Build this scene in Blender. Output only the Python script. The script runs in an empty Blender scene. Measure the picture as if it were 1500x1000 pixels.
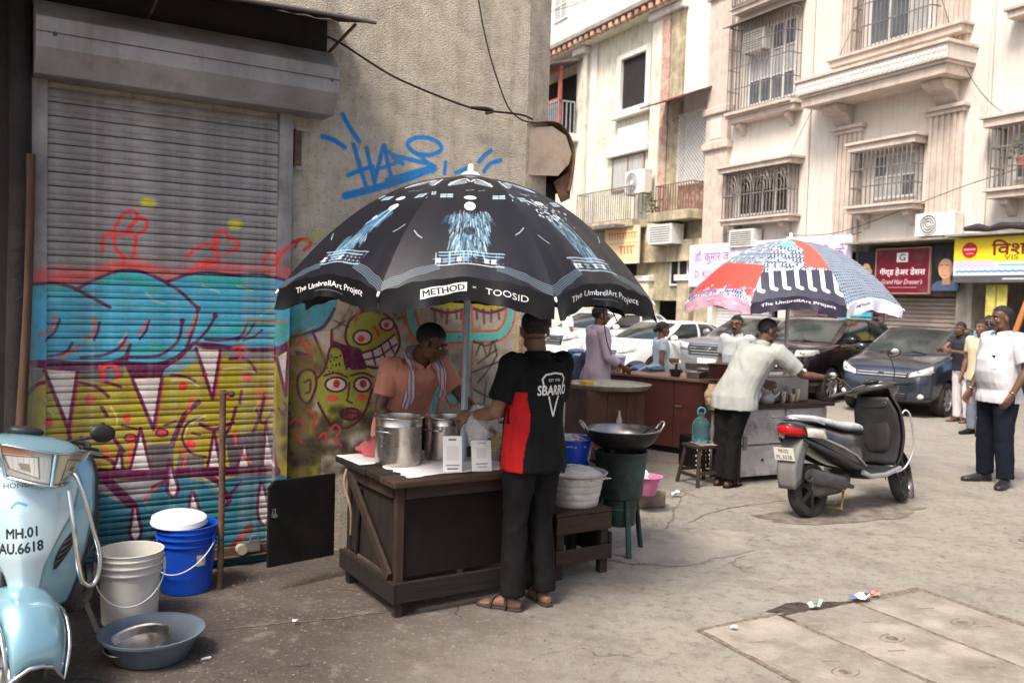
import bpy, bmesh, math, random
import numpy as np
from mathutils import Vector, Matrix, noise
from mathutils.bvhtree import BVHTree
R_ = math.radians
scene = bpy.context.scene
# ------------------------------------------------------------------ camera, sky, sun, exposure
FPX = 1300.0; CAM_H = 1.72; PITCH = math.atan(59/FPX); ROLL = 0.030
r0 = np.array([1., 0, 0]); fw = np.array([0, math.cos(PITCH), -math.sin(PITCH)]); u0_ = np.cross(r0, fw)
RX = math.cos(ROLL)*r0+math.sin(ROLL)*u0_; UX = -math.sin(ROLL)*r0+math.cos(ROLL)*u0_
CP = np.array([0, 0, CAM_H])
cd = bpy.data.cameras.new('camera'); cam = bpy.data.objects.new('camera', cd)
scene.collection.objects.link(cam); scene.camera = cam
mw = Matrix.Identity(4)
for i in range(3):
    mw[i][0] = RX[i]; mw[i][1] = UX[i]; mw[i][2] = -fw[i]; mw[i][3] = CP[i]
cam.matrix_world = mw
cd.sensor_width = 36; cd.lens = 36*FPX/1500; cd.clip_start = .05; cd.clip_end = 600
cd.dof.use_dof = True; cd.dof.focus_distance = 5.4; cd.dof.aperture_fstop = 3.2

world = bpy.data.worlds.new('World'); scene.world = world; world.use_nodes = True
wn = world.node_tree.nodes; wl = world.node_tree.links
bg = wn['Background']
sky = wn.new('ShaderNodeTexSky'); sky.sky_type = 'NISHITA'; sky.sun_disc = False
SUN_EL, SUN_AZ = R_(56), R_(215)
sky.sun_elevation = SUN_EL; sky.sun_rotation = SUN_AZ
sky.air_density = 1.0; sky.dust_density = 6.0; sky.ozone_density = 0.6; sky.altitude = 0
wl.new(sky.outputs[0], bg.inputs[0]); bg.inputs[1].default_value = 0.12
sd = bpy.data.lights.new('sun', 'SUN'); sun = bpy.data.objects.new('sun', sd); scene.collection.objects.link(sun)
sd.energy = 2.2; sd.angle = R_(15); sd.color = (1, .95, .88)
_sv = Vector((math.sin(SUN_AZ)*math.cos(SUN_EL), math.cos(SUN_AZ)*math.cos(SUN_EL), math.sin(SUN_EL)))
sun.rotation_euler = _sv.to_track_quat('Z', 'Y').to_euler(); sun.location = (0, 0, 30)
vs = scene.view_settings
vs.view_transform = 'Standard'; vs.look = 'None'; vs.gamma = 1; vs.exposure = 1.0; vs.use_curve_mapping = False
scene.cycles.max_bounces = 6; scene.cycles.diffuse_bounces = 3; scene.cycles.glossy_bounces = 3
scene.cycles.transmission_bounces = 4; scene.cycles.transparent_max_bounces = 8
scene.cycles.use_denoising = True

# ------------------------------------------------------------------ layout helpers (photo pixel -> point on a known plane of the place)
def ray(px, py): return RX*((px-750)/FPX)+UX*((500-py)/FPX)+fw
def G(px, py, z=0):
    d = ray(px, py); t = (z-CAM_H)/d[2]; p = CP+d*t; return Vector(p)
def DP(px, py, dep):
    d = ray(px, py); return Vector(CP+d*(dep/d[1]))
FN = np.array([.894427, .447214, 0]); FE = np.array([.447214, -.894427, 0]); FD = 18.
def fac(px, py, out=0.):
    d = ray(px, py); t = (FD-out-CP@FN)/(d@FN); p = CP+d*t; return float(p@FE), float(p[2])
WANG = R_(57.6)
WD = np.array([math.sin(WANG), math.cos(WANG), 0]); WN = np.array([WD[1], -WD[0], 0])
W0 = np.array(G(352, 824))
def wal(px, py, out=0.):
    d = ray(px, py); t = (W0@WN+out-CP@WN)/(d@WN); p = CP+d*t; return float((p-W0)@WD), float(p[2])
WROT = math.atan2(WD[1], WD[0]); FROT = math.atan2(FE[1], FE[0])
COL = scene.collection

# ------------------------------------------------------------------ objects
def tag(o, label=None, cat=None, group=None, kind=None):
    if label: o['label'] = label
    if cat: o['category'] = cat
    if group: o['group'] = group
    if kind: o['kind'] = kind
    return o
def thing(name, label, cat, loc=(0, 0, 0), rz=0, group=None):
    o = bpy.data.objects.new(name, None); COL.objects.link(o)
    o.location = loc; o.rotation_euler = (0, 0, rz); o.empty_display_size = .1
    return tag(o, label, cat, group)
def link_mesh(name, me, parent=None):
    o = bpy.data.objects.new(name, me); COL.objects.link(o)
    if parent is not None: o.parent = parent
    return o
def copy_tree(o, parent=None):
    c = o.copy(); COL.objects.link(c); c.parent = parent
    for ch in list(o.children): copy_tree(ch, c)
    return c

def catmull(pts, n=6, closed=False):
    P = [np.array(p, float) for p in pts]; m = len(P)
    if m < 3: return P
    out = []; rng = range(m) if closed else range(m-1)
    for i in rng:
        if closed: a, b, c, d = P[(i-1) % m], P[i], P[(i+1) % m], P[(i+2) % m]
        else: a, b, c, d = P[max(i-1, 0)], P[i], P[i+1], P[min(i+2, m-1)]
        for k in range(n):
            t = k/n
            out.append(.5*((2*b)+(c-a)*t+(2*a-5*b+4*c-d)*t*t+(3*b-a-3*c+d)*t**3))
    if not closed: out.append(P[-1])
    return out

class MB:
    def __init__(s): s.v = []; s.f = []; s.m = []
    def add(s, vs, fs, M=None, mi=0):
        b = len(s.v)
        for p in vs:
            p = Vector(p)
            s.v.append(tuple(M @ p) if M is not None else tuple(p))
        for f in fs: s.f.append(tuple(i+b for i in f)); s.m.append(mi)
        return s
    def box(s, c, sz, rz=0, rx=0, ry=0, mi=0, tap=(1, 1)):
        x, y, z = sz[0]/2, sz[1]/2, sz[2]/2; tx, ty = tap
        vs = [(-x, -y, -z), (x, -y, -z), (x, y, -z), (-x, y, -z), (-x*tx, -y*ty, z), (x*tx, -y*ty, z), (x*tx, y*ty, z), (-x*tx, y*ty, z)]
        M = Matrix.Translation(c) @ Matrix.Rotation(rz, 4, 'Z') @ Matrix.Rotation(ry, 4, 'Y') @ Matrix.Rotation(rx, 4, 'X')
        return s.add(vs, [(0, 3, 2, 1), (4, 5, 6, 7), (0, 1, 5, 4), (1, 2, 6, 5), (2, 3, 7, 6), (3, 0, 4, 7)], M, mi)
    def bx(s, x0, x1, y0, y1, z0, z1, mi=0):
        return s.box(((x0+x1)/2, (y0+y1)/2, (z0+z1)/2), (abs(x1-x0), abs(y1-y0), abs(z1-z0)), mi=mi)
    def loft(s, rings, caps=True, closed=False, mi=0):
        n = len(rings[0]); vs = [p for r in rings for p in r]; fs = []
        m = len(rings)
        for i in range(m if closed else m-1):
            a, b = i*n, ((i+1) % m)*n
            for j in range(n):
                k = (j+1) % n; fs.append((a+j, a+k, b+k, b+j))
        if caps and not closed:
            fs.append(tuple(reversed(range(n)))); fs.append(tuple(range((m-1)*n, m*n)))
        return s.add(vs, fs, None, mi)
    def tube(s, pts, r, n=8, closed=False, caps=True, mi=0, sq=1.0, upv=None):
        P = [Vector(p) for p in pts]; m = len(P); rs = r if hasattr(r, '__len__') else [r]*m
        rings = []; prev = None
        for i in range(m):
            if closed: t = P[(i+1) % m]-P[i-1]
            else: t = P[min(i+1, m-1)]-P[max(i-1, 0)]
            if t.length < 1e-9: t = Vector((0, 0, 1))
            t.normalize()
            if prev is None:
                a = Vector(upv) if upv else (Vector((0, 0, 1)) if abs(t.z) < .9 else Vector((1, 0, 0)))
            else: a = prev
            x = a-t*a.dot(t)
            if x.length < 1e-6: x = t.orthogonal()
            x.normalize(); prev = x; y = t.cross(x)
            rings.append([P[i]+(x*math.cos(2*math.pi*k/n)*sq+y*math.sin(2*math.pi*k/n))*rs[i] for k in range(n)])
        return s.loft(rings, caps, closed, mi)
    def bar(s, a, b, w, h, up=(0, 0, 1), mi=0):
        a, b = Vector(a), Vector(b); t = (b-a).normalized(); u = Vector(up); x = u-t*u.dot(t)
        if x.length < 1e-5: x = t.orthogonal()
        x.normalize(); y = t.cross(x)
        q = [(-1, -1), (1, -1), (1, 1), (-1, 1)]
        return s.loft([[p+x*(h/2*i)+y*(w/2*j) for i, j in q] for p in (a, b)], True, False, mi)
    def lathe(s, prof, n=24, c=(0, 0, 0), M=None, mi=0, capb=False, capt=False):
        vs = []; fs = []
        for r, z in prof:
            for k in range(n):
                a = 2*math.pi*k/n; vs.append((c[0]+r*math.cos(a), c[1]+r*math.sin(a), c[2]+z))
        for i in range(len(prof)-1):
            for k in range(n):
                l = (k+1) % n; fs.append((i*n+k, i*n+l, (i+1)*n+l, (i+1)*n+k))
        if capb: fs.append(tuple(reversed(range(n))))
        if capt: fs.append(tuple(range((len(prof)-1)*n, len(prof)*n)))
        return s.add(vs, fs, M, mi)
    def cyl(s, a, b, r, r2=None, n=16, mi=0):
        return s.tube([a, b], [r, r if r2 is None else r2], n, mi=mi)
    def ell(s, c, r, nu=16, nv=10, M=None, mi=0):
        vs = []; fs = []
        for i in range(nv+1):
            t = math.pi*i/nv
            for k in range(nu):
                a = 2*math.pi*k/nu
                vs.append((r[0]*math.sin(t)*math.cos(a), r[1]*math.sin(t)*math.sin(a), -r[2]*math.cos(t)))
        for i in range(nv):
            for k in range(nu):
                l = (k+1) % nu; fs.append((i*nu+k, i*nu+l, (i+1)*nu+l, (i+1)*nu+k))
        T = Matrix.Translation(c)
        if M is not None: T = T @ M
        return s.add(vs, fs, T, mi)
    def grid(s, fn, nu, nv, mi=0, flip=False):
        vs = [fn(i/nu, j/nv) for j in range(nv+1) for i in range(nu+1)]; fs = []
        w = nu+1
        for j in range(nv):
            for i in range(nu):
                q = (j*w+i, j*w+i+1, (j+1)*w+i+1, (j+1)*w+i); fs.append(q[::-1] if flip else q)
        return s.add(vs, fs, None, mi)
    def prism(s, poly, d0, d1, M=None, mi=0):
        n = len(poly)
        vs = [(p[0], p[1], d0) for p in poly]+[(p[0], p[1], d1) for p in poly]
        fs = [tuple(reversed(range(n))), tuple(range(n, 2*n))]
        for i in range(n):
            j = (i+1) % n; fs.append((i, j, n+j, n+i))
        return s.add(vs, fs, M, mi)
    def xz(s, poly, y0, y1, mi=0):      # polygon in x,z pushed along y
        M = Matrix(((1, 0, 0, 0), (0, 0, -1, 0), (0, 1, 0, 0), (0, 0, 0, 1)))
        return s.prism(poly, -y1, -y0, M, mi)
    def yz(s, poly, x0, x1, mi=0):
        M = Matrix(((0, 0, 1, 0), (1, 0, 0, 0), (0, 1, 0, 0), (0, 0, 0, 1)))
        return s.prism(poly, x0, x1, M, mi)
    def mesh(s, name='m'):
        me = bpy.data.meshes.new(name); me.from_pydata(s.v, [], s.f); me.update()
        return me
    def build(s, name, mats, parent=None, smooth=None, bevel=0, uvf=None, sub=0, solid=0, clean=True, bseg=2):
        me = s.mesh(name)
        if clean:
            bm = bmesh.new(); bm.from_mesh(me)
            # keep material order by layer
            lay = bm.faces.layers.int.new('mi'); bm.faces.ensure_lookup_table()
            for f, m in zip(bm.faces, s.m): f[lay] = m
            bmesh.ops.remove_doubles(bm, verts=bm.verts, dist=1e-5)
            bmesh.ops.recalc_face_normals(bm, faces=bm.faces)
            for f in bm.faces: f.material_index = f[lay]
            bm.to_mesh(me); bm.free()
        else:
            me.polygons.foreach_set('material_index', s.m)
        if not isinstance(mats, (list, tuple)): mats = [mats]
        for m in mats: me.materials.append(m)
        if smooth is not None:
            me.polygons.foreach_set('use_smooth', [True]*len(me.polygons))
            if smooth < 179: me.set_sharp_from_angle(angle=R_(smooth))
        if uvf: set_uv(me, uvf)
        me.update()
        o = link_mesh(name, me, parent)
        if solid:
            md = o.modifiers.new('thickness', 'SOLIDIFY'); md.thickness = solid; md.offset = 0
        if bevel:
            md = o.modifiers.new('bevel', 'BEVEL'); md.width = bevel; md.segments = bseg; md.limit_method = 'ANGLE'; md.angle_limit = R_(40)
        if sub:
            md = o.modifiers.new('sub', 'SUBSURF'); md.levels = sub; md.render_levels = sub
        return o
def set_uv(me, uvf):
    uv = me.uv_layers.new(name='uv'); vsl = [uvf(v.co) for v in me.vertices]
    li = np.empty(len(me.loops), dtype=np.int32); me.loops.foreach_get('vertex_index', li)
    a = np.array(vsl, dtype=np.float32)[li]; uv.data.foreach_set('uv', a.ravel())

# ------------------------------------------------------------------ materials
MATS = {}
def srgb(r, g, b):
    f = lambda c: (c/12.92 if c <= .04045 else ((c+.055)/1.055)**2.4)
    return tuple(f(c/255.) for c in (r, g, b))
def node(nt, t, **kw):
    n = nt.nodes.new(t)
    for k, v in kw.items(): setattr(n, k, v)
    return n
def coords(nt, scale=(1, 1, 1), rnd=True):
    tc = node(nt, 'ShaderNodeTexCoord'); mp = node(nt, 'ShaderNodeMapping')
    mp.inputs['Scale'].default_value = scale
    nt.links.new(tc.outputs['Object'], mp.inputs[0])
    if rnd:
        oi = node(nt, 'ShaderNodeObjectInfo'); ma = node(nt, 'ShaderNodeMath', operation='MULTIPLY'); ma.inputs[1].default_value = 37.
        nt.links.new(oi.outputs['Random'], ma.inputs[0]); nt.links.new(ma.outputs[0], mp.inputs['Location'])
    return mp.outputs[0]
def noise_fac(nt, co, scale, detail=4, rough=.55, lo=.35, hi=.65):
    n = node(nt, 'ShaderNodeTexNoise'); n.inputs['Scale'].default_value = scale; n.inputs['Detail'].default_value = detail; n.inputs['Roughness'].default_value = rough
    nt.links.new(co, n.inputs['Vector'])
    mr = node(nt, 'ShaderNodeMapRange'); mr.inputs[1].default_value = lo; mr.inputs[2].default_value = hi
    nt.links.new(n.outputs[0], mr.inputs[0]); return mr.outputs[0]
def mixc(nt, fac, a, b):
    m = node(nt, 'ShaderNodeMix', data_type='RGBA')
    for i, x in ((0, fac), (6, a), (7, b)):
        if hasattr(x, 'links'): nt.links.new(x, m.inputs[i])
        elif i == 0: m.inputs[0].default_value = x
        else: m.inputs[i].default_value = (*x[:3], 1)
    return m.outputs[2]
def mul(nt, a, b):
    m = node(nt, 'ShaderNodeMath', operation='MULTIPLY')
    for i, x in enumerate((a, b)):
        if hasattr(x, 'links'): nt.links.new(x, m.inputs[i])
        else: m.inputs[i].default_value = x
    return m.outputs[0]
def mat(name, col, rough=.6, metal=0., var=.15, vs=5., bump=.0, bs=60., dirt=None, da=.5, ds=2.5, dlo=.5, dhi=.72, coat=0., trans=0., ior=1.45,
        emit=0., imgobj=None, wear=0., st=(1, 1, 1), alpha=1., spec=.5, img=None, imgmode='over', rnd=True, sheen=0., bdist=.02, dirt2=None, da2=.5, ds2=9., streak=None):
    if name in MATS: return MATS[name]
    m = bpy.data.materials.new(name); m.use_nodes = True; nt = m.node_tree; b = nt.nodes['Principled BSDF']; MATS[name] = m
    co = coords(nt, st, rnd)
    c = col[:3]
    out = mixc(nt, noise_fac(nt, co, vs, 5), tuple(x*(1-var) for x in c), tuple(min(1, x*(1+var)) for x in c))
    if img is not None:
        ti = node(nt, 'ShaderNodeTexImage'); ti.image = img; ti.extension = 'EXTEND' if imgmode != 'repeat' else 'REPEAT'
        if imgobj is None:
            uvn = node(nt, 'ShaderNodeUVMap'); uvn.uv_map = 'uv'; nt.links.new(uvn.outputs[0], ti.inputs[0])
        else:      # picture laid out in the frame of the wall it is painted on
            ob, s0, z0, W, Hh = imgobj
            tc = node(nt, 'ShaderNodeTexCoord'); tc.object = ob; sx = node(nt, 'ShaderNodeSeparateXYZ'); nt.links.new(tc.outputs['Object'], sx.inputs[0])
            cx = node(nt, 'ShaderNodeCombineXYZ')
            for k, (o_, a0, ln) in enumerate(((0, s0, W), (2, z0, Hh))):
                mr_ = node(nt, 'ShaderNodeMapRange'); mr_.clamp = False; mr_.inputs[1].default_value = a0; mr_.inputs[2].default_value = a0+ln
                nt.links.new(sx.outputs[o_], mr_.inputs[0]); nt.links.new(mr_.outputs[0], cx.inputs[k])
            nt.links.new(cx.outputs[0], ti.inputs[0])
        af = ti.outputs['Alpha']
        if wear:
            wf = noise_fac(nt, co, 45, 6, .7, .25, .5); wr = node(nt, 'ShaderNodeMapRange'); wr.inputs[3].default_value = 1-wear
            nt.links.new(wf, wr.inputs[0]); af = mul(nt, af, wr.outputs[0])
        out = mixc(nt, af, out, ti.outputs['Color'])
    if dirt is not None:
        out = mixc(nt, mul(nt, noise_fac(nt, co, ds, 8, .65, dlo, dhi), da), out, dirt)
    if dirt2 is not None:
        out = mixc(nt, mul(nt, noise_fac(nt, co, ds2, 6, .7, .52, .7), da2), out, dirt2)
    if streak is not None:
        co2 = coords(nt, (7, 7, .5), rnd)
        out = mixc(nt, mul(nt, noise_fac(nt, co2, 1.2, 6, .6, .5, .75), streak[1]), out, streak[0])
    nt.links.new(out, b.inputs['Base Color'])
    rr = node(nt, 'ShaderNodeMapRange'); rr.inputs[3].default_value = max(0, rough-.1*min(1, rough*2)); rr.inputs[4].default_value = min(1, rough+.1)
    nn = node(nt, 'ShaderNodeTexNoise'); nn.inputs['Scale'].default_value = vs*2.3; nt.links.new(co, nn.inputs['Vector'])
    nt.links.new(nn.outputs[0], rr.inputs[0]); nt.links.new(rr.outputs[0], b.inputs['Roughness'])
    b.inputs['Metallic'].default_value = metal; b.inputs['IOR'].default_value = ior
    b.inputs['Specular IOR Level'].default_value = spec
    if coat: b.inputs['Coat Weight'].default_value = coat; b.inputs['Coat Roughness'].default_value = .08
    if trans: b.inputs['Transmission Weight'].default_value = trans
    if alpha < 1: b.inputs['Alpha'].default_value = alpha
    if sheen: b.inputs['Sheen Weight'].default_value = sheen; b.inputs['Sheen Roughness'].default_value = .5
    if emit: b.inputs['Emission Color'].default_value = (*c, 1); b.inputs['Emission Strength'].default_value = emit
    if bump:
        n2 = node(nt, 'ShaderNodeTexNoise'); n2.inputs['Scale'].default_value = bs; n2.inputs['Detail'].default_value = 6; n2.inputs['Roughness'].default_value = .6
        nt.links.new(co, n2.inputs['Vector'])
        bp = node(nt, 'ShaderNodeBump'); bp.inputs['Strength'].default_value = bump; bp.inputs['Distance'].default_value = bdist
        nt.links.new(n2.outputs[0], bp.inputs['Height']); nt.links.new(bp.outputs[0], b.inputs['Normal'])
    return m
def wood(name, c1, c2, rough=.65, axis='X', scale=3., bump=.25, dirt=None):
    rough = max(rough, .72)
    if name in MATS: return MATS[name]
    m = bpy.data.materials.new(name); m.use_nodes = True; nt = m.node_tree; b = nt.nodes['Principled BSDF']; MATS[name] = m
    st = {'X': (.8, 9, 9), 'Y': (9, .8, 9), 'Z': (9, 9, .8)}[axis]
    co = coords(nt, st); co1 = coords(nt, (1, 1, 1))
    f = noise_fac(nt, co, scale, 7, .65, .3, .7)
    out = mixc(nt, f, c1, c2)
    out = mixc(nt, mul(nt, noise_fac(nt, co1, 2.2, 6, .6, .45, .7), .55), out, dirt or tuple(x*.35 for x in c1))
    nt.links.new(out, b.inputs['Base Color']); b.inputs['Roughness'].default_value = rough; b.inputs['Specular IOR Level'].default_value = .3
    bp = node(nt, 'ShaderNodeBump'); bp.inputs['Strength'].default_value = bump; bp.inputs['Distance'].default_value = .01
    nt.links.new(f, bp.inputs['Height']); nt.links.new(bp.outputs[0], b.inputs['Normal'])
    return m

# ------------------------------------------------------------------ paint canvas: prints and graffiti are drawn stroke by stroke into a generated picture
_tx = {}
def text_tris(s, bold=0., shear=0., space=1.):
    k = (s, bold, shear, space)
    if k in _tx: return _tx[k]
    cu = bpy.data.curves.new('t', 'FONT'); cu.body = s; cu.size = 1; cu.offset = bold; cu.shear = shear; cu.space_character = space
    cu.resolution_u = 3; cu.fill_mode = 'FRONT'
    o = bpy.data.objects.new('t', cu); COL.objects.link(o)
    dg = bpy.context.evaluated_depsgraph_get(); oe = o.evaluated_get(dg); me = oe.to_mesh(); me.calc_loop_triangles()
    co = np.array([v.co[:2] for v in me.vertices]) if len(me.vertices) else np.zeros((0, 2))
    tr = np.array([t.vertices[:] for t in me.loop_triangles], dtype=int).reshape(-1, 3)
    oe.to_mesh_clear(); bpy.data.objects.remove(o); bpy.data.curves.remove(cu)
    r = (co, tr); _tx[k] = r; return r
class Canvas:
    def __init__(s, w, h, bg=(0, 0, 0, 0), tf=None):
        s.w, s.h = w, h; s.a = np.zeros((h, w, 4)); s.a[:] = [bg[0]/255, bg[1]/255, bg[2]/255, bg[3]] if len(bg) == 4 else [bg[0]/255, bg[1]/255, bg[2]/255, 1]
        s.tf = tf or (lambda p: p)
    def _bl(s, x0, y0, mask, col, op=1.):
        h, w = mask.shape; d = s.a[y0:y0+h, x0:x0+w]; m = (mask*op)[..., None]
        c = np.array(col[:3])/255.; a0 = d[..., 3:4]
        na = m+a0*(1-m); safe = np.where(na > 1e-5, na, 1)
        d[..., :3] = (c*m+d[..., :3]*a0*(1-m))/safe; d[..., 3:4] = na
    def _bb(s, P, pad):
        x0 = int(max(0, math.floor(P[:, 0].min()-pad))); x1 = int(min(s.w, math.ceil(P[:, 0].max()+pad)+1))
        y0 = int(max(0, math.floor(P[:, 1].min()-pad))); y1 = int(min(s.h, math.ceil(P[:, 1].max()+pad)+1))
        return x0, x1, y0, y1
    def stroke(s, pts, w, col, soft=1., op=1., closed=False, smooth=True, wob=0., w2=None):
        P = [np.array(s.tf(p), float) for p in pts]
        if closed: P = catmull(P, 8, True)+[P[0]] if smooth else P+[P[0]]
        elif smooth and len(P) > 2: P = catmull(P, 8)
        P = np.array(P)
        x0, x1, y0, y1 = s._bb(P, w+soft+2)
        if x1 <= x0 or y1 <= y0: return
        X, Y = np.meshgrid(np.arange(x0, x1)+.5, np.arange(y0, y1)+.5); D = np.full(X.shape, 1e9)
        n = len(P)-1
        for i in range(max(n, 1)):
            a = P[i]; b = P[min(i+1, len(P)-1)]; ab = b-a; L = ab@ab
            t = np.clip(((X-a[0])*ab[0]+(Y-a[1])*ab[1])/L, 0, 1) if L > 1e-9 else 0*X
            ww = w if w2 is None else w+(w2-w)*(i+t)/max(n, 1)
            D = np.minimum(D, np.hypot(X-a[0]-ab[0]*t, Y-a[1]-ab[1]*t)-ww/2)
        s._bl(x0, y0, np.clip(.5-D/max(soft, .5), 0, 1), col, op)
    def poly(s, pts, col, op=1., smooth=False, soft=0):
        P = [np.array(s.tf(p), float) for p in pts]
        if smooth: P = catmull(P, 6, True)
        P = np.array(P); x0, x1, y0, y1 = s._bb(P, 2)
        if x1 <= x0 or y1 <= y0: return
        M = np.zeros((y1-y0, x1-x0)); n = len(P)
        for oy in (.25, .75):
            for ox in (.25, .75):
                X, Y = np.meshgrid(np.arange(x0, x1)+ox, np.arange(y0, y1)+oy); ins = np.zeros(X.shape, bool)
                for i in range(n):
                    a, b = P[i], P[(i+1) % n]
                    if abs(a[1]-b[1]) < 1e-9: continue
                    c = ((a[1] > Y) != (b[1] > Y)) & (X < (b[0]-a[0])*(Y-a[1])/(b[1]-a[1])+a[0])
                    ins ^= c
                M += ins*.25
        s._bl(x0, y0, M, col, op)
    def ell(s, c, rx, ry, col, op=1., rot=0., soft=1.):
        s.poly([(c[0]+rx*math.cos(t)*math.cos(rot)-ry*math.sin(t)*math.sin(rot), c[1]+rx*math.cos(t)*math.sin(rot)+ry*math.sin(t)*math.cos(rot)) for t in np.linspace(0, 2*math.pi, 28)[:-1]], col, op)
    def tris(s, T, col, op=1.):      # T: n x 3 x 2 in canvas pixels
        if not len(T): return
        A = T.reshape(-1, 2); x0, x1, y0, y1 = s._bb(A, 1)
        if x1 <= x0 or y1 <= y0: return
        SS = 3; W, Hh = (x1-x0)*SS, (y1-y0)*SS; M = np.zeros((Hh, W), bool); Q = (T-np.array([x0, y0]))*SS
        for t in Q:
            a, b, c = t; den = (b[0]-a[0])*(c[1]-a[1])-(c[0]-a[0])*(b[1]-a[1])
            if abs(den) < 1e-9: continue
            ix0, ix1 = max(0, int(t[:, 0].min())), min(W, int(t[:, 0].max())+2); iy0, iy1 = max(0, int(t[:, 1].min())), min(Hh, int(t[:, 1].max())+2)
            if ix1 <= ix0 or iy1 <= iy0: continue
            X, Y = np.meshgrid(np.arange(ix0, ix1)+.5, np.arange(iy0, iy1)+.5)
            w1 = ((X-a[0])*(c[1]-a[1])-(c[0]-a[0])*(Y-a[1]))/den; w2 = ((b[0]-a[0])*(Y-a[1])-(X-a[0])*(b[1]-a[1]))/den
            M[iy0:iy1, ix0:ix1] |= (w1 >= -.001) & (w2 >= -.001) & (w1+w2 <= 1.001)
        s._bl(x0, y0, M.reshape(y1-y0, SS, x1-x0, SS).mean((1, 3)), col, op)
    def text(s, txt, x, y, width=None, size=None, col=(0, 0, 0), bold=0., rot=0., shear=0., align='c', curve=None, height=None, space=1., op=1.):
        if bold:      # heavier letters: overprint with small shifts
            b_ = bold*(size or (width or 60)/max(1, len(txt))*1.6)
            for dx, dy in ((b_, 0), (-b_, 0), (0, b_), (0, -b_)): s.text(txt, x+dx, y+dy, width, size, col, 0., rot, shear, align, curve, height, space, op)
        co, tr = text_tris(txt, 0., shear, space)
        if not len(tr): return
        co = co-co.min(0); ext = co.max(0)
        k = size if size else width/ext[0]
        ky = height/ext[1] if height else k
        kx = width/ext[0] if width else k
        co = co*[kx, ky]; ext = ext*[kx, ky]
        if align == 'c': co = co-[ext[0]/2, ext[1]/2]
        if curve: co = np.column_stack([co[:, 0], co[:, 1]+curve*(co[:, 0]/max(ext[0]/2, 1e-6))**2])
        c, sn = math.cos(rot), math.sin(rot)
        co = np.column_stack([co[:, 0]*c-co[:, 1]*sn+x, co[:, 0]*sn+co[:, 1]*c+y])
        s.tris(co[tr], col, op)
    def image(s, name):
        im = bpy.data.images.new(name, s.w, s.h, alpha=True); im.alpha_mode = 'CHANNEL_PACKED'
        im.pixels.foreach_set(np.clip(s.a, 0, 1).astype(np.float32).ravel()); im.update(); im.pack(); return im
rng = random.Random(7)
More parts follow.
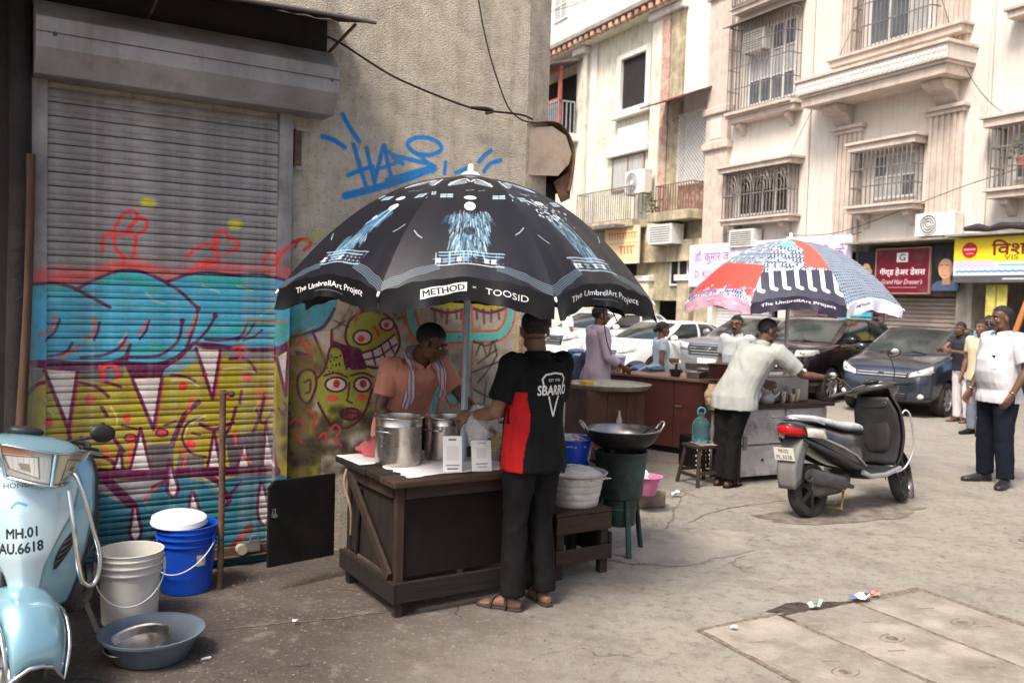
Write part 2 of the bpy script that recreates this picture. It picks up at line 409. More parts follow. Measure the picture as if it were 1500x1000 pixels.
# ================================================================== ground
def ground():
    mb = MB(); mb.bx(-120, 120, -60, 260, -.3, 0)
    m = bpy.data.materials.new('ground_concrete'); m.use_nodes = True; nt = m.node_tree; b = nt.nodes['Principled BSDF']
    tc = node(nt, 'ShaderNodeTexCoord'); co = tc.outputs['Object']
    def nf(sc, lo, hi, det=6, ro=.6, vec=co): return noise_fac(nt, vec, sc, det, ro, lo, hi)
    c = mixc(nt, nf(.5, .35, .65), (.050, .038, .032), (.085, .068, .056))
    # pale worn road to the right of the stalls, brown footpath by the wall (the boundary is ragged)
    sx = node(nt, 'ShaderNodeSeparateXYZ'); nt.links.new(co, sx.inputs[0])
    ad = node(nt, 'ShaderNodeMath', operation='MULTIPLY_ADD'); nt.links.new(sx.outputs[1], ad.inputs[0]); ad.inputs[1].default_value = -.16; nt.links.new(sx.outputs[0], ad.inputs[2])
    nz = node(nt, 'ShaderNodeTexNoise'); nz.inputs['Scale'].default_value = .9; nz.inputs['Detail'].default_value = 5; nt.links.new(co, nz.inputs['Vector'])
    ad2 = node(nt, 'ShaderNodeMath', operation='MULTIPLY_ADD'); nt.links.new(nz.outputs[0], ad2.inputs[0]); ad2.inputs[1].default_value = 1.6; nt.links.new(ad.outputs[0], ad2.inputs[2])
    mr = node(nt, 'ShaderNodeMapRange'); mr.inputs[1].default_value = -.65; mr.inputs[2].default_value = .85; nt.links.new(ad2.outputs[0], mr.inputs[0])
    c = mixc(nt, mul(nt, mr.outputs[0], .94), c, (.315, .290, .240))
    c = mixc(nt, mul(nt, nf(2.3, .46, .72, 9, .75), .62), c, (.10, .078, .064))
    c = mixc(nt, mul(nt, nf(14., .50, .66, 8, .75), .72), c, (.10, .08, .066))
    c = mixc(nt, mul(nt, nf(34., .58, .68, 6, .7), .7), c, (.42, .39, .34))          # oily brown stains
    c = mixc(nt, mul(nt, nf(6., .55, .72, 7, .65), .45), c, (.33, .30, .25))         # dusty patches
    c = mixc(nt, mul(nt, nf(.23, .5, .62, 6, .6), .35), c, (.30, .28, .25))
    c = mixc(nt, mul(nt, nf(150., .42, .72, 4, .7), .55), c, (.12, .10, .09))        # grit
    vd = node(nt, 'ShaderNodeTexVoronoi'); vd.inputs['Scale'].default_value = 5.5; nt.links.new(co, vd.inputs['Vector'])      # spat and gum spots
    md_ = node(nt, 'ShaderNodeMapRange'); md_.inputs[1].default_value = .07; md_.inputs[2].default_value = .15; md_.inputs[3].default_value = 1; md_.inputs[4].default_value = 0; nt.links.new(vd.outputs['Distance'], md_.inputs[0])
    c = mixc(nt, mul(nt, mul(nt, md_.outputs[0], nf(1.7, .5, .58)), .6), c, (.06, .048, .042))
    vo = node(nt, 'ShaderNodeTexVoronoi', feature='DISTANCE_TO_EDGE'); vo.inputs['Scale'].default_value = .38
    mpd = node(nt, 'ShaderNodeVectorMath', operation='ADD'); nzc = node(nt, 'ShaderNodeTexNoise'); nzc.inputs['Scale'].default_value = 2.2; nzc.inputs['Detail'].default_value = 8; nt.links.new(co, nzc.inputs['Vector'])
    nt.links.new(co, mpd.inputs[0]); nt.links.new(nzc.outputs['Color'], mpd.inputs[1]); nt.links.new(mpd.outputs[0], vo.inputs['Vector'])
    cr = node(nt, 'ShaderNodeMapRange'); cr.inputs[1].default_value = 0; cr.inputs[2].default_value = .006; cr.inputs[3].default_value = 1; cr.inputs[4].default_value = 0
    nt.links.new(vo.outputs['Distance'], cr.inputs[0])
    crf = mul(nt, cr.outputs[0], nf(.7, .5, .6))
    c = mixc(nt, mul(nt, crf, .8), c, (.04, .03, .025))
    nt.links.new(c, b.inputs['Base Color'])
    rr = node(nt, 'ShaderNodeMapRange'); rr.inputs[3].default_value = .62; rr.inputs[4].default_value = .95; nt.links.new(nz.outputs[0], rr.inputs[0]); nt.links.new(rr.outputs[0], b.inputs['Roughness'])
    b.inputs['Specular IOR Level'].default_value = .35
    n1 = node(nt, 'ShaderNodeTexNoise'); n1.inputs['Scale'].default_value = 70; n1.inputs['Detail'].default_value = 8; n1.inputs['Roughness'].default_value = .7; nt.links.new(co, n1.inputs['Vector'])
    n2 = node(nt, 'ShaderNodeTexNoise'); n2.inputs['Scale'].default_value = 3.; n2.inputs['Detail'].default_value = 8; nt.links.new(co, n2.inputs['Vector'])
    b1 = node(nt, 'ShaderNodeBump'); b1.inputs['Strength'].default_value = .7; b1.inputs['Distance'].default_value = .012; nt.links.new(n1.outputs[0], b1.inputs['Height'])
    b2 = node(nt, 'ShaderNodeBump'); b2.inputs['Strength'].default_value = .5; b2.inputs['Distance'].default_value = .08; nt.links.new(n2.outputs[0], b2.inputs['Height']); nt.links.new(b1.outputs[0], b2.inputs['Normal'])
    b3 = node(nt, 'ShaderNodeBump', invert=True); b3.inputs['Strength'].default_value = .6; b3.inputs['Distance'].default_value = .02; nt.links.new(crf, b3.inputs['Height']); nt.links.new(b2.outputs[0], b3.inputs['Normal'])
    nt.links.new(b3.outputs[0], b.inputs['Normal'])
    o = mb.build('ground', m); tag(o, 'dusty brown grey concrete street and footpath', 'ground', kind='structure')
ground()

# concrete drain covers let into the street
def drain():
    dirt = mat('joint_dirt', (.17, .135, .105), .95, var=.4, vs=30, bump=.6, bs=90)
    conc = mat('cover_concrete', (.30, .265, .22), .9, var=.22, vs=4, bump=.7, bs=60, dirt=(.16, .128, .10), da=.8, ds=3.2, dlo=.42, dhi=.7, dirt2=(.38, .35, .30), da2=.5, ds2=14)
    iron = mat('cover_iron', (.17, .145, .12), .7, var=.3, vs=20, bump=.3)
    A = G(1023, 923); B = G(1345, 862)
    q = [A, G(1190, 893), G(1272, 878), B, G(1420, 905), G(1520, 948), G(1600, 985), G(1480, 1060), G(1230, 1010), G(1180, 985)]
    # rows run along dirA (towards the far right), columns towards the camera
    e1 = (B-A).normalized(); e2 = (G(1180, 985)-A).normalized(); e2 = (e2-e1*e2.dot(e1)).normalized()
    root = thing('drain_surround', 'brown dirt filled joints framing the concrete drain covers in the road', 'drain', A)
    W, L = (B-A).length, 1.45
    mb = MB(); mb.add([(e1*x+e2*y)+Vector((0, 0, .004)) for x, y in [(-.015, -.01), (.4, -.03), (.9, -.01), (W+.02, -.02), (W+.03, L*.5), (W+.015, L), (W*.5, L+.02), (-.02, L+.01), (-.025, L*.5)]], [tuple(range(9))])
    mb.build('dirt_joint', dirt, root)
    labs = ['left pale concrete drain cover beside the wet patch', 'middle pale concrete drain cover with a sunken lifting ring', 'far right concrete drain cover nearest the parked scooter side of the road']
    cw = (W-.02)/3; r2 = random.Random(3)
    for i in range(3):
        x0 = i*cw+.015; x1 = (i+1)*cw-.02; y0 = .015+.02*i; y1 = L-.02
        P = []
        for (xa, ya), (xb, yb_) in (((x0, y0), (x1, y0)), ((x1, y0), (x1, y1)), ((x1, y1), (x0, y1)), ((x0, y1), (x0, y0))):
            for q in range(14): P.append((xa+(xb-xa)*q/14+r2.gauss(0, .006), ya+(yb_-ya)*q/14+r2.gauss(0, .006)))
        t = thing('drain_cover', labs[i], 'drain cover', A, group='concrete drain covers in the road')
        mb = MB(); k = len(P)
        vs = [e1*x+e2*y+Vector((0, 0, .003)) for x, y in P]+[e1*x+e2*y+Vector((0, 0, .009)) for x, y in P]
        mb.add(vs, [tuple(range(k, 2*k))]+[(a, (a+1) % k, k+(a+1) % k, k+a) for a in range(k)])
        mb.build('slab', conc, t, bevel=.008)
        cx = (x0+x1)/2; cy = L*(.36 if i else .5); mb = MB()
        pts = [e1*(cx+.075*math.cos(a))+e2*(cy+.05*math.sin(a))+Vector((0, 0, .009)) for a in np.linspace(.3, 5.2, 18)]
        mb.tube(pts, .004, 6); mb.build('lifting_ring', iron, t, smooth=60)
        mb = MB(); mb.lathe([(0, .0105), (.028, .0105), (.034, .009)], 9, tuple(e1*cx+e2*cy)); mb.build('ring_pocket', dirt, t)
        for q_ in range(3):
            mb = MB(); yy = .2+.35*q_+r2.random()*.1; xx = x0+.1+r2.random()*(cw-.3)
            mb.bar(e1*xx+e2*yy+Vector((0, 0, .0085)), e1*(xx+.09)+e2*(yy+.03)+Vector((0, 0, .0085)), .012, .003); mb.build('cast_mark', dirt, t)
    # wet patch and litter
    mb = MB(); c = G(1185, 893); n = 26; vs = [c+Vector((0, 0, .0045))]
    for k in range(n):
        a = 2*math.pi*k/n; rr = (.24+.07*math.sin(3*a+1)+.04*math.sin(7*a))
        p = e1*(rr*1.25*math.cos(a))+e2*(rr*.42*math.sin(a)); vs.append(c+p+Vector((0, 0, .0045)))
    mb.add(vs, [(0, k+1, (k+1) % n+1) for k in range(n)])
    o = mb.build('puddle', mat('wet_dirt', (.055, .042, .034), .25, var=.5, vs=14, bump=.25, bs=40)); tag(o, 'dark wet muddy puddle at the edge of the drain covers', 'puddle', kind='structure')
    def scrap(px, py, s, cols, lab, seed):
        r = random.Random(seed); t = G(px, py); mb = MB()
        mb.grid(lambda u, v: (t.x+(u-.5)*s*1.6+r.uniform(-.2, .2)*s, t.y+(v-.5)*s+r.uniform(-.2, .2)*s, .022+abs(r.gauss(0, .35))*s), 5, 4, mi=0)
        for i in range(len(mb.m)): mb.m[i] = 1 if (i % 5) == 0 and len(cols) > 1 else 0
        o = mb.build('wrapper', cols, smooth=25); tag(o, lab, 'litter', 'litter on the street')
    wh = mat('litter_white', (.75, .75, .73), .5, bump=.1); bl = mat('litter_blue', (.06, .16, .5), .4); gr = mat('litter_green', (.35, .5, .42), .4); rd = mat('litter_red', (.5, .22, .16), .6)
    scrap(1258, 881, .07, [wh, bl], 'crumpled white and blue wrapper lying beside the drain covers', 1)
    scrap(1193, 894, .045, [gr, wh], 'small pale green wrapper in the dark wet patch', 2)
    scrap(1281, 876, .035, [rd], 'tiny rust coloured scrap right of the crumpled white wrapper', 3)
    scrap(432, 915, .018, [wh], 'tiny white scrap on bare concrete left of the front stall corner', 4)
    scrap(1075, 925, .02, [wh], 'tiny white scrap at the left corner of the drain covers', 5)
    scrap(990, 728, .06, [wh], 'flattened white wrapper on the street between wok burner and stool', 6)
    # darker flat patch on the street below the parked scooter
    for nm, (px, py), (ra, rb), lab in (('dark_patch', (1235, 752), (.75, .3), 'darker patch on the street below the parked grey scooter'),):
        mb = MB(); c = G(px, py); vs = [c+Vector((0, 0, .0042))]; n = 30
        for k in range(n):
            a = 2*math.pi*k/n; q_ = 1+.12*math.sin(2*a+.4)+.09*math.sin(5*a)+.05*math.sin(11*a)
            vs.append(c+Vector((ra*q_*math.cos(a)-.25*math.sin(a)*rb, rb*q_*math.sin(a)+.25*math.cos(a), .0042)))
        mb.add(vs, [(0, k+1, (k+1) % n+1) for k in range(n)])
        o = mb.build(nm, mat('oil', (.165, .14, .115), .65, var=.4, vs=9, bump=.4, bs=50)); tag(o, lab, 'stain', kind='structure')
    # cracks: shallow dark grooves filled with grit
    for pts, w in (([(880, 818), (905, 822), (925, 826), (948, 825), (968, 827)], .012), ([(300, 925), (370, 917), (440, 910), (500, 905), (560, 897)], .006), ([(975, 775), (985, 758), (990, 742), (1005, 722)], .008), ([(470, 868), (500, 862), (540, 866)], .006), ([(1010, 765), (1050, 748), (1110, 738), (1150, 733)], .008)):
        r = random.Random(5); P = [np.array(G(*p)) for p in pts]; P = catmull(P, 5)
        P = [p+np.array([r.uniform(-.012, .012), r.uniform(-.012, .012), 0]) for p in P]
        mb = MB(); L_ = []
        for i, p in enumerate(P):
            d = P[min(i+1, len(P)-1)]-P[max(i-1, 0)]; d = d/np.linalg.norm(d); nn_ = np.array([-d[1], d[0], 0])*w*r.uniform(.4, 1.2)
            L_.append((p+nn_, p-nn_))
        vs = [tuple(x+np.array([0, 0, .0043])) for pr in L_ for x in pr]
        mb.add(vs, [(2*i, 2*i+1, 2*i+3, 2*i+2) for i in range(len(L_)-1)])
        o = mb.build('crack', dirt); tag(o, 'thin dirt filled crack in the concrete', 'crack', 'cracks in the concrete', 'structure')
    # patched areas of the street surface
    for k, (px, py, ra, rb, rot, cm) in enumerate(((1010, 800, .62, .34, .5, (.29, .26, .215)),)):
        r = random.Random(k+40); c = G(px, py); n = 34; vs = [c+Vector((0, 0, .0036+.0002*k))]
        for i in range(n):
            a = 2*math.pi*i/n; q_ = 1+.14*math.sin(2*a+k)+.10*math.sin(5*a+k)+r.uniform(-.06, .06); x, y = ra*q_*math.cos(a), rb*q_*math.sin(a)
            vs.append(c+Vector((x*math.cos(rot)-y*math.sin(rot), x*math.sin(rot)+y*math.cos(rot), .0036+.0002*k)))
        mb = MB(); mb.add(vs, [(0, i+1, (i+1) % n+1) for i in range(n)])
        o = mb.build('street_patch', mat('patch_%d' % k, cm, .9, var=.25, vs=3, bump=.6, bs=60, dirt=(.14, .11, .09), da=.6, ds=3, dirt2=(.44, .40, .34), da2=.5, ds2=22)); tag(o, 'worn cement patch in the street surface', 'patch', 'patches in the street', 'structure')
    # pebbles and grit
    mb = MB(); r = random.Random(11)
    for _ in range(1500):
        x = r.uniform(-1.6, 6); y = r.uniform(3.6, 11); s_ = r.uniform(.002, .007)*(1.6 if r.random() < .08 else 1)
        mb.ell((x, y, s_*.4), (s_*r.uniform(.8, 1.6), s_, s_*.6), 5, 3)
    o = mb.build('grit', mat('grit', (.26, .22, .18), .9, var=.5, vs=.7)); tag(o, 'loose grit and crumbs scattered on the street', 'grit', kind='stuff')
drain()

# ================================================================== graffiti picture (in the frame of the wall)
GS0, GZ0, GW, GH, GK = -1.62, 0., 4.0, 3.1, 300
def wtf(p):
    s, z = wal(p[0], p[1]); return ((s-GS0)*GK, (z-GZ0)*GK)
K_ = 1.28     # canvas pixels per photo pixel, near enough
def graffiti():
    C = Canvas(int(GW*GK), int(GH*GK), tf=wtf)
    PU = (98, 10, 66); BL = (66, 170, 200); YE = (174, 156, 34); RE = (235, 62, 58); WH = (226, 214, 206); GR = (118, 112, 112); TU = (40, 172, 150); OR = (245, 95, 70); DB = (44, 122, 140)
    S = lambda pts, w, c, soft=1.6, op=1., **k: C.stroke(pts, w*K_, c, soft*K_, op, **k)
    P = lambda pts, c, op=1., smooth=False: C.poly(pts, c, op, smooth)
    def E(c, rx, ry, col, op=1.): P([(c[0]+rx*math.cos(t), c[1]+ry*math.sin(t)) for t in np.linspace(0, 6.283, 22)[:-1]], col, op)
    # red haze above the outline
    S([(40, 403), (90, 400), (130, 402), (178, 388), (215, 392), (255, 404), (300, 394), (350, 396), (416, 402)], 16, RE, 16, .6)
    S([(42, 408), (100, 408), (150, 398), (180, 388), (220, 395)], 8, RE, 9, .75)
    # yellow field
    P([(20, 545), (60, 540), (240, 540), (330, 520), (418, 515), (420, 640), (420, 700), (330, 705), (220, 700), (140, 705), (20, 705)], YE)
    P([(418, 560), (440, 565), (470, 640), (470, 700), (418, 705)], (150, 142, 50))
    r = random.Random(4)
    for _ in range(34):
        x, y = r.uniform(50, 410), r.uniform(560, 690); S([(x, y), (x+r.uniform(15, 50), y+r.uniform(-5, 5))], r.uniform(6, 16), r.choice([(192, 178, 52), (150, 130, 30), (180, 176, 66)]), 9, .45)
    # grey gaps
    P([(114, 541), (180, 535), (180, 552), (150, 560), (118, 556)], GR); P([(330, 510), (395, 512), (395, 527), (335, 524)], (128, 124, 132)); P([(40, 540), (62, 540), (62, 552), (45, 560)], GR)
    P([(236, 548), (236, 534), (262, 528), (278, 516), (284, 530), (262, 545), (240, 552)], (120, 160, 170))
    # blue clouds
    P([(20, 420), (44, 416), (76, 416), (114, 424), (130, 414), (148, 405), (179, 396), (213, 400), (243, 413), (274, 402), (304, 400), (342, 403), (380, 402), (416, 411), (440, 404), (476, 412), (495, 440), (488, 466), (470, 488), (448, 494), (426, 498), (403, 508), (361, 510), (316, 505), (284, 502), (258, 524), (228, 533), (182, 531), (152, 532), (110, 532), (76, 530), (20, 530)], BL)
    for _ in range(40):
        x, y = r.uniform(44, 400), r.uniform(420, 515); S([(x, y), (x+r.uniform(10, 40), y+r.uniform(-8, 8))], r.uniform(5, 12), r.choice([(100, 200, 226), (70, 168, 200), (90, 190, 210), (110, 196, 210)]), 8, .4)
    for pts, w in (([(150, 412), (180, 405), (210, 415), (222, 424)], 13), ([(285, 410), (320, 408), (350, 416), (364, 424)], 12), ([(350, 408), (372, 404), (392, 408)], 9), ([(195, 516), (215, 512), (235, 508)], 10), ([(340, 482), (370, 476), (400, 470), (412, 478), (400, 492)], 11), ([(50, 422), (75, 420), (95, 426)], 7), ([(300, 484), (322, 484)], 6), ([(430, 470), (455, 450), (470, 430)], 12)):
        S(pts, w, TU, 8, .75)
    # purple bands under the clouds
    P([(44, 529), (76, 527), (114, 532), (152, 532), (180, 524), (190, 512), (186, 531), (228, 534), (258, 523), (281, 503), (281, 508), (262, 526), (240, 540), (236, 552), (192, 554), (182, 536), (152, 540), (114, 541), (110, 548), (80, 542), (62, 538), (44, 536)], PU)
    P([(281, 502), (316, 504), (361, 511), (403, 508), (426, 495), (434, 498), (418, 512), (403, 520), (392, 516), (361, 516), (323, 510), (300, 512)], PU)
    def tooth(a, b, c, w=4.6):
        P([a, b, c], WH); S([a, c, b], w, PU, smooth=False); S([(b[0]+2, b[1]+6), (c[0]+4, c[1])], 2.2, RE, 2, .8)
        for _ in range(4):
            t = r.random()*.7; y = a[1]+(c[1]-a[1])*t; S([(a[0]+(c[0]-a[0])*t+3, y), (b[0]+(c[0]-b[0])*t-3, y)], 2, (205, 190, 182), 2, .5)
    tooth((64, 541), (113, 543), (100, 628)); tooth((193, 555), (236, 553), (224, 628)); tooth((286, 510), (322, 512), (310, 583)); tooth((401, 523), (418, 512), (414, 578)); tooth((459, 488), (486, 483), (484, 548), 4)
    # cloud outlines and curls
    for pts, w in (([(42, 416), (76, 415), (100, 419), (114, 425), (136, 437), (160, 450)], 4.2), ([(110, 424), (148, 405), (179, 396), (213, 400), (247, 417), (266, 430), (289, 452)], 4.2), ([(243, 413), (274, 402), (304, 399), (342, 403), (380, 402), (416, 411)], 4.2),
                   ([(42, 529), (76, 528), (110, 531), (152, 531), (180, 523), (190, 505)], 4), ([(182, 531), (228, 533), (258, 522), (281, 504)], 5), ([(70, 521), (95, 516), (105, 502)], 3.4), ([(118, 523), (152, 519), (175, 508), (184, 494)], 3.4), ([(186, 522), (228, 521), (251, 508), (262, 493), (266, 470)], 3.6),
                   ([(272, 508), (281, 485), (289, 453)], 4), ([(285, 502), (304, 481), (314, 462)], 3.6), ([(300, 497), (323, 498), (350, 493), (361, 474)], 3.6), ([(345, 498), (360, 490), (371, 474)], 3), ([(355, 498), (372, 492), (382, 483)], 3), ([(281, 502), (316, 505), (361, 511), (403, 508), (426, 495), (448, 488), (474, 478), (490, 452)], 4.2),
                   ([(66, 498), (80, 485), (87, 468)], 3), ([(137, 498), (142, 486), (145, 472)], 3), ([(204, 496), (213, 484), (217, 470)], 3), ([(416, 411), (440, 404), (470, 408)], 4), ([(40, 575), (52, 562), (64, 558)], 5)):
        S(pts, w, PU)
    for c in ((266, 470), (289, 452), (314, 462)): E(c, 4, 4, PU)
    for pts in ([(57, 491), (74, 482), (80, 462)], [(124, 498), (136, 488), (138, 465)], [(202, 488), (210, 478), (214, 470)], [(88, 522), (106, 514), (116, 505)], [(176, 512), (186, 500)], [(280, 480), (286, 460)], [(362, 468), (385, 470), (414, 470)], [(272, 495), (276, 482)]): S(pts, 3.4, OR, 2, .9)
    for pts in ([(185, 486), (180, 496), (172, 502)], [(212, 428), (225, 440), (240, 445)], [(295, 418), (320, 428)], [(380, 462), (395, 452), (404, 440)], [(345, 418), (368, 426)], [(468, 440), (480, 424)], [(440, 488), (462, 478)]): S(pts, 2, (214, 208, 170), 1.6, .8)
    # red dots in the yellow
    for c, q in (((131, 583), 7.5), ((185, 611), 6), ((267, 565), 6.5), ((361, 552), 7), ((331, 578), 6), ((70, 617), 7), ((278, 650), 7.5), ((300, 548), 3)): E(c, q, q, RE)
    # eyes, creases, lower mess
    for c in ((236, 633), (190, 640)): E(c, 10, 6.5, PU); E(c, 7, 4, RE)
    for pts, w in (([(290, 588), (272, 604), (260, 626), (250, 652)], 7), ([(296, 612), (275, 618), (266, 640), (278, 662), (300, 668)], 3.4), ([(148, 596), (156, 608)], 4.5), ([(110, 558), (140, 566), (158, 580)], 4), ([(150, 558), (165, 562), (176, 566)], 4), ([(250, 549), (270, 551), (284, 558)], 4), ([(335, 525), (360, 526), (374, 544)], 4), ([(292, 620), (312, 628), (340, 618)], 5), ([(352, 572), (350, 590)], 4), ([(344, 596), (338, 618), (330, 634)], 4.5), ([(387, 574), (380, 606), (366, 640)], 5), ([(374, 598), (384, 620), (398, 600)], 3), ([(404, 596), (412, 606), (420, 596)], 3), ([(178, 622), (200, 628)], 3), ([(240, 622), (256, 616)], 3), ([(280, 633), (292, 636)], 3), ([(100, 630), (104, 660)], 5), ([(118, 640), (124, 676)], 4), ([(150, 620), (165, 640), (180, 660)], 5), ([(136, 666), (160, 672), (176, 690)], 5), ([(130, 685), (158, 690)], 5)): S(pts, w, PU)
    P([(215, 650), (252, 648), (254, 700), (216, 700)], (104, 92, 96)); P([(262, 660), (298, 672), (296, 702), (254, 700)], GR); P([(328, 636), (398, 630), (402, 690), (336, 690)], (98, 88, 92))
    def up(a, b, c): P([a, b, c], WH); S([b, a, c], 4, PU, smooth=False)
    up((205, 626), (188, 692), (222, 694)); up((312, 630), (303, 682), (322, 682)); up((358, 640), (346, 684), (364, 684)); up((388, 616), (383, 682), (401, 682)); up((176, 655), (162, 696), (180, 696)); up((247, 672), (242, 700), (254, 700))
    for pts in ([(280, 580), (274, 604)], [(192, 650), (188, 676)], [(262, 655), (270, 670), (266, 690)], [(386, 570), (392, 590)], [(343, 632), (344, 650)], [(152, 655), (162, 668)], [(80, 640), (90, 660)], [(352, 665), (366, 676)], [(376, 568), (378, 590)]): S(pts, 4.5, OR, 2.4, .9)
    for pts in ([(66, 582), (70, 598), (78, 606)], [(162, 596), (170, 610), (170, 622)], [(300, 608), (276, 622), (268, 640)], [(250, 556), (275, 556), (290, 566)], [(325, 540), (350, 538), (372, 545)], [(370, 600), (378, 588)]): S(pts, 2.4, (222, 214, 190), 1.8, .8)
    # lower blue and drips
    P([(120, 712), (150, 722), (176, 736), (208, 732), (224, 708), (256, 696), (296, 704), (320, 726), (330, 700), (360, 694), (400, 690), (430, 700), (430, 830), (60, 830), (60, 740)], DB)
    for _ in range(40):
        x, y = r.uniform(70, 410), r.uniform(715, 812); S([(x, y), (x+r.uniform(15, 45), y+r.uniform(-6, 6))], r.uniform(5, 13), r.choice([(34, 100, 112), (62, 140, 160), (36, 120, 122), (44, 92, 122)]), 8, .5)
    for pts, w in (([(120, 696), (150, 700), (176, 722), (190, 736)], 13), ([(120, 690), (200, 694), (300, 690), (400, 688)], 14), ([(224, 712), (250, 698), (262, 690)], 6), ([(296, 692), (318, 706), (334, 732)], 8), ([(205, 802), (222, 790), (236, 777)], 7), ([(330, 740), (338, 720), (352, 704)], 4)): S(pts, w, PU)
    S([(338, 802), (352, 786), (364, 770)], 11, (150, 40, 42)); S([(210, 735), (218, 722), (232, 710)], 4, OR, 3, .8)
    for a, w in (([(196, 735), (191, 765), (189, 780), (197, 793), (206, 780), (203, 760)], 4.5), ([(247, 675), (246, 700), (244, 716), (252, 726), (260, 716), (256, 700)], 4.5), ([(280, 718), (276, 740), (275, 758), (293, 758), (288, 736)], 4), ([(381, 706), (376, 730), (377, 756), (387, 768), (393, 750), (389, 726)], 4.5)):
        C.poly(a, WH, 1., True); S(a, w, PU, closed=True); S([(a[0][0], a[0][1]+14), (a[2][0]+5, a[2][1]-4)], 3, (200, 190, 170), 2, .6)
    S([(300, 702), (318, 712), (326, 728)], 4, (110, 200, 205), 2, .7)
    # right hand wall: heads on an olive and smoky ground
    for _ in range(130):
        x, y = r.uniform(418, 560), r.uniform(500, 690); S([(x, y), (x+r.uniform(-14, 24), y+r.uniform(-14, 14))], r.uniform(6, 18), r.choice([(140, 128, 48), (112, 98, 40), (160, 146, 54), (90, 76, 40)] if y < 640 else [(60, 46, 34), (44, 32, 28), (96, 82, 40)]), 9, .55)
    for _ in range(90):
        x, y = r.uniform(545, 760), r.uniform(430, 640); S([(x, y), (x+r.uniform(-16, 26), y+r.uniform(-14, 14))], r.uniform(5, 16), r.choice([(170, 158, 140), (196, 188, 178), (128, 112, 92), (206, 198, 188), (150, 110, 84)]), 10, .45)
    for _ in range(26):
        x, y = r.uniform(500, 610), r.uniform(415, 475); S([(x, y), (x+r.uniform(-20, 24), y+r.uniform(-16, 20))], r.uniform(2.5, 7), r.choice([(50, 40, 44), (120, 84, 50), (200, 150, 60), (70, 60, 60)]), 4, .6)
    P([(487, 498), (512, 508), (528, 520), (536, 542), (520, 546), (502, 530), (488, 512)], PU); P([(430, 512), (458, 520), (458, 534), (440, 530)], PU, .9)
    P([(420, 520), (458, 520), (462, 560), (452, 640), (430, 690), (420, 690)], (132, 120, 58), .8)
    P([(486, 503), (508, 505), (530, 516), (538, 540), (508, 538), (494, 520)], PU)
    C.poly([(506, 492), (512, 470), (530, 457), (552, 455), (572, 466), (583, 486), (583, 510), (560, 534), (536, 532), (530, 514), (514, 506)], (174, 178, 66), 1., True)
    S([(506, 492), (512, 470), (530, 457), (552, 455), (572, 466), (583, 486), (584, 510), (562, 536), (536, 535), (528, 514), (512, 507)], 4, PU, closed=True)
    C.poly([(530, 518), (552, 510), (578, 490), (583, 505), (578, 520), (560, 534), (537, 535)], WH); S([(530, 517), (552, 509), (578, 490)], 3, PU)
    for a, b in (((545, 512), (550, 534)), ((558, 506), (566, 530)), ((569, 498), (577, 518)), ((534, 527), (556, 522)), ((556, 522), (581, 504))): S([a, b], 2.6, PU)
    E((531, 494), 15, 12, PU); E((531, 494), 12, 9, WH); E((529, 496), 5, 5, RE); E((567, 475), 12, 10, PU); E((567, 475), 9, 7.5, WH); E((566, 476), 4, 4, RE); S([(548, 478), (556, 488), (550, 496)], 3, OR)
    C.poly([(462, 556), (476, 540), (484, 510), (500, 512), (508, 540), (540, 542), (544, 566), (532, 604), (510, 624), (484, 618), (466, 594)], (168, 172, 62), 1., True)
    S([(462, 556), (476, 540), (484, 510), (500, 512), (508, 540)], 3.5, PU); S([(466, 590), (484, 620), (510, 626), (533, 606), (545, 570)], 4, PU)
    C.poly([(436, 556), (446, 542), (462, 546), (462, 572), (452, 590), (440, 582)], (160, 160, 56), 1., True); S([(436, 556), (446, 542), (460, 545), (463, 565), (452, 590), (440, 582)], 4, PU, closed=True); S([(446, 560), (454, 556), (454, 572), (448, 576)], 3, PU)
    for cx, rx in ((492, 17), (531, 14)):
        E((cx, 563), rx, 12, PU); E((cx, 563), rx-3, 9, WH); E((cx+1, 562), 5, 6, (190, 60, 50)); S([(cx-17, 550), (cx, 546), (cx+16, 552)], 3, PU)
    S([(512, 560), (510, 580), (508, 586), (516, 590)], 2.6, PU); E((487, 583), 9, 5, OR); E((530, 582), 7, 5, OR)
    E((513, 606), 16, 10, PU); E((513, 606), 12, 7, (158, 66, 56)); S([(500, 606), (513, 604), (526, 606)], 2, PU)
    for _ in range(26): E((r.uniform(474, 500), r.uniform(520, 548)), 1.3, 1.3, (70, 40, 30))
    # dark soot and scribbles
    for _ in range(60):
        x, y = r.uniform(410, 545), r.uniform(600, 690); S([(x, y), (x+r.uniform(-12, 22), y+r.uniform(-10, 14))], r.uniform(5, 16), r.choice([(44, 30, 26), (60, 42, 34), (36, 26, 26), (88, 74, 40)]), 8, .6)
    for pts in ([(424, 620), (436, 612), (444, 624), (434, 636), (442, 648)], [(452, 600), (462, 612), (458, 626)], [(484, 628), (492, 622), (498, 630), (490, 644), (500, 652)], [(468, 640), (476, 634), (478, 648)], [(440, 496), (448, 510), (456, 520)], [(434, 505), (446, 498), (454, 505)], [(516, 436), (528, 448), (520, 470)], [(500, 440), (514, 432), (520, 420)], [(548, 478), (554, 490)]): S(pts, 4, RE, 2.2, .95)
    for pts in ([(490, 470), (510, 478)], [(488, 482), (506, 470)], [(545, 432), (560, 446), (580, 462)], [(556, 430), (576, 452)], [(408, 604), (424, 590)], [(412, 588), (424, 606)]): S(pts, 3, (40, 28, 34), 2.5, .8)
    # turquoise ribbons with orange edge, right of the pole
    rib = ([(600, 440), (602, 462), (610, 486), (628, 497), (660, 494), (700, 493), (732, 490), (746, 470), (750, 440)], [(684, 445), (685, 500), (683, 560), (686, 615)], [(618, 625), (632, 604), (640, 560), (652, 556), (664, 586), (676, 560)])
    for p in rib: S(p, 23, OR)
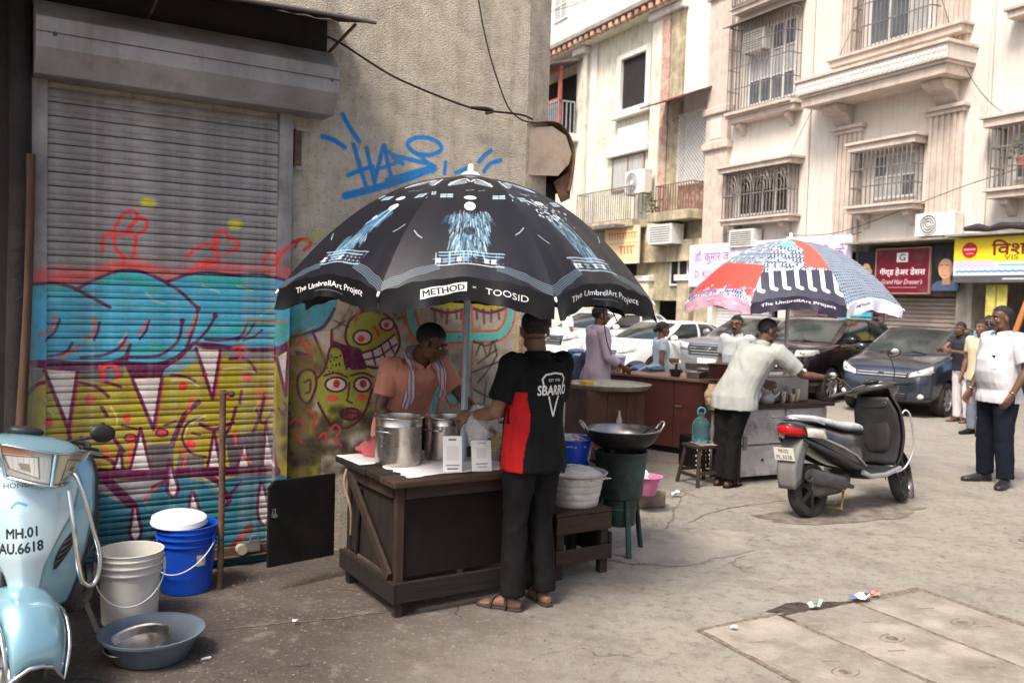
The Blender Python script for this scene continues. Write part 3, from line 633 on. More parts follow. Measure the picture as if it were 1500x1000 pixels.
    for p in rib: S(p, 15, (104, 216, 208))
    E((658, 444), 26, 11, (200, 190, 50)); E((716, 446), 24, 10, (206, 192, 52))
    for x in (636, 646, 656, 668, 676, 698, 708, 720, 730): S([(x, 454), (x+r.uniform(-2, 2), 458+r.uniform(6, 18))], 4.5, (120, 24, 76), 3, .9)
    S([(632, 452), (656, 458), (684, 452)], 5, (120, 24, 76)); S([(694, 452), (716, 458), (740, 452)], 5, (120, 24, 76))
    for _ in range(14):
        x, y = r.uniform(640, 668), r.uniform(510, 548); S([(x, y), (x+r.uniform(-9, 9), y+r.uniform(-9, 14))], 4, r.choice([(196, 190, 190), (120, 40, 48), (210, 205, 200)]), 3, .7)
    for pts in ([(694, 500), (712, 506), (728, 498)], [(697, 520), (706, 502), (714, 522), (722, 500), (728, 520)], [(700, 532), (716, 520), (728, 512)], [(700, 560), (716, 540), (728, 520)], [(694, 570), (712, 580), (740, 590)], [(712, 560), (708, 600)], [(692, 545), (730, 530)], [(700, 590), (720, 602), (736, 622)]): S(pts, 3.6, (54, 46, 52), 2.5, .8)
    S([(756, 480), (755, 520), (757, 560)], 5, (206, 180, 60), 2, .8)
    # red scrawls on bare metal
    for pts in ([(150, 368), (150, 350), (158, 343), (172, 344), (190, 342), (198, 352), (194, 376)], [(162, 346), (176, 318), (192, 309), (200, 318), (186, 338)], [(186, 342), (198, 322), (212, 322), (213, 334), (198, 346)], [(166, 346), (168, 364), (180, 376), (180, 388)],
                [(272, 376), (290, 362), (306, 358), (312, 368)], [(318, 355), (316, 342), (326, 338), (334, 350)], [(334, 352), (346, 352), (346, 364), (332, 370)], [(312, 350), (316, 366), (318, 382), (300, 388), (278, 398)], [(284, 388), (308, 380)],
                [(384, 384), (392, 372), (404, 370)], [(404, 378), (418, 362), (436, 352), (452, 350)], [(392, 396), (402, 388), (400, 376)], [(432, 362), (440, 350), (456, 356), (446, 366)], [(146, 535), (150, 556), (152, 536), (168, 536), (172, 552)], [(338, 512), (350, 506), (362, 514)], [(350, 512), (350, 526)]): S(pts, 5.2, RE, 2.4, .95)
    for c in ((216, 297), (343, 329)): S([(c[0]-4, c[1]), (c[0]+4, c[1])], 13, (214, 206, 30), 6, .9)
    S([(450, 352), (468, 342)], 9, (190, 190, 60), 7, .7)
    # left end
    P([(-60, 372), (0, 372), (30, 376), (30, 520), (0, 530), (-60, 530)], (50, 140, 165), .9); S([(-40, 348), (0, 345), (6, 358), (-2, 372)], 6, RE); S([(-60, 380), (30, 384)], 10, RE, 8, .5); S([(-40, 470), (10, 500), (30, 480)], 5, (200, 200, 200)); S([(-40, 525), (30, 522)], 6, PU)
    # blue tag high on the plaster
    TB = (10, 138, 218)
    for pts, w in (([(502, 168), (513, 188), (526, 207)], 8), ([(472, 200), (488, 205), (505, 216)], 8), ([(518, 212), (526, 240), (536, 272)], 7.5), ([(537, 217), (543, 244), (549, 269)], 7.5), ([(510, 257), (526, 250), (546, 244)], 7.5), ([(549, 264), (556, 236), (563, 213), (568, 240), (574, 263)], 7.5), ([(548, 250), (588, 236)], 6), ([(570, 222), (580, 234), (590, 240)], 7), ([(576, 228), (610, 236), (634, 243), (606, 252), (566, 264)], 7.5), ([(506, 287), (530, 281), (560, 273), (600, 260), (636, 246)], 12),
                   ([(608, 224), (622, 234), (634, 252)], 7), ([(653, 238), (651, 254)], 7), ([(668, 253), (686, 246)], 7), ([(702, 237), (710, 228), (719, 221)], 8), ([(709, 251), (718, 240), (733, 235)], 8)): S(pts, w, TB, 2.2)
    S([(597, 212), (606, 203), (626, 202), (643, 210), (646, 220), (630, 227), (608, 224)], 7.5, TB, 2.2, closed=True)
    return C.image('wall_graffiti')
GIMG = graffiti()

# ================================================================== plastered corner building with the roller shutter
def wallbuild():
    root = thing('corner_building', 'tan pebble plastered corner building covered in colourful graffiti', 'building', W0, WROT)
    io = (root, GS0, GZ0, GW, GH)
    pl = mat('pebble_plaster', (.56, .49, .39), .92, var=.16, vs=7, bump=1.0, bs=85, bdist=.025, img=GIMG, imgobj=io, wear=.16, rnd=False, dirt=(.20, .165, .13), da=.5, ds=1.6, dlo=.5, dhi=.75, dirt2=(.13, .11, .09), da2=.5, ds2=26, streak=((.20, .165, .13), .5))
    zinc = mat('shutter_zinc', (.27, .255, .25), .55, .12, var=.25, vs=4, bump=.15, bs=140, img=GIMG, imgobj=io, wear=.25, dirt=(.055, .046, .042), da=.75, ds=2.6, dlo=.44, dhi=.72, dirt2=(.12, .07, .045), da2=.35, ds2=14, streak=((.46, .44, .44), .5), rnd=False)
    zinc2 = mat('box_zinc', (.29, .27, .265), .48, .3, var=.22, vs=3, bump=.08, bs=60, dirt=(.12, .09, .075), da=.6, ds=2.2, streak=((.14, .08, .05), .5))
    dark = mat('dark_gap_shade', (.02, .017, .015), .9)  # near-black standing in for shade in gaps and under overhangs
    rust = mat('rusty_iron', (.12, .07, .045), .85, .3, var=.4, vs=9, bump=.4, dirt=(.20, .09, .04), da=.7, ds=6)
    oldw = wood('old_post_wood', (.12, .062, .034), (.05, .03, .02), .8, 'Z')
    # main wall: plan polygon s, -n  with a chamfered corner
    top = 9.0
    plan = [(-6, 0), (2.08, 0), (2.33, .09), (2.33, 5), (-6, 5)]
    mb = MB(); N = 60
    mb.prism(plan, -.1, top); w = mb.build('wall', pl, root)
    # darker shed wall at the left end stands a little proud
    brown = mat('left_wall', (.06, .043, .032), .9, var=.3, vs=4, bump=.5, bs=60, img=GIMG, imgobj=io, wear=.3, rnd=False, dirt=(.04, .03, .025), da=.7)
    mb = MB(); mb.bx(-6, -1.36, -.03, .02, -.05, 4.2); mb.build('side_panel_wall', brown, root)
    # shutter
    sh = thing('roller_shutter', 'closed grey metal roller shutter painted with blue and yellow graffiti', 'shutter', W0, WROT)
    S0, S1 = -1.125, .20; P_ = .0775; zt = 2.86; z0 = .12
    prof = [(-.010, 0), (.007, .0012), (.011, .009), (.0125, .022), (.0085, .0275), (.0125, .033), (.0140, .050), (.011, .064), (.008, .0715), (-.010, .073), (-.010, .0775)]
    def slatmesh():
        mb = MB(); mb.add([(S0, -y-.012, z) for y, z in prof]+[(S1, -y-.012, z) for y, z in prof], [(i, i+11, i+12, i+1) for i in range(10)])
        return mb
    base = slatmesh().build('slat', zinc, sh, smooth=50)
    n = int((zt-z0)/P_); base.location.z = z0
    jr = random.Random(2)
    for i in range(1, n):
        o = base.copy(); COL.objects.link(o); o.parent = sh; o.location = (0, jr.uniform(-.003, .003), z0+i*P_)
    mb = MB(); mb.bx(S0, S1, -.045, -.012, .055, z0); mb.bx(S0, S1, -.07, -.012, .055, .066); mb.build('bottom_rail', rust, sh, bevel=.004)
    for a, b in ((S0-.085, S0+.012), (S1-.012, S1+.075)):
        mb = MB(); mb.bx(a, b, -.062, -.002, .03, 2.92); mb.build('guide_rail', zinc, sh, bevel=.004)
    # locks at the foot
    for px in (352,):
        s, z = wal(px, 792, .05); mb = MB(); mb.cyl((s, -.05, .11), (s, -.10, .11), .032, n=18); mb.build('lock_cylinder', mat('pipe_end', (.42, .36, .28), .6, .2), sh, smooth=40)
        mb = MB(); mb.bx(s+.02, s+.12, -.075, -.046, .085, .15); mb.tube([(s+.05, -.08, .15), (s+.06, -.085, .19), (s+.1, -.085, .19), (s+.11, -.08, .15)], .006, 6); mb.build('padlock', mat('padlock_steel', (.5, .5, .5), .35, .9), sh, bevel=.004)
    # housing
    hb = [(-.004, 2.86), (-.20, 2.86), (-.285, 2.985), (-.285, 3.145), (-.16, 3.26), (-.004, 3.26)]
    mb = MB(); mb.yz(hb, -1.19, .49); mb.build('shutter_housing', zinc2, sh, bevel=.006)
    mb = MB(); mb.bar((-1.19, -.288, 3.065), (.49, -.288, 3.065), .004, .004); mb.build('fold_line', rust, sh)
    for s in (-1.1, .44):
        mb = MB(); mb.ell((s, -.288, 3.06), (.012, .006, .012), 8, 6); mb.build('bolt', rust, sh, smooth=60)
    # awning sheet over the housing
    aw = thing('sheet_awning', 'dark sagging sheet metal awning above the shutter box', 'awning', W0, WROT)
    blk = mat('awning_black', (.03, .027, .026), .8, .2, var=.4, vs=5, bump=.3)
    def sheet(u, v):
        s = -2.2+u*2.78; y = -.002-v*.62; return (s, y, 3.50-.16*v+.006*math.sin(s*40)+(.02*math.sin(s*3)))
    mb = MB(); mb.grid(sheet, 120, 4); mb.build('sheet', blk, aw, solid=.006)
    mb = MB(); mb.tube([sheet(u, 1) for u in np.linspace(0, 1, 20)], .012, 8); mb.build('edge_pipe', mat('edge_pipe', (.14, .12, .11), .6, .5), aw, smooth=60)
    for s in (.5, -.6):
        mb = MB(); mb.bar((s, -.0, 3.28), (s, -.5, 3.36), .014, .014); mb.build('bracket', rust, aw)
    mb = MB(); mb.bx(-2.2, .5, -.02, -.002, 3.30, 3.50); mb.build('awning_shade_strip', dark, aw)  # black strip stands in for the shade beneath the awning
    # posts at the left end
    def post(name, pts, r, m, lab, n=10):
        mb = MB(); mb.tube([(p[0], -p[2], p[1]) for p in pts], r, n); o = mb.build(name, m, None, smooth=60); o.location = W0; o.rotation_euler.z = WROT
        tag(o, lab, 'post'); return o
    def wp(px, py, out): s, z = wal(px, py, out); return (s, z, out)
    a = wp(22, 640, .10); post('wooden_post', [(a[0]-.03, 0, .12), (a[0], a[1], .10), (a[0]+.02, 2.2, .10), (a[0]+.01, 4.3, .10)], .055, mat('tar_post', (.014, .011, .010), .85, var=.4, bump=.4, bs=30), 'thick blackened wooden post at the far left of the shutter')
    a = wp(31, 610, .14); b = wp(44, 280, .14); post('bamboo_pole', catmull([(a[0]-.05, 0, .2), (a[0], a[1], .15), (b[0]-.01, 1.75, .13), (b[0], b[1]+.2, .13)], 6), .027, oldw, 'thin leaning brown bamboo pole left of the shutter')
    # black board standing in for the shaded gap beside the shutter
    mb = MB(); mb.bx(-1.36, -1.215, -.035, -.004, 0, 4.2); mb.build('dark_gap_board', dark, root)
    # iron post in front
    g = G(322, 862); mb = MB(); mb.tube([(0, 0, 0), (.004, 0, .6), (0, 0, 1.16)], .019, 10); ip = mb.build('iron_post', rust, None, smooth=50); ip.location = g; tag(ip, 'thin dark iron post standing in the ground before the shutter', 'post')
    mb = MB(); mb.tube([(0, 0, 1.14), (.03, -.01, 1.145), (.05, -.012, 1.14)], .012, 8); mb.ell((.055, -.012, 1.14), (.02, .02, .02), 8, 6); mb.build('post_knob', blk, ip, smooth=60)
    # wall fittings right of the guide
    mb = MB(); mb.bx(.295, .34, -.03, -.002, 2.55, 2.78); mb.build('broken_plaster', rust, root)
    mb = MB(); mb.bx(.30, .40, -.035, -.032, 2.77, 2.79); mb.bx(.30, .35, -.035, -.032, 2.52, 2.545); mb.build('rail_bracket', zinc2, root)
    # side tiles by the corner
    tl = mat('corner_tile', (.32, .22, .15), .6, var=.4, vs=30, bump=.2)
    sT, zb = wal(764, 520); proto = None
    for j in range(9):
        for i in range(2):
            mb = None
            if proto is None:
                mb = MB(); mb.bx(0, .028, -.006, 0, 0, .034); proto = mb.build('wall_tile', tl, root); o = proto
            else:
                o = proto.copy(); COL.objects.link(o); o.parent = root
            o.location = (sT-.03+i*.033, -.001, zb-.12+j*.039)
    # wires
    wm = mat('cable_black', (.02, .018, .017), .7)
    def wire(name, pts, r, lab, out=.05):
        P3 = []
        for p in pts:
            s, z = wal(p[0], p[1], out); P3.append((s, -out, z))
        mb = MB(); mb.tube(catmull(P3, 8), r, 6); o = mb.build(name, wm, None, smooth=60); o.location = W0; o.rotation_euler.z = WROT; tag(o, lab, 'cable')
    wire('power_cable', [(470, 50), (500, 64), (540, 90), (580, 114), (640, 140), (690, 158), (720, 163), (762, 168), (780, 175)], .008, 'thick black cable sagging across the plaster wall', .06)
    wire('power_cable', [(698, -20), (706, 30), (716, 75), (728, 115), (745, 158), (765, 176), (785, 180)], .006, 'thin black cable dropping from the roof to the wall corner', .08)
    wire('power_cable', [(690, 158), (712, 159), (722, 163), (712, 166)], .012, 'black taped joint on the sagging wall cable', .075)
    # shutter housing round the corner, seen end on
    cream = mat('old_cream_plate', (.42, .33, .25), .75, .1, var=.2, vs=6, bump=.2, dirt=(.16, .07, .04), da=.6, ds=6)
    rb = thing('rusty_shutter_housing', 'rusty shutter housing with cream end plate on the wall corner', 'shutter box', W0, WROT)
    pts = [wal(*p) for p in ((770, 186), (806, 184), (826, 198), (834, 224), (830, 240), (814, 257), (770, 256))]
    pts = [(2.10+(s-pts[0][0]), z) for s, z in pts]
    mb = MB(); mb.xz(pts, .012, .03); mb.build('end_plate', cream, rb, bevel=.003)
    c0 = np.mean(pts, 0); big = [tuple(c0+(np.array(p)-c0)*1.06+np.array([.012, .012])) for p in pts]
    def coverring(y, k=1.): return [(p[0], y, p[1]) for p in big[:5]]
    mb = MB(); mb.grid(lambda u, v: (lambda P: (P[0], .0+v*1.8, P[1]+.012*math.sin(u*9)))(catmull([np.array(p) for p in ((2.08, pts[0][1]+.02), big[1], big[2], big[3], (big[4][0]+.015, big[4][1]-.10), (big[4][0]-.01, big[4][1]-.22))], 5)[int(round(u*25))]), 25, 6)
    mb.build('rusty_cover', rust, rb, smooth=60, solid=.006)
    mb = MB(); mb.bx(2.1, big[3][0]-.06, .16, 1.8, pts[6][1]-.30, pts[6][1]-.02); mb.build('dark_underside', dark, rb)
    s_, z_ = wal(836, 280)
    mb = MB(); mb.xz([(big[4][0]-.14, z_+.06), (big[4][0]+.01, z_+.16), (big[4][0]+.02, z_-.05), (big[4][0]-.06, z_-.09)], .04, .05); mb.build('bent_flap', rust, rb)
    return root
WALLROOT = wallbuild()
# ================================================================== the street front opposite
FLOC = tuple(FN*FD)
beige = mat('beige_render', (.66, .61, .55), .9, var=.05, vs=.8, bump=.12, bs=30, rnd=False, dirt=(.60, .53, .46), da=.55, ds=.6, dirt2=(.5, .44, .38), da2=.3, ds2=2.5, streak=((.44, .38, .33), .55))
trim = mat('pink_trim', (.56, .475, .41), .85, var=.1, vs=3, bump=.1, bs=40, dirt=(.33, .25, .2), da=.5, ds=2.5, streak=((.2, .16, .13), .35))
cream = mat('cream_stucco', (.70, .68, .56), .9, var=.07, vs=1.2, bump=.25, bs=25, rnd=False, dirt=(.72, .71, .67), da=.8, ds=.7, dirt2=(.42, .36, .26), da2=.7, ds2=1.6, streak=((.27, .23, .17), .8))
creamw = mat('white_stucco', (.71, .70, .66), .9, var=.08, vs=1.2, bump=.2, bs=25, dirt=(.52, .47, .38), da=.6, ds=1, streak=((.34, .30, .25), .6))
mossy = mat('mossy_stucco', (.42, .36, .24), .95, var=.25, vs=3, bump=.5, bs=18, dirt=(.14, .14, .08), da=.8, ds=1.4, dirt2=(.55, .5, .4), da2=.5, ds2=3, streak=((.12, .10, .07), .6))
bare = mat('bare_red_plaster', (.48, .30, .24), .95, var=.3, vs=4, bump=.5, bs=20, dirt=(.65, .58, .46), da=.7, ds=2.2)
glassm = mat('window_glass', (.10, .12, .125), .08, 0, var=.3, vs=1, spec=.8)
curtm = mat('window_curtain', (.42, .43, .42), .7, var=.25, vs=6, st=(6, 1, .3))
bluegl = mat('window_blue', (.10, .25, .33), .12, var=.3, vs=1)
wframe = mat('window_white', (.70, .69, .66), .55, var=.08)
gril = mat('grille_iron', (.20, .17, .155), .65, .2, var=.25, vs=5)
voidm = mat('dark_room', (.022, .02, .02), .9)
acw = mat('ac_white', (.68, .66, .62), .5, var=.08, vs=6, dirt=(.4, .36, .3), da=.4)
acd = mat('ac_dark', (.10, .10, .10), .6)
redp = mat('red_paint', (.36, .10, .07), .7, var=.25, vs=6, dirt=(.15, .08, .06), da=.5)
slab_g = mat('grey_slab', (.30, .27, .23), .9, var=.2, vs=3, bump=.3, streak=((.08, .07, .06), .6))
wireb = mat('wire_black', (.03, .028, .028), .7)
F_ = fac

def window(root, u0, u1, z0, z1, nx=3, nz=2, glass=None, fr=.06, y=-.01, frame=None):
    mb = MB(); frame = frame or wframe
    mb.bx(u0, u1, y-.05, y, z0, z0+fr); mb.bx(u0, u1, y-.05, y, z1-fr, z1); mb.bx(u0, u0+fr, y-.05, y, z0+fr, z1-fr); mb.bx(u1-fr, u1, y-.05, y, z0+fr, z1-fr)
    for i in range(1, nx): x = u0+(u1-u0)*i/nx; mb.bx(x-fr/2, x+fr/2, y-.048, y, z0+fr, z1-fr)
    for j in range(1, nz): z = z0+(z1-z0)*j/nz; mb.bx(u0+fr, u1-fr, y-.044, y, z-fr/3, z+fr/3)
    w = mb.build('window', frame, root)
    for i in range(nx):
        for j in range(nz):
            a, b = u0+(u1-u0)*i/nx, u0+(u1-u0)*(i+1)/nx; c, d = z0+(z1-z0)*j/nz, z0+(z1-z0)*(j+1)/nz
            mb = MB(); mb.bx(a+.01, b-.01, y-.02, y-.012, c+.01, d-.01)
            g = glass if glass and not isinstance(glass, (list, tuple)) else ((glass or [glassm, curtm, glassm])[(i*2+j) % len(glass or [1, 2, 3])])
            mb.build('pane', g, w)
    return w
def grille(parent, u0, u1, z0, z1, dep=.4, step=.11, hs=.45, r=.009, scroll=False, name='grille', m=None):
    mb = MB(); ya, yb = -.02, -dep
    n = max(2, int((u1-u0)/step))
    for i in range(n+1):
        x = u0+(u1-u0)*i/n; mb.box((x, yb, (z0+z1)/2), (r*2, r*2, z1-z0))
    nd = max(1, int(dep/step))
    for x in (u0, u1):
        for k in range(nd): mb.box((x, ya+(yb-ya)*k/nd, (z0+z1)/2), (r*2, r*2, z1-z0))
    k = max(1, int((z1-z0)/hs))
    for j in range(k+1):
        z = z0+(z1-z0)*j/k
        mb.box(((u0+u1)/2, yb-.003, z), (u1-u0+.02, r*2.4, r*2.6))
        for x in (u0, u1): mb.box((x, (ya+yb)/2, z), (r*2.4, abs(yb-ya), r*2.6))
    if scroll:
        nn = max(2, int((u1-u0)/.62)); w = (u1-u0)/nn
        for i in range(nn):
            for rr in (.48, .34, .2):
                cx = u0+w*(i+.5)
                mb.tube([(cx+w*rr*math.cos(t), yb-.012, z0+(z1-z0)*.55+(z1-z0)*.42*rr/.48*math.sin(t)) for t in np.linspace(0, math.pi, 10)], r, 4)
    o = mb.build(name, m or gril, parent, clean=False); return o
def ledge(root, name, u0, u1, z0, z1, dep, m=None, brackets=0, lip=True, by=None):
    mb = MB(); m = m or trim
    mb.bx(u0, u1, -dep, .0, z0, z1)
    if lip: mb.bx(u0-.06, u1+.06, -dep-.06, .0, z1+.0005, z1+.07)
    o = mb.build(name, m, root, bevel=.01)
    for i in range(brackets):
        x = u0+(u1-u0)*(.14+.72*i/max(1, brackets-1)); b = MB()
        b.yz([(-.003, z0-.004), (-dep*.8, z0-.004), (-dep*.75, z0-.12), (-dep*.4, z0-.18), (-.06, z0-.34), (-.003, z0-.36)], x-.09, x+.09); b.build('bracket', m, root, bevel=.012)
    return o
def pilaster(root, u0, u1, z0, z1, dep=.10, flutes=5, cap=True):
    mb = MB(); w = u1-u0; n = flutes*2+1; poly = [(u0, -.0)]
    for i in range(n):
        a, b = u0+w*i/n, u0+w*(i+1)/n; y = -dep if i % 2 == 0 else -dep+.035
        poly += [(a, y), (b, y)]
    poly += [(u1, 0)]
    mb.prism(poly, z0, z1); mb.build('pilaster', trim, root)
    if cap:
        for q, (zz, e, h) in enumerate(((z1, .05, .10), (z1+.10, .12, .09))):
            b = MB(); b.bx(u0-e, u1+e, -dep-e, 0, zz+.0005, zz+h); b.build('pilaster_cap', trim, root, bevel=.012)
def ac_unit(root_loc, u0, u1, z0, z1, lab, dep=.32, window_type=False, y0=-.05):
    t = thing('air_conditioner', lab, 'air conditioner', FLOC, FROT, 'air conditioners on the facades')
    mb = MB(); mb.bx(u0, u1, y0-dep, y0, z0, z1); mb.build('casing', acw, t, bevel=.015)
    w, h = u1-u0, z1-z0; f = y0-dep
    if window_type:
        for k in range(7):
            z = z0+h*(.15+.7*k/6); b = MB(); b.bx(u0+w*.08, u1-w*.08, f-.008, f-.001, z-.012, z+.012); b.build('louvre', acd, t)
    else:
        c = (u0+w*.36, f-.004, z0+h*.5); r = min(w*.3, h*.42); b = MB()
        M = Matrix.Translation(c) @ Matrix.Rotation(R_(90), 4, 'X')
        b.lathe([(0, 0), (r, 0), (r, .006)], 24, M=M); b.build('fan_recess', mat('fan_recess', (.30, .31, .30), .6), t)
        for q in (1, .72, .45):
            b = MB(); b.tube([(c[0]+r*q*math.cos(a), f-.014, c[2]+r*q*math.sin(a)) for a in np.linspace(0, 6.283, 25)[:-1]], .008, 5, closed=True); b.build('fan_guard', acw, t)
        b = MB(); b.lathe([(0, .012), (r*.22, .012), (r*.24, 0)], 14, M=M); b.build('fan_hub', wframe, t)
        b = MB(); b.bx(u0+w*.70, u1-w*.06, f-.004, f-.001, z0+h*.25, z1-h*.12); b.build('maker_label', mat('ac_label', (.8, .8, .8), .4), t)
    for x in (u0+w*.15, u1-w*.15):
        b = MB(); b.bx(x-.02, x+.02, y0-dep*.95, -.0, z0-.035, z0-.003); b.build('support', gril, t)
    return t

# ---------------------------------------------------------------- beige building
def beige_building():
    R = thing('beige_apartment_building', 'pale beige apartment building with pink fluted pilasters and window grilles above the shops', 'building', FLOC, FROT)
    UL, UR = -22.5, -3.5
    mb = MB(); mb.bx(UL, UR, 0, 8, 3.42, 17); mb.build('wall', beige, R)
    # ground floor: piers and dark shop backs
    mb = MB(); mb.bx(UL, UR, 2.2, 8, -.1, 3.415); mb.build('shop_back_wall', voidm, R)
    for u in (-22.3, -19.0, -16.3, -13.35, -10.2, -7):
        b = MB(); b.bx(u-.2, u+.2, .0, 2.2, -.1, 3.415); b.build('pier', beige if u < -17 else slab_g, R, bevel=.01)
    # corner pier
    b = MB(); b.bx(UL-.02, -21.5, -.16, 0, 3.45, 17); b.build('corner_pier', trim, R)
    for (px, py, h, e) in ((1058, 163, .22, .10), (1054, 215, .22, .10), (1048, 0, .2, .1)):
        z = F_(px, py)[1]; b = MB(); b.bx(UL-.02-e, -21.5+e, -.16-e, 0, z-h/2, z+h/2); b.build('pier_moulding', trim, R, bevel=.03)
    b = MB(); b.bx(UL+.2, -21.75, -.175, -.1605, F_(1050, 205)[1], F_(1050, 172)[1]); b.build('pier_panel', beige, R)
    # window W1 upper left with tall cage
    z0, z1 = 7.58, 10.0
    window(R, -20.75, -18.85, 7.65, 9.85, 4, 3, [glassm, curtm, glassm, curtm])
    w = MB(); w.bx(-21.3, -18.62, -.5, -.0, 7.42, 7.50); wb = w.build('cage_floor', trim, R)
    grille(wb, -21.2, -18.7, 7.52, 10.0, .46, .12, .6)
    b = MB(); b.yz([(-.002, 10.22), (-.62, 10.02), (-.62, 9.99), (-.002, 10.19)], -21.35, -18.6); b.build('cage_roof', gril, R)
    ledge(R, 'window_sill', -21.3, -18.55, 7.2, 7.36, .34, brackets=2)
    ac_unit(None, -20.75, -19.85, 9.15, 9.75, 'window air conditioner set high in the tall barred window beside the corner pier', .35, True, -.0)
    # window above it (cut by the frame)
    window(R, -20.75, -18.85, 10.75, 12.6, 4, 2, [bluegl, curtm])
    w = ledge(R, 'window_sill', -21.3, -18.55, 10.42, 10.56, .34); grille(w, -21.2, -18.65, 10.64, 12.7, .42, .12, .6)
    # W2 lower left, scrolled iron cage
    window(R, -21.0, -18.9, 4.45, 5.6, 4, 1, [voidm, glassm])
    ledge(R, 'window_hood', -21.45, -18.45, 5.72, 5.86, .5)
    w = ledge(R, 'window_sill', -21.35, -18.5, 4.16, 4.28, .42, brackets=2); grille(w, -21.3, -18.6, 4.36, 5.70, .40, .13, .6, scroll=True, r=.013)
    mb = MB()
    ac_unit(None, -20.95, -19.9, 3.50, 4.02, 'white air conditioner box below the scrolled iron window cage', .35, True)
    # the big projecting hood and window above
    ledge(R, 'balcony_slab', -17.75, -13.45, 7.0, 7.22, .85, trim)
    b = MB(); b.bx(-17.85, -13.35, -.98, 0, 7.292, 7.62); bo = b.build('balcony_parapet', beige, R, bevel=.012)
    b = MB(); b.bx(-17.9, -13.3, -1.03, 0, 7.6205, 7.70); b.build('balcony_coping', trim, R, bevel=.012)
    for i in range(34):
        for j in range(2):
            b = MB(); x = -17.8+i*.131+(j*.06); b.box((x, -.985, 7.37+j*.13), (.075, .02, .075), ry=R_(45)) if i or j else b.box((x, -.985, 7.37), (.075, .02, .075), ry=R_(45))
            b.build('diamond_tile', wframe, bo)
    for x in (-17.05, -14.0):
        b = MB(); b.yz([(-.003, 6.995), (-.62, 6.995), (-.62, 6.9), (-.45, 6.78), (-.2, 6.72), (-.003, 6.45)], x-.28, x+.28); b.build('console', trim, R, bevel=.02)
    pilaster(R, -17.25, -16.42, 3.47, 6.28); pilaster(R, -14.42, -13.55, 3.47, 6.28)
    pilaster(R, -17.25, -16.7, 7.72, 16, cap=False); pilaster(R, -14.25, -13.55, 7.72, 16, cap=False)
    window(R, -16.35, -14.55, 8.35, 10.8, 3, 2, [glassm, curtm, glassm])
    w = ledge(R, 'window_sill', -17.35, -13.5, 8.0, 8.16, .36); grille(w, -16.62, -14.3, 8.25, 11, .34, .12, .55)
    # W3
    window(R, -16.0, -14.75, 4.5, 5.6, 3, 2, [curtm, glassm, curtm])
    ledge(R, 'window_hood', -16.5, -14.5, 5.7, 5.86, .45)
    w = ledge(R, 'window_sill', -16.45, -14.5, 4.16, 4.28, .44, brackets=2); grille(w, -16.4, -14.6, 4.36, 5.68, .42, .12, .34, r=.011)
    # right hand window cut by the frame
    window(R, -12.3, -10.9, 4.6, 5.6, 3, 2, [glassm, curtm])
    ledge(R, 'window_hood', -12.75, -10.4, 5.72, 5.9, .5)
    w = ledge(R, 'window_sill', -12.6, -10.4, 4.2, 4.34, .48, brackets=2); grille(w, -12.55, -10.6, 4.42, 5.7, .46, .12, .34, r=.011)
    ledge(R, 'window_sill', -12.4, -10.2, 7.95, 8.1, .4); window(R, -12.1, -10.6, 8.3, 10.5, 3, 2)
    # drain pipes
    for u in (-18.25, -12.95):
        b = MB(); b.tube([(u, -.05, 3.5), (u, -.05, 16)], .035, 8); b.build('drain_pipe', beige, R, smooth=60)
    # ledge over the shops
    for (a, c, z, d) in ((-16.45, -13.42, 3.44, .55), (-13.38, -8.0, 3.47, .7), (-22.4, -16.5, 3.30, .25)):
        b = MB(); b.bx(a, c, -d, .0, z-.05, z); b.build('shop_ledge', slab_g if a > -17 else beige, R, bevel=.006)
    # leafy pot in the right window
    return R
BEIGE = beige_building()
ac_unit(None, -14.45, -13.42, 3.49, 4.02, 'outdoor air conditioner with round fan above the hairdresser sign')

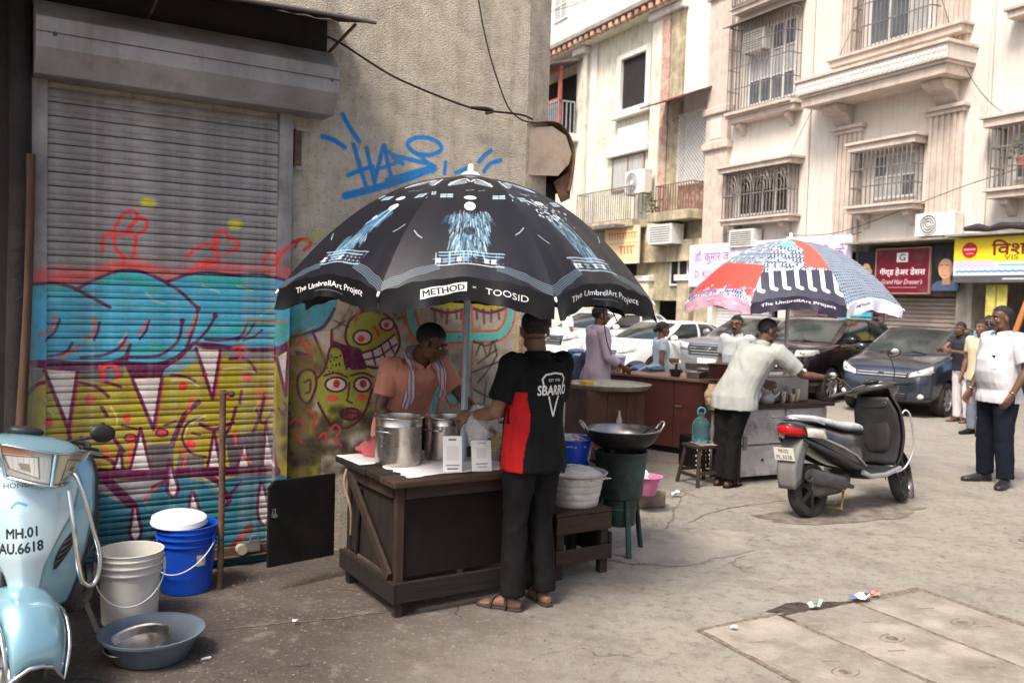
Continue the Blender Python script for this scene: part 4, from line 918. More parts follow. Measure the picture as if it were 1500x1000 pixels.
# ---------------------------------------------------------------- old cream building
def old_building():
    R = thing('old_cream_building', 'weathered cream and white balconied old building with peeling red stains', 'building', FLOC, FROT)
    mb = MB(); mb.bx(-46, -22.6, .35, 9, 3.2, 16.5); mb.build('wall', cream, R)
    b = MB(); b.bx(-46, -24.2, .05, .35, 12.0, 16.5); b.build('upper_wall', creamw, R)
    # ground floor
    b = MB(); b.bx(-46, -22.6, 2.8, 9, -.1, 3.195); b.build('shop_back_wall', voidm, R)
    b = MB(); b.bx(-46, -22.6, -.1, .6, 3.2, 3.9); b.build('shop_beam', mossy, R)
    for px in (860, 941, 1000, 1026, 815):
        u = F_(px, 470)[0]; b = MB(); b.bx(u-.32, u+.32, -.05, .5, -.1, 2.55); b.build('shop_pillar', mat('lemon_pillar', (.74, .71, .52), .85, var=.1, streak=((.4, .33, .2), .4)) if px < 990 else mossy, R, bevel=.02)
        b = MB(); b.bx(u-.42, u+.42, -.12, .5, 2.5505, 2.75); b.build('pillar_cap', creamw, R, bevel=.02)
    # vertical strips
    for a, c, d, m in ((-31.2, -30.5, .2, cream), (-26.0, -25.35, .24, cream), (-25.34, -24.9, .30, bare), (-24.88, -24.2, .26, mossy), (-30.4, -29.9, .08, creamw)):
        b = MB(); b.bx(a, c, .35-d, .35, 3.9, 12.0); b.build('pilaster', m, R, bevel=.02)
    for a, c in ((-31.3, -30.4), (-26.1, -24.1)):
        b = MB(); b.bx(a, c, -.05, .35, 11.55, 11.8); b.build('pilaster_cap', creamw, R, bevel=.03)
    # cornice with red painted dentils
    b = MB(); b.bx(-46, -24.05, -.45, .34, 12.03, 12.2); b.build('cornice', slab_g, R, bevel=.02)
    b = MB(); b.bx(-46, -24.1, -.2, .34, 11.82, 12.0295); b.build('cornice_bed', cream, R, bevel=.02)
    den = None
    for i in range(34):
        u = -38.5+i*.42
        if den is None: b = MB(); b.bx(-.11, .11, -.40, -.21, 11.80, 12.0); den = b.build('dentil', mat('dentil_orange', (.46, .25, .17), .85, var=.5, vs=2, dirt=(.7, .66, .58), da=.8, ds=1.5), R, bevel=.02); o = den
        else: o = den.copy(); COL.objects.link(o); o.parent = R
        o.location.x = u
    # top floor windows
    for u in (-35.8, -33.0): window(R, u, u+1.1, 13.3, 15.8, 2, 4, curtm, y=.05)
    window(R, -31.6, -30.9, 14.2, 15.8, 1, 2, curtm, y=.05)
    # middle dark window with surround
    (a, zt), (c, zb) = F_(921, 80), F_(946, 148); a, c = -28.1, -26.5
    b = MB(); b.bx(a, c, .345, .349, zb, zt); b.build('window_opening', voidm, R)
    for x0, x1, za, zc in ((a-.28, a, zb, zt+.2), (c, c+.28, zb, zt+.2), (a, c, zt, zt+.2)):
        b = MB(); b.bx(x0, x1, .2, .35, za, zc); b.build('window_surround', creamw, R, bevel=.02)
    b = MB(); b.bx(a-.35, c+.35, .08, .35, zb-.3, zb); b.build('window_sill', creamw, R, bevel=.03)
    b = MB(); b.bx(a-.15, c+.15, .25, .35, zb-1.6, zb-.6); b.build('wall_panel', creamw, R, bevel=.04)
    # lower window with small balcony
    a, c = -28.6, -26.5; z1 = F_(925, 222)[1]; z0 = F_(925, 275)[1]
    window(R, a, c, z0, z1, 2, 1, [curtm, glassm], y=.34, frame=mat('brown_frame', (.25, .15, .11), .7))
    b = MB(); b.bx(a-.3, c+.3, .15, .35, z1, z1+.22); b.build('window_hood', creamw, R, bevel=.03)
    zf = F_(910, 326)[1]
    b = MB(); b.bx(-29.9, -25.9, -.55, .35, zf-.25, zf); bl = b.build('balcony_floor', mossy, R, bevel=.02)
    grille(bl, -29.7, -26.05, zf+.01, zf+1.15, .52, .14, 1.1, r=.012, name='balcony_railing')
    # left balcony: red timber frame
    uA, uB = -33.6, -30.9; zf = F_(830, 200)[1]; zt = F_(830, 108)[1]
    b = MB(); b.bx(uA-3, uB, -.8, .35, zf-.3, zf); bl = b.build('balcony_floor', creamw, R, bevel=.03)
    grille(bl, uA-.3, uB-.1, zf+.01, zf+1.25, .76, .16, 1.2, r=.02, name='balcony_railing', m=mat('rail_grey', (.30, .31, .33), .6))
    b = MB(); b.bx(uA-3, uB, .345, .349, zf, zt); b.build('balcony_opening', voidm, R)
    for x in (uA-.3, uA+.5, uA+1.3, uB-.12):
        b = MB(); b.bx(x-.06, x+.06, -.76, -.64, zf, zt); b.build('timber_post', redp, R)
    b = MB(); b.bx(uA-.4, uB, -.78, -.66, zt-.12, zt); b.bx(uA-.3, uB, -.775, -.67, zf+1.26, zf+1.36); b.build('timber_rail', redp, R)
    b = MB(); b.bx(uA+.55, uA+1.2, -.70, -.69, zf+1.3, zt-.1); b.build('shutter_leaf', mat('shutter_leaf', (.34, .33, .33), .6), R)
    b = MB(); b.yz([(.34, zt+.5), (-1.25, zt+.05), (-1.25, zt), (.34, zt+.4)], uA-.6, uB+.15); b.build('balcony_canopy', gril, R)
    # right bay, set back behind lattice
    zA, zB = F_(1010, 270)[1], F_(1010, 165)[1]
    b = MB(); b.bx(-24.2, -22.6, .2, .35, zB, 12); b.build('bay_wall', creamw, R)
    z2 = F_(1010, 155)[1]
    b = MB(); b.yz([(.34, z2+.55), (-1.0, z2+.05), (-1.0, z2), (.34, z2+.48)], -25.0, -22.3); b.build('tin_canopy', mat('tin_red', (.20, .07, .06), .7, .2, var=.4, vs=4), R)
    b = MB(); b.bx(-24.1, -22.6, .30, .33, zA, zB); lt = b.build('lattice_back', mat('lattice_grey', (.38, .36, .36), .8), R)
    bars = MB(); w = 1.5; h = zB-zA; k = 11
    for i in range(-int(h/.14), k+1):
        for sgn in (1, -1):
            x0 = -24.1+i*.14; z = zA
            t0 = max(0, -i*.14); t1 = min(h, w-i*.14)
            if t1 <= t0: continue
            if sgn == 1: bars.bar((x0+t0, -.05, z+t0), (x0+t1, -.05, z+t1), .025, .01, (0, 1, 0))
            else: bars.bar((-24.1+w-(i*.14+t0), -.065, z+t0), (-24.1+w-(i*.14+t1), -.065, z+t1), .025, .01, (0, 1, 0))
    bars.build('lattice', wframe, lt, clean=False)
    z3 = F_(1010, 310)[1]
    b = MB(); b.bx(-24.6, -22.6, .1, .35, z3, zA); b.build('terracotta_parapet', mat('terracotta', (.30, .19, .14), .85, var=.5, vs=7, bump=.4, dirt=(.12, .08, .06), da=.6, ds=5), R)
    bb = MB(); bb.bx(-25.0, -22.6, -.6, .35, z3-.3, z3); fl = bb.build('balcony_floor', mossy, R, bevel=.02)
    grille(fl, -24.6, -22.7, z3+.01, zA, .5, .13, .6, r=.013, scroll=False, name='balcony_railing', m=mat('rail_rust', (.22, .13, .10), .8))
    # stained wall and window below
    b = MB(); b.bx(-26.5, -22.6, .15, .6, 1.9, z3-.31); b.build('stained_wall', mossy, R)
    (a, zt), (c, zb) = F_(979, 366), F_(1016, 418)
    window(R, a, c, zb, zt, 3, 1, [voidm, glassm], y=.14)
    # dark recess between sign and wall
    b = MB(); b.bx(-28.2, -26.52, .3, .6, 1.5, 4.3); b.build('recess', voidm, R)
    bb = MB(); bb.bx(-34, -26.3, -1.0, .0, F_(900, 334)[1]-.12, F_(900, 334)[1]); bb.build('tin_ledge', gril, R)
    # vines at the balcony
    g = MB(); r = random.Random(8)
    for _ in range(90):
        x, y, z = -24.75+r.gauss(0, .22), -.5+r.gauss(0, .12), z3+.2+r.gauss(0, .2); s = .07
        M = Matrix.Translation((x, y, z)) @ Matrix.Rotation(r.random()*6, 4, 'Z') @ Matrix.Rotation(r.random()*3, 4, 'X')
        g.add([(-s, 0, 0), (0, -s*.5, 0), (s, 0, .01), (0, s*.5, 0)], [(0, 1, 2, 3)], M)
    st_ = MB()
    for k in range(5): st_.tube([(-24.75, -.5, z3+.0), (-24.75+.18*math.cos(k*1.3), -.5+.1*math.sin(k*1.3), z3+.45)], .012, 5)
    o = thing('balcony_plant', 'small leafy green plant growing on the old balcony corner', 'plant', FLOC, FROT)
    lv = g.build('leaves', mat('leaf_green', (.07, .13, .035), .6, var=.4, vs=9), o, clean=False); lv['kind'] = 'stuff'; st_.build('stem', redp, o)
    return R
OLD = old_building()
(a, z1), (c, z0) = F_(911, 252, .5), F_(939, 281, .5); ac_unit(None, a, c, z0, z1, 'dusty outdoor air conditioner on the old balcony window')
(a, z1), (c, z0) = F_(959, 331, .3), F_(992, 357, .3); ac_unit(None, a, c, z0, z1, 'plain air conditioner above the stained old shop window', .5, True)
def pot_plant(u, y, z, lab, s_=.12, n=70):
    g = MB(); r = random.Random(int(u*10)+int(z*7))
    for _ in range(n):
        M = Matrix.Translation((u+r.gauss(0, s_*1.6), y+r.gauss(0, s_), z+abs(r.gauss(0, s_*2)))) @ Matrix.Rotation(r.random()*6, 4, 'Z') @ Matrix.Rotation(r.random()*3, 4, 'X'); s = .06
        g.add([(-s, 0, 0), (0, -s*.5, 0), (s, 0, .01), (0, s*.5, 0)], [(0, 1, 2, 3)], M)
    o = thing('potted_plant', lab, 'plant', FLOC, FROT); lv = g.build('leaves', mat('leaf_green', (.07, .13, .035), .6, var=.4, vs=9), o, clean=False); lv['kind'] = 'stuff'
    b = MB(); b.lathe([(0, 0), (.10, 0), (.14, .22), (.13, .22), (0, .2)], 16, (u, y, z-.22)); b.build('pot', redp, o, smooth=50)
pot_plant(-11.9, -.35, 5.0, 'green plant behind the barred window at the right edge')

# ---------------------------------------------------------------- shop fronts, signs
def board(name, u0, u1, z0, z1, out, C, lab, cat='sign', frame=None, thick=.05, imgname=None):
    t = thing(name, lab, cat, FLOC, FROT)
    im = C.image(imgname or name)
    b = MB(); b.bx(u0, u1, -out, -out+thick, z0, z1)
    b.build('panel', mat('print_'+(imgname or name), (.5, .5, .5), .45, img=im, var=0, dirt=(.3, .27, .25), da=.15), t, uvf=lambda c_: ((c_.x-u0)/(u1-u0), (c_.z-z0)/(z1-z0)))
    if frame:
        for x0, x1, za, zb in ((u0-.03, u0, z0-.03, z1+.03), (u1, u1+.03, z0-.03, z1+.03), (u0, u1, z0-.03, z0), (u0, u1, z1, z1+.03)):
            b = MB(); b.bx(x0, x1, -out-.015, -out+thick+.005, za, zb); b.build('frame', frame, t)
    return t
def signs():
    # clinic banner
    C = Canvas(760, 150, (228, 214, 232)); C.poly([(0, 0), (760, 0), (760, 40), (0, 26)], (222, 205, 224), .8)
    C.text('डॉ. कुमार ज', 125, 104, width=190, col=(150, 80, 160), bold=.02); C.text('D. KU', 80, 44, width=90, col=(150, 80, 160), bold=.02); C.text('िश के', 690, 104, width=90, col=(150, 80, 160), bold=.02)
    board('clinic_banner', -22.9, -16.35, 2.35, 3.66, .32, C, 'long pale lilac banner with purple lettering above the cars')
    # hairdresser
    C = Canvas(360, 300, (104, 10, 32)); C.poly([(140, 210), (218, 210), (218, 275), (140, 275)], (235, 230, 230)); C.text('G', 179, 242, height=44, width=40, col=(104, 10, 32), bold=.01); C.poly([(172, 236), (200, 236), (200, 248), (172, 248)], (235, 230, 230), .4)
    C.text('गॅण्ड हेअर डेसस', 180, 140, width=310, height=64, col=(240, 232, 232), bold=.02); C.text("Grand Hair Dresser's", 180, 76, width=280, height=34, col=(232, 210, 214), shear=.35); [C.stroke([(90+k*13, 36), (98+k*13, 36)], 5, (210, 180, 188), 2, .8) for k in range(15)]
    board('hairdresser_sign', -15.62, -14.12, 2.2, 3.24, .22, C, 'maroon hairdresser sign with white lettering and square emblem', frame=mat('sign_gold', (.35, .2, .15), .5))
    def portrait(seed, left):
        C = Canvas(170, 300, (22, 20, 24)); sk = (206, 158, 124)
        C.poly([(0, 0), (170, 0), (170, 36), (130, 64), (40, 64), (0, 40)], (70, 86, 112)); C.poly([(66, 40), (118, 40), (116, 110), (68, 110)], (170, 124, 96)); C.ell((92, 206), 64, 66, (24, 18, 18)); C.ell((84, 144), 46, 66, sk); C.ell((134, 150), 9, 18, (180, 132, 104)); C.poly([(112, 80), (132, 120), (134, 200), (112, 205)], (168, 122, 94), .7)
        C.poly([(34, 186), (60, 208), (110, 200), (136, 160), (150, 200), (140, 250), (88, 268), (44, 252), (28, 214)], (24, 18, 18), 1., True)
        C.stroke([(48, 164), (68, 168)], 6, (70, 44, 36), 4, .8); C.stroke([(84, 168), (104, 164)], 6, (70, 44, 36), 4, .8); C.stroke([(70, 150), (62, 126), (72, 120)], 5, (170, 118, 90), 5, .7); C.stroke([(62, 102), (88, 98)], 6, (160, 90, 82), 4, .8)
        return C
    board('portrait_panel', -16.22, -15.68, 2.25, 3.22, .2, portrait(1, 1), 'backlit portrait panel left of the maroon hairdresser sign', 'poster', imgname='portrait_a')
    board('portrait_panel', -14.05, -13.36, 2.25, 3.3, .2, portrait(2, 0), 'portrait panel of a dark haired young man right of the maroon sign', 'poster', imgname='portrait_b')
    # yellow sign
    C = Canvas(800, 190, (236, 208, 36)); C.poly([(0, 0), (800, 0), (800, 30), (0, 30)], (84, 84, 84)); C.poly([(0, 30), (800, 30), (800, 74), (0, 92)], (208, 226, 240)); C.poly([(10, 62), (190, 60), (190, 92), (10, 96)], (232, 190, 214))
    C.ell((74, 138), 36, 34, (190, 24, 34)); [C.stroke([(48+k*9, 142), (53+k*9, 142)], 10, (240, 200, 196), 3, .8) for k in range(6)]; C.stroke([(60, 124), (90, 124)], 5, (240, 200, 196), 2, .8)
    C.text('िवश', 250, 146, width=150, height=62, col=(122, 22, 26), bold=.02); C.text('VIS', 262, 104, width=60, height=20, col=(110, 90, 20), bold=.01); [C.stroke([(14+k*15, 46+4*(k % 2)), (24+k*15, 46)], 8, (60, 110, 176), 3, .8) for k in range(26)]; [C.stroke([(230+k*12, 15), (238+k*12, 15)], 7, (220, 220, 220), 2, .8) for k in range(20)]; [C.stroke([(210+k*16, 72), (222+k*16, 72)], 7, (70, 150, 190), 3, .7) for k in range(12)]
    board('clinic_sign', -13.28, -9.2, 2.42, 3.38, .5, C, 'yellow shop sign with red circle and dark red lettering')
    # old orange sign on the cream building
    C = Canvas(220, 200, (232, 206, 160)); [C.stroke([(20+k*19, 168), (34+k*19, 168)], 5, (196, 86, 40), 2) for k in range(10)]; [C.stroke([(24+k*19, 166), (26+k*19, 136)], 6, (196, 96, 50), 3, .85) for k in range(10)]; [C.stroke([(108+k*22, 90), (110+k*22, 52)], 9, (200, 96, 50), 3, .85) for k in range(4)]; C.stroke([(98, 92), (196, 92)], 7, (200, 96, 50), 2); C.stroke([(10, 110), (210, 112)], 4, (206, 140, 80))
    (a, z1), (c, z0) = F_(888, 336, .45), F_(934, 384, .45)
    board('cream_shop_sign', a, c, z0, z1, .45, C, 'faded cream sign with orange lettering hanging from the old building', frame=creamw)
    # shop shutters
    def shutter(u0, u1, z1, lab, m, y=.25, p=.1):
        t = thing('shop_shutter', lab, 'shutter', FLOC, FROT)
        s0 = None; n = int(z1/p)
        for i in range(n):
            if s0 is None:
                b = MB(); b.add([(u0, y, 0), (u1, y, 0), (u1, y-.035, p*.25), (u0, y-.035, p*.25), (u1, y-.035, p*.75), (u0, y-.035, p*.75), (u1, y, p), (u0, y, p)], [(0, 1, 2, 3), (3, 2, 4, 5), (5, 4, 6, 7)]); s0 = o = b.build('slat', m, t)
            else: o = s0.copy(); COL.objects.link(o); o.parent = t
            o.location.z = i*p
        for x in (u0, u1): b = MB(); b.bx(x-.06, x+.06, y-.08, y+.05, 0, z1+.02); b.build('guide_rail', gril, t)
        b = MB(); b.bx(u0-.06, u1+.06, y-.1, y+.2, z1+.021, z1+.3); b.build('shutter_box', gril, t)
    shutter(-15.75, -13.62, 2.1, 'brown grey roller shutter below the maroon hairdresser sign', mat('brown_shutter', (.36, .30, .26), .6, .2, var=.1, dirt=(.2, .16, .14), da=.4))
    (a, _), (c, _) = F_(1030, 450), F_(1122, 450)
    shutter(a, c, 2.2, 'pale closed shop shutter below the long lilac banner', mat('pale_shutter', (.72, .70, .69), .6, var=.06))
    (a, _), (c, _) = F_(812, 470), F_(850, 470)
    shutter(a, c, 2.5, 'pale shop shutter between lemon pillars of the old building', mat('pale_shutter', (.72, .70, .69), .6, var=.06), .4)
    C = Canvas(160, 120, (74, 160, 186)); r = random.Random(5)
    for _ in range(40): C.ell((r.uniform(0, 160), r.uniform(0, 120)), r.uniform(5, 18), r.uniform(4, 14), r.choice([(110, 190, 190), (60, 140, 170), (130, 180, 150), (90, 170, 200)]), .7)
    (a, z1), (c, z0) = F_(1228, 443, .1), F_(1275, 480, .1)
    board('blue_poster', a, c, z0-.6, z1, .1, C, 'mottled turquoise blue poster between the shop doors', 'poster')
    # ladder like orange board at right
    b = MB(); u, z = F_(1492, 470, 1.2); b.bar((u-.5, -1.2, .1), (u+.25, -1.2, 2.3), .1, .05, (0, 1, 0)); o = b.build('orange_plank', mat('orange_wood', (.5, .2, .07), .7), None); o.location = FLOC; o.rotation_euler.z = FROT; tag(o, 'orange plank leaning beside the shop at the right edge', 'plank')
    # hanging yellow strips
    for k, px in enumerate((1452, 1466)):
        u, z = F_(px, 440, .3); b = MB(); b.bx(u-.13, u+.13, -.3, -.28, 1.2, 2.38); o = b.build('hanging_banner', mat('strip_yellow', (.55, .48, .10), .7, var=.2, dirt=(.1, .1, .1), da=.6, ds=6), None); o.location = FLOC; o.rotation_euler.z = FROT
        tag(o, ['narrow dark yellow banner hanging below the yellow sign, left one', 'narrow dark yellow banner hanging below the yellow sign, right one'][k], 'banner')
    # tarpaulin roll on the ledge, and the ledge wires
    b = MB(); P3 = [(-13.2+i*.28, -.3+.05*math.sin(i), 3.52+.09+.03*math.sin(i*2.3)) for i in range(14)]; b.tube(P3, [.05+.04*abs(math.sin(i*1.7)) for i in range(14)], 8); o = b.build('tarpaulin', mat('tarp_black', (.035, .033, .035), .6, bump=.4, bs=20), None, smooth=60); o.location = FLOC; o.rotation_euler.z = FROT; tag(o, 'rolled black tarpaulin lying on the ledge above the yellow sign', 'tarpaulin')
    def fwire(pts, lab, r=.009):
        P3 = []
        for px, py, out in pts: u, z = F_(px, py, out); P3.append((u, -out, z))
        b = MB(); b.tube(catmull(P3, 8), r, 5); o = b.build('street_wire', wireb, None, smooth=60); o.location = FLOC; o.rotation_euler.z = FROT; tag(o, lab, 'wire', 'wires along the facades')
    fwire([(1155, 345, .3), (1230, 340, .3), (1340, 300, .3), (1420, 270, .3), (1500, 245, .3)], 'thin black wire sloping up to the right over the beige facade')
    fwire([(1380, 0, .2), (1410, 90, .2), (1450, 150, .2), (1500, 180, .2)], 'thin wire swinging down from the top right of the beige facade')
    fwire([(1060, 345, .25), (1120, 300, .25), (1180, 180, .25), (1240, 60, .25), (1270, -10, .25)], 'thin wire climbing diagonally between windows of the beige facade', .007)
    fwire([(1150, 352, .3), (1190, 356, .3), (1240, 346, .3), (1262, 340, .3)], 'sagging dark wire just above the lilac banner', .012)
    fwire([(800, 20, .6), (850, 4, .6), (880, -12, .6)], 'black wire leaving the wall corner towards the old building', .012)
signs()
# ================================================================== umbrellas
def umbrella(name, label, base, R, zt, za, rot, prints, vprints, pole_top_col, sway=(0, 0), sag=.06, seed=1, val=.14):
    t = thing(name, label, 'umbrella', base)
    r = random.Random(seed)
    def rib(k, q):
        a = rot+2*math.pi*k/8; rad = R*q*(1+.02*q*(1-q)); z = za-(za-zt)*(.12*q+.88*q**2.3)
        return Vector((rad*math.cos(a)+sway[0]*z, rad*math.sin(a)+sway[1]*z, z))
    for k in range(8):
        A = lambda q: rib(k, q); B = lambda q: rib(k+1, q); wob = r.uniform(-.5, .5)
        def surf(u, v):
            q = .03+.97*v; a, b = A(q), B(q); p = a.lerp(b, u); m = 4*u*(1-u)
            dn = 1-.020*m*q**6           # hem is cut in an arc
            c = Vector((sway[0]*p.z, sway[1]*p.z, p.z)); p = c+(p-c)*dn
            p.z += .085*m*q**5-.010*m*(1-q)*q*2+.004*q*math.sin(u*21+wob*9+k)*m*q
            # short tension folds running in from the tips
            f = q**9; p.z += .007*f*math.sin(u*46+k*2)*abs(2*u-1)
            return p
        mb = MB(); mb.grid(surf, 20, 24)
        me_o = mb.build('canopy_panel', prints[k % len(prints)], t, smooth=180, clean=False)
        uv = me_o.data.uv_layers.new(name='uv'); w = 21
        qs = [.03+.97*j/24 for j in range(25)]; al = [0.]
        for j in range(24): al.append(al[-1]+(rib(k, qs[j+1])-rib(k, qs[j])).length)
        tab = [(.5+(i/20-.5)*(.05+.95*j/24), .25+.75*(1-al[j]/al[-1])) for j in range(25) for i in range(21)]
        for l in me_o.data.loops: uv.data[l.index].uv = tab[l.vertex_index]
        def vsurf(u, v):
            p = surf(u, 1.); m = 4*u*(1-u); a = rot+2*math.pi*(k+.5)/8
            d = val*(1.0-.16*(2*abs(u-.5))**2)
            fold = .016*math.sin(u*13+wob*5+k)*v+.010*math.sin(u*29+k)*v*v
            return p+Vector((math.cos(a)*(fold+.01*v), math.sin(a)*(fold+.01*v), -d*v-.012*v*math.sin(u*9+k)))
        mb = MB(); mb.grid(vsurf, 28, 6); vo = mb.build('valance', vprints[k % len(vprints)], t, smooth=180, clean=False)
        uv = vo.data.uv_layers.new(name='uv'); tab = [(i/28, .25*(1-j/6)) for j in range(7) for i in range(29)]
        for l in vo.data.loops: uv.data[l.index].uv = tab[l.vertex_index]
        mb = MB(); mb.tube([rib(k, q)-Vector((0, 0, .012)) for q in np.linspace(.05, 1, 14)], .006, 6); mb.build('rib', steel_rib, t, smooth=60)
        mb = MB(); tip = rib(k, 1); mb.tube([tip, tip+(tip-rib(k, .96)).normalized()*.025], [.008, .005], 8); mb.build('rib_tip', plast_white, t, smooth=60)
        mb = MB(); mb.tube([Vector((sway[0]*(zt+.25), sway[1]*(zt+.25), zt+.2)), rib(k, .55)-Vector((0, 0, .015))], .005, 6); mb.build('strut', steel_rib, t)
    mb = MB(); mb.tube([(0, 0, 0), (sway[0]*za, sway[1]*za, za-.02)], .021, 14); mb.build('pole', pole_top_col, t, smooth=60)
    mb = MB(); mb.lathe([(0, .075), (.014, .07), (.02, .05), (.018, .03), (.045, .02), (.06, .004), (.05, -.01)], 16, (sway[0]*za, sway[1]*za, za)); mb.build('finial', plast_white, t, smooth=50)
    mb = MB(); mb.lathe([(.024, 0), (.045, 0), (.045, .05), (.024, .06)], 16, (sway[0]*(zt+.25), sway[1]*(zt+.25), zt+.18)); mb.build('runner', plast_white, t, smooth=50)
    return t
steel_rib = mat('rib_steel', (.35, .36, .37), .4, .8); plast_white = mat('white_plastic', (.75, .75, .74), .4, var=.05)
pole_blue = mat('pole_paint', (.34, .42, .48), .45, .2, var=.1, dirt=(.2, .16, .13), da=.3, ds=8); pole_white = mat('pole_white', (.6, .58, .6), .45, .1)

def shag(C, cx, cy, w, h, seed, cols, lean=0.):
    r = random.Random(seed)
    for _ in range(230):
        v = r.random(); y = cy-h*v; ww = w*(.62+.25*math.sin(v*3.1)+(.32 if v < .25 else 0))
        x = cx+r.uniform(-1, 1)*ww*.5+lean*(v-.5); L = r.uniform(9, 24)
        C.stroke([(x, y), (x+(x-cx)*.12+r.uniform(-3, 3), y-L)], r.uniform(1.8, 4.2), r.choice(cols), 1.2, r.uniform(.35, .9), smooth=False)
def dark_gore(kind):
    W, H = 420, 560; C = Canvas(W, H, (22, 22, 29)); BLs = [(84, 122, 142), (62, 98, 120), (132, 156, 170), (48, 76, 98), (160, 178, 188)]
    y = lambda q: 140+420*(1-q)           # q = 0 apex .. 1 hem
    r = random.Random(kind*5+1); cx = W/2; WH = (196, 206, 214)
    for s in (-1, 1):                     # wings below the crown
        C.stroke([(cx+s*3, y(.24)), (cx+s*14, y(.19)), (cx+s*36, y(.23)), (cx+s*60, y(.31))], 6, WH, 2, .95)
        for k in range(14): x = cx+s*(10+k*3.6); C.stroke([(x, y(.215+.004*k)), (x+s*2, y(.27+.004*k))], 2.2, WH, 1.4, .8)
    C.stroke([(cx-12, y(.10)), (cx+12, y(.10))], 7, WH, 3, .8)
    for x, q, w_, h_ in ((-80, .45, 34, 18), (60, .45, 34, 18), (-12, .37, 22, 6), (22, .37, 18, 6), (-104, .43, 12, 16), (112, .46, 14, 18)):
        C.poly([(cx+x, y(q)), (cx+x+w_, y(q)+3), (cx+x+w_, y(q)+h_), (cx+x, y(q)+h_-3)], (170, 196, 208), .8)
        C.stroke([(cx+x, y(q)+h_/2), (cx+x+w_, y(q)+h_/2)], 1.5, (22, 22, 29), 1, .8); C.stroke([(cx+x+w_/2, y(q)), (cx+x+w_/2, y(q)+h_)], 1.5, (22, 22, 29), 1, .8)
    C.ell((cx, y(.44)), 17, 8, WH, .9)
    off = {0: 0, 1: 6, 2: 4}[kind]
    if kind == 0:
        shag(C, cx, y(.55), 118, 128, 3, BLs); shag(C, cx, y(.56), 104, 110, 13, BLs); C.ell((cx, y(.515)), 15, 15, WH); C.stroke([(cx-5, y(.515)), (cx-3, y(.515))], 3, (40, 40, 50)); C.stroke([(cx+3, y(.515)), (cx+5, y(.515))], 3, (40, 40, 50)); C.stroke([(cx-3, y(.535)), (cx+3, y(.535))], 2, (40, 40, 50)); C.ell((cx, y(.70)), 16, 12, (22, 22, 29), .7)
    elif kind == 1:
        shag(C, cx+6, y(.55), 60, 66, 4, [(60, 90, 116), (90, 130, 156), (52, 74, 96)], -14); shag(C, cx-18, y(.72), 80, 50, 6, BLs, -20); C.ell((cx+18, y(.52)), 15, 12, WH); C.stroke([(cx+14, y(.53)), (cx-6, y(.60)), (cx-22, y(.64))], 9, (100, 140, 164), 3); C.stroke([(cx+26, y(.55)), (cx+22, y(.66))], 8, (110, 150, 172), 3); C.ell((cx-12, y(.60)), 7, 6, WH)
    else:
        shag(C, cx+6, y(.55), 74, 120, 9, BLs, 26)
        for _ in range(70): C.ell((cx+r.gauss(-12, 26), y(.51+r.gauss(0, .06))), r.uniform(1.5, 5), r.uniform(1.5, 5), WH, .85)
    for s, yy in ((1, .70), (-1, .74)): C.stroke([(cx+s*(118), y(yy)), (cx+s*(128), y(yy-.02)), (cx+s*(138), y(yy-.05))], 2.5, WH, 1.5, .8)
    for k in range(5):
        yy = y(.835+.02*k); C.stroke([(cx-70-r.uniform(0, 22), yy), (cx+70+r.uniform(0, 22), yy)], r.uniform(1.5, 3.5), r.choice([WH, (150, 186, 204)]), 1.4, .85, smooth=False)
    for k in range(14): x = cx+r.uniform(-85, 85); C.stroke([(x, y(.84)), (x, y(.91))], 2, (150, 186, 204), 1.2, .6)
    for k in range(10): C.poly([(cx-80+k*17, y(.90)), (cx-68+k*17, y(.90)), (cx-68+k*17, y(.87)), (cx-80+k*17, y(.87))], r.choice([(214, 226, 232), (110, 144, 166), (22, 22, 29)]), .7)
    for s in (-1, 1):
        for k in range(5): C.stroke([(cx+s*70, y(.905+.008*k)), (cx+s*130, y(.925+.01*k)), (cx+s*205, y(.955+.01*k))], 2, (160, 190, 205), 1.4, .5)
    C.poly([(0, 0), (W, 0), (W, 140), (0, 140)], (18, 17, 20))
    if kind == 0:
        C.poly([(96, 46), (208, 56), (208, 108), (96, 98)], (222, 222, 218)); C.text('METHOD', 152, 77, width=100, height=34, col=(16, 16, 18), bold=.02, rot=.07); C.text('×', 226, 82, width=10, height=12, col=(214, 214, 214)); C.text('TOOSID', 306, 74, width=104, height=34, col=(222, 222, 222))
    else:
        C.text('The UmbrellArt Project', 214, 78, width=290, height=44, col=(226, 226, 228), bold=.012); [C.stroke([(160+k*11, 42), (167+k*11, 42)], 4, (150, 150, 150), 2, .7) for k in range(10)]
    return C.image('umbrella_print_%d' % kind)
_im = [dark_gore(k) for k in range(3)]
dm = [mat('umbrella_black_%d' % k, (.02, .02, .025), .38, img=_im[k], var=0, spec=.3, bump=.05, bs=400) for k in range(3)]
UB = Vector((-.272, 5.26, 0))
_r = R_(-90-22.5+3)
order = [dm[0], dm[2], dm[1], dm[2], dm[1], dm[2], dm[1], dm[1]]
UMB = umbrella('vendor_umbrella', 'large black printed umbrella shading the front stall', UB, 1.1, 1.742, 2.445, _r, order, order, pole_blue, (0, 0), seed=3, val=.125)
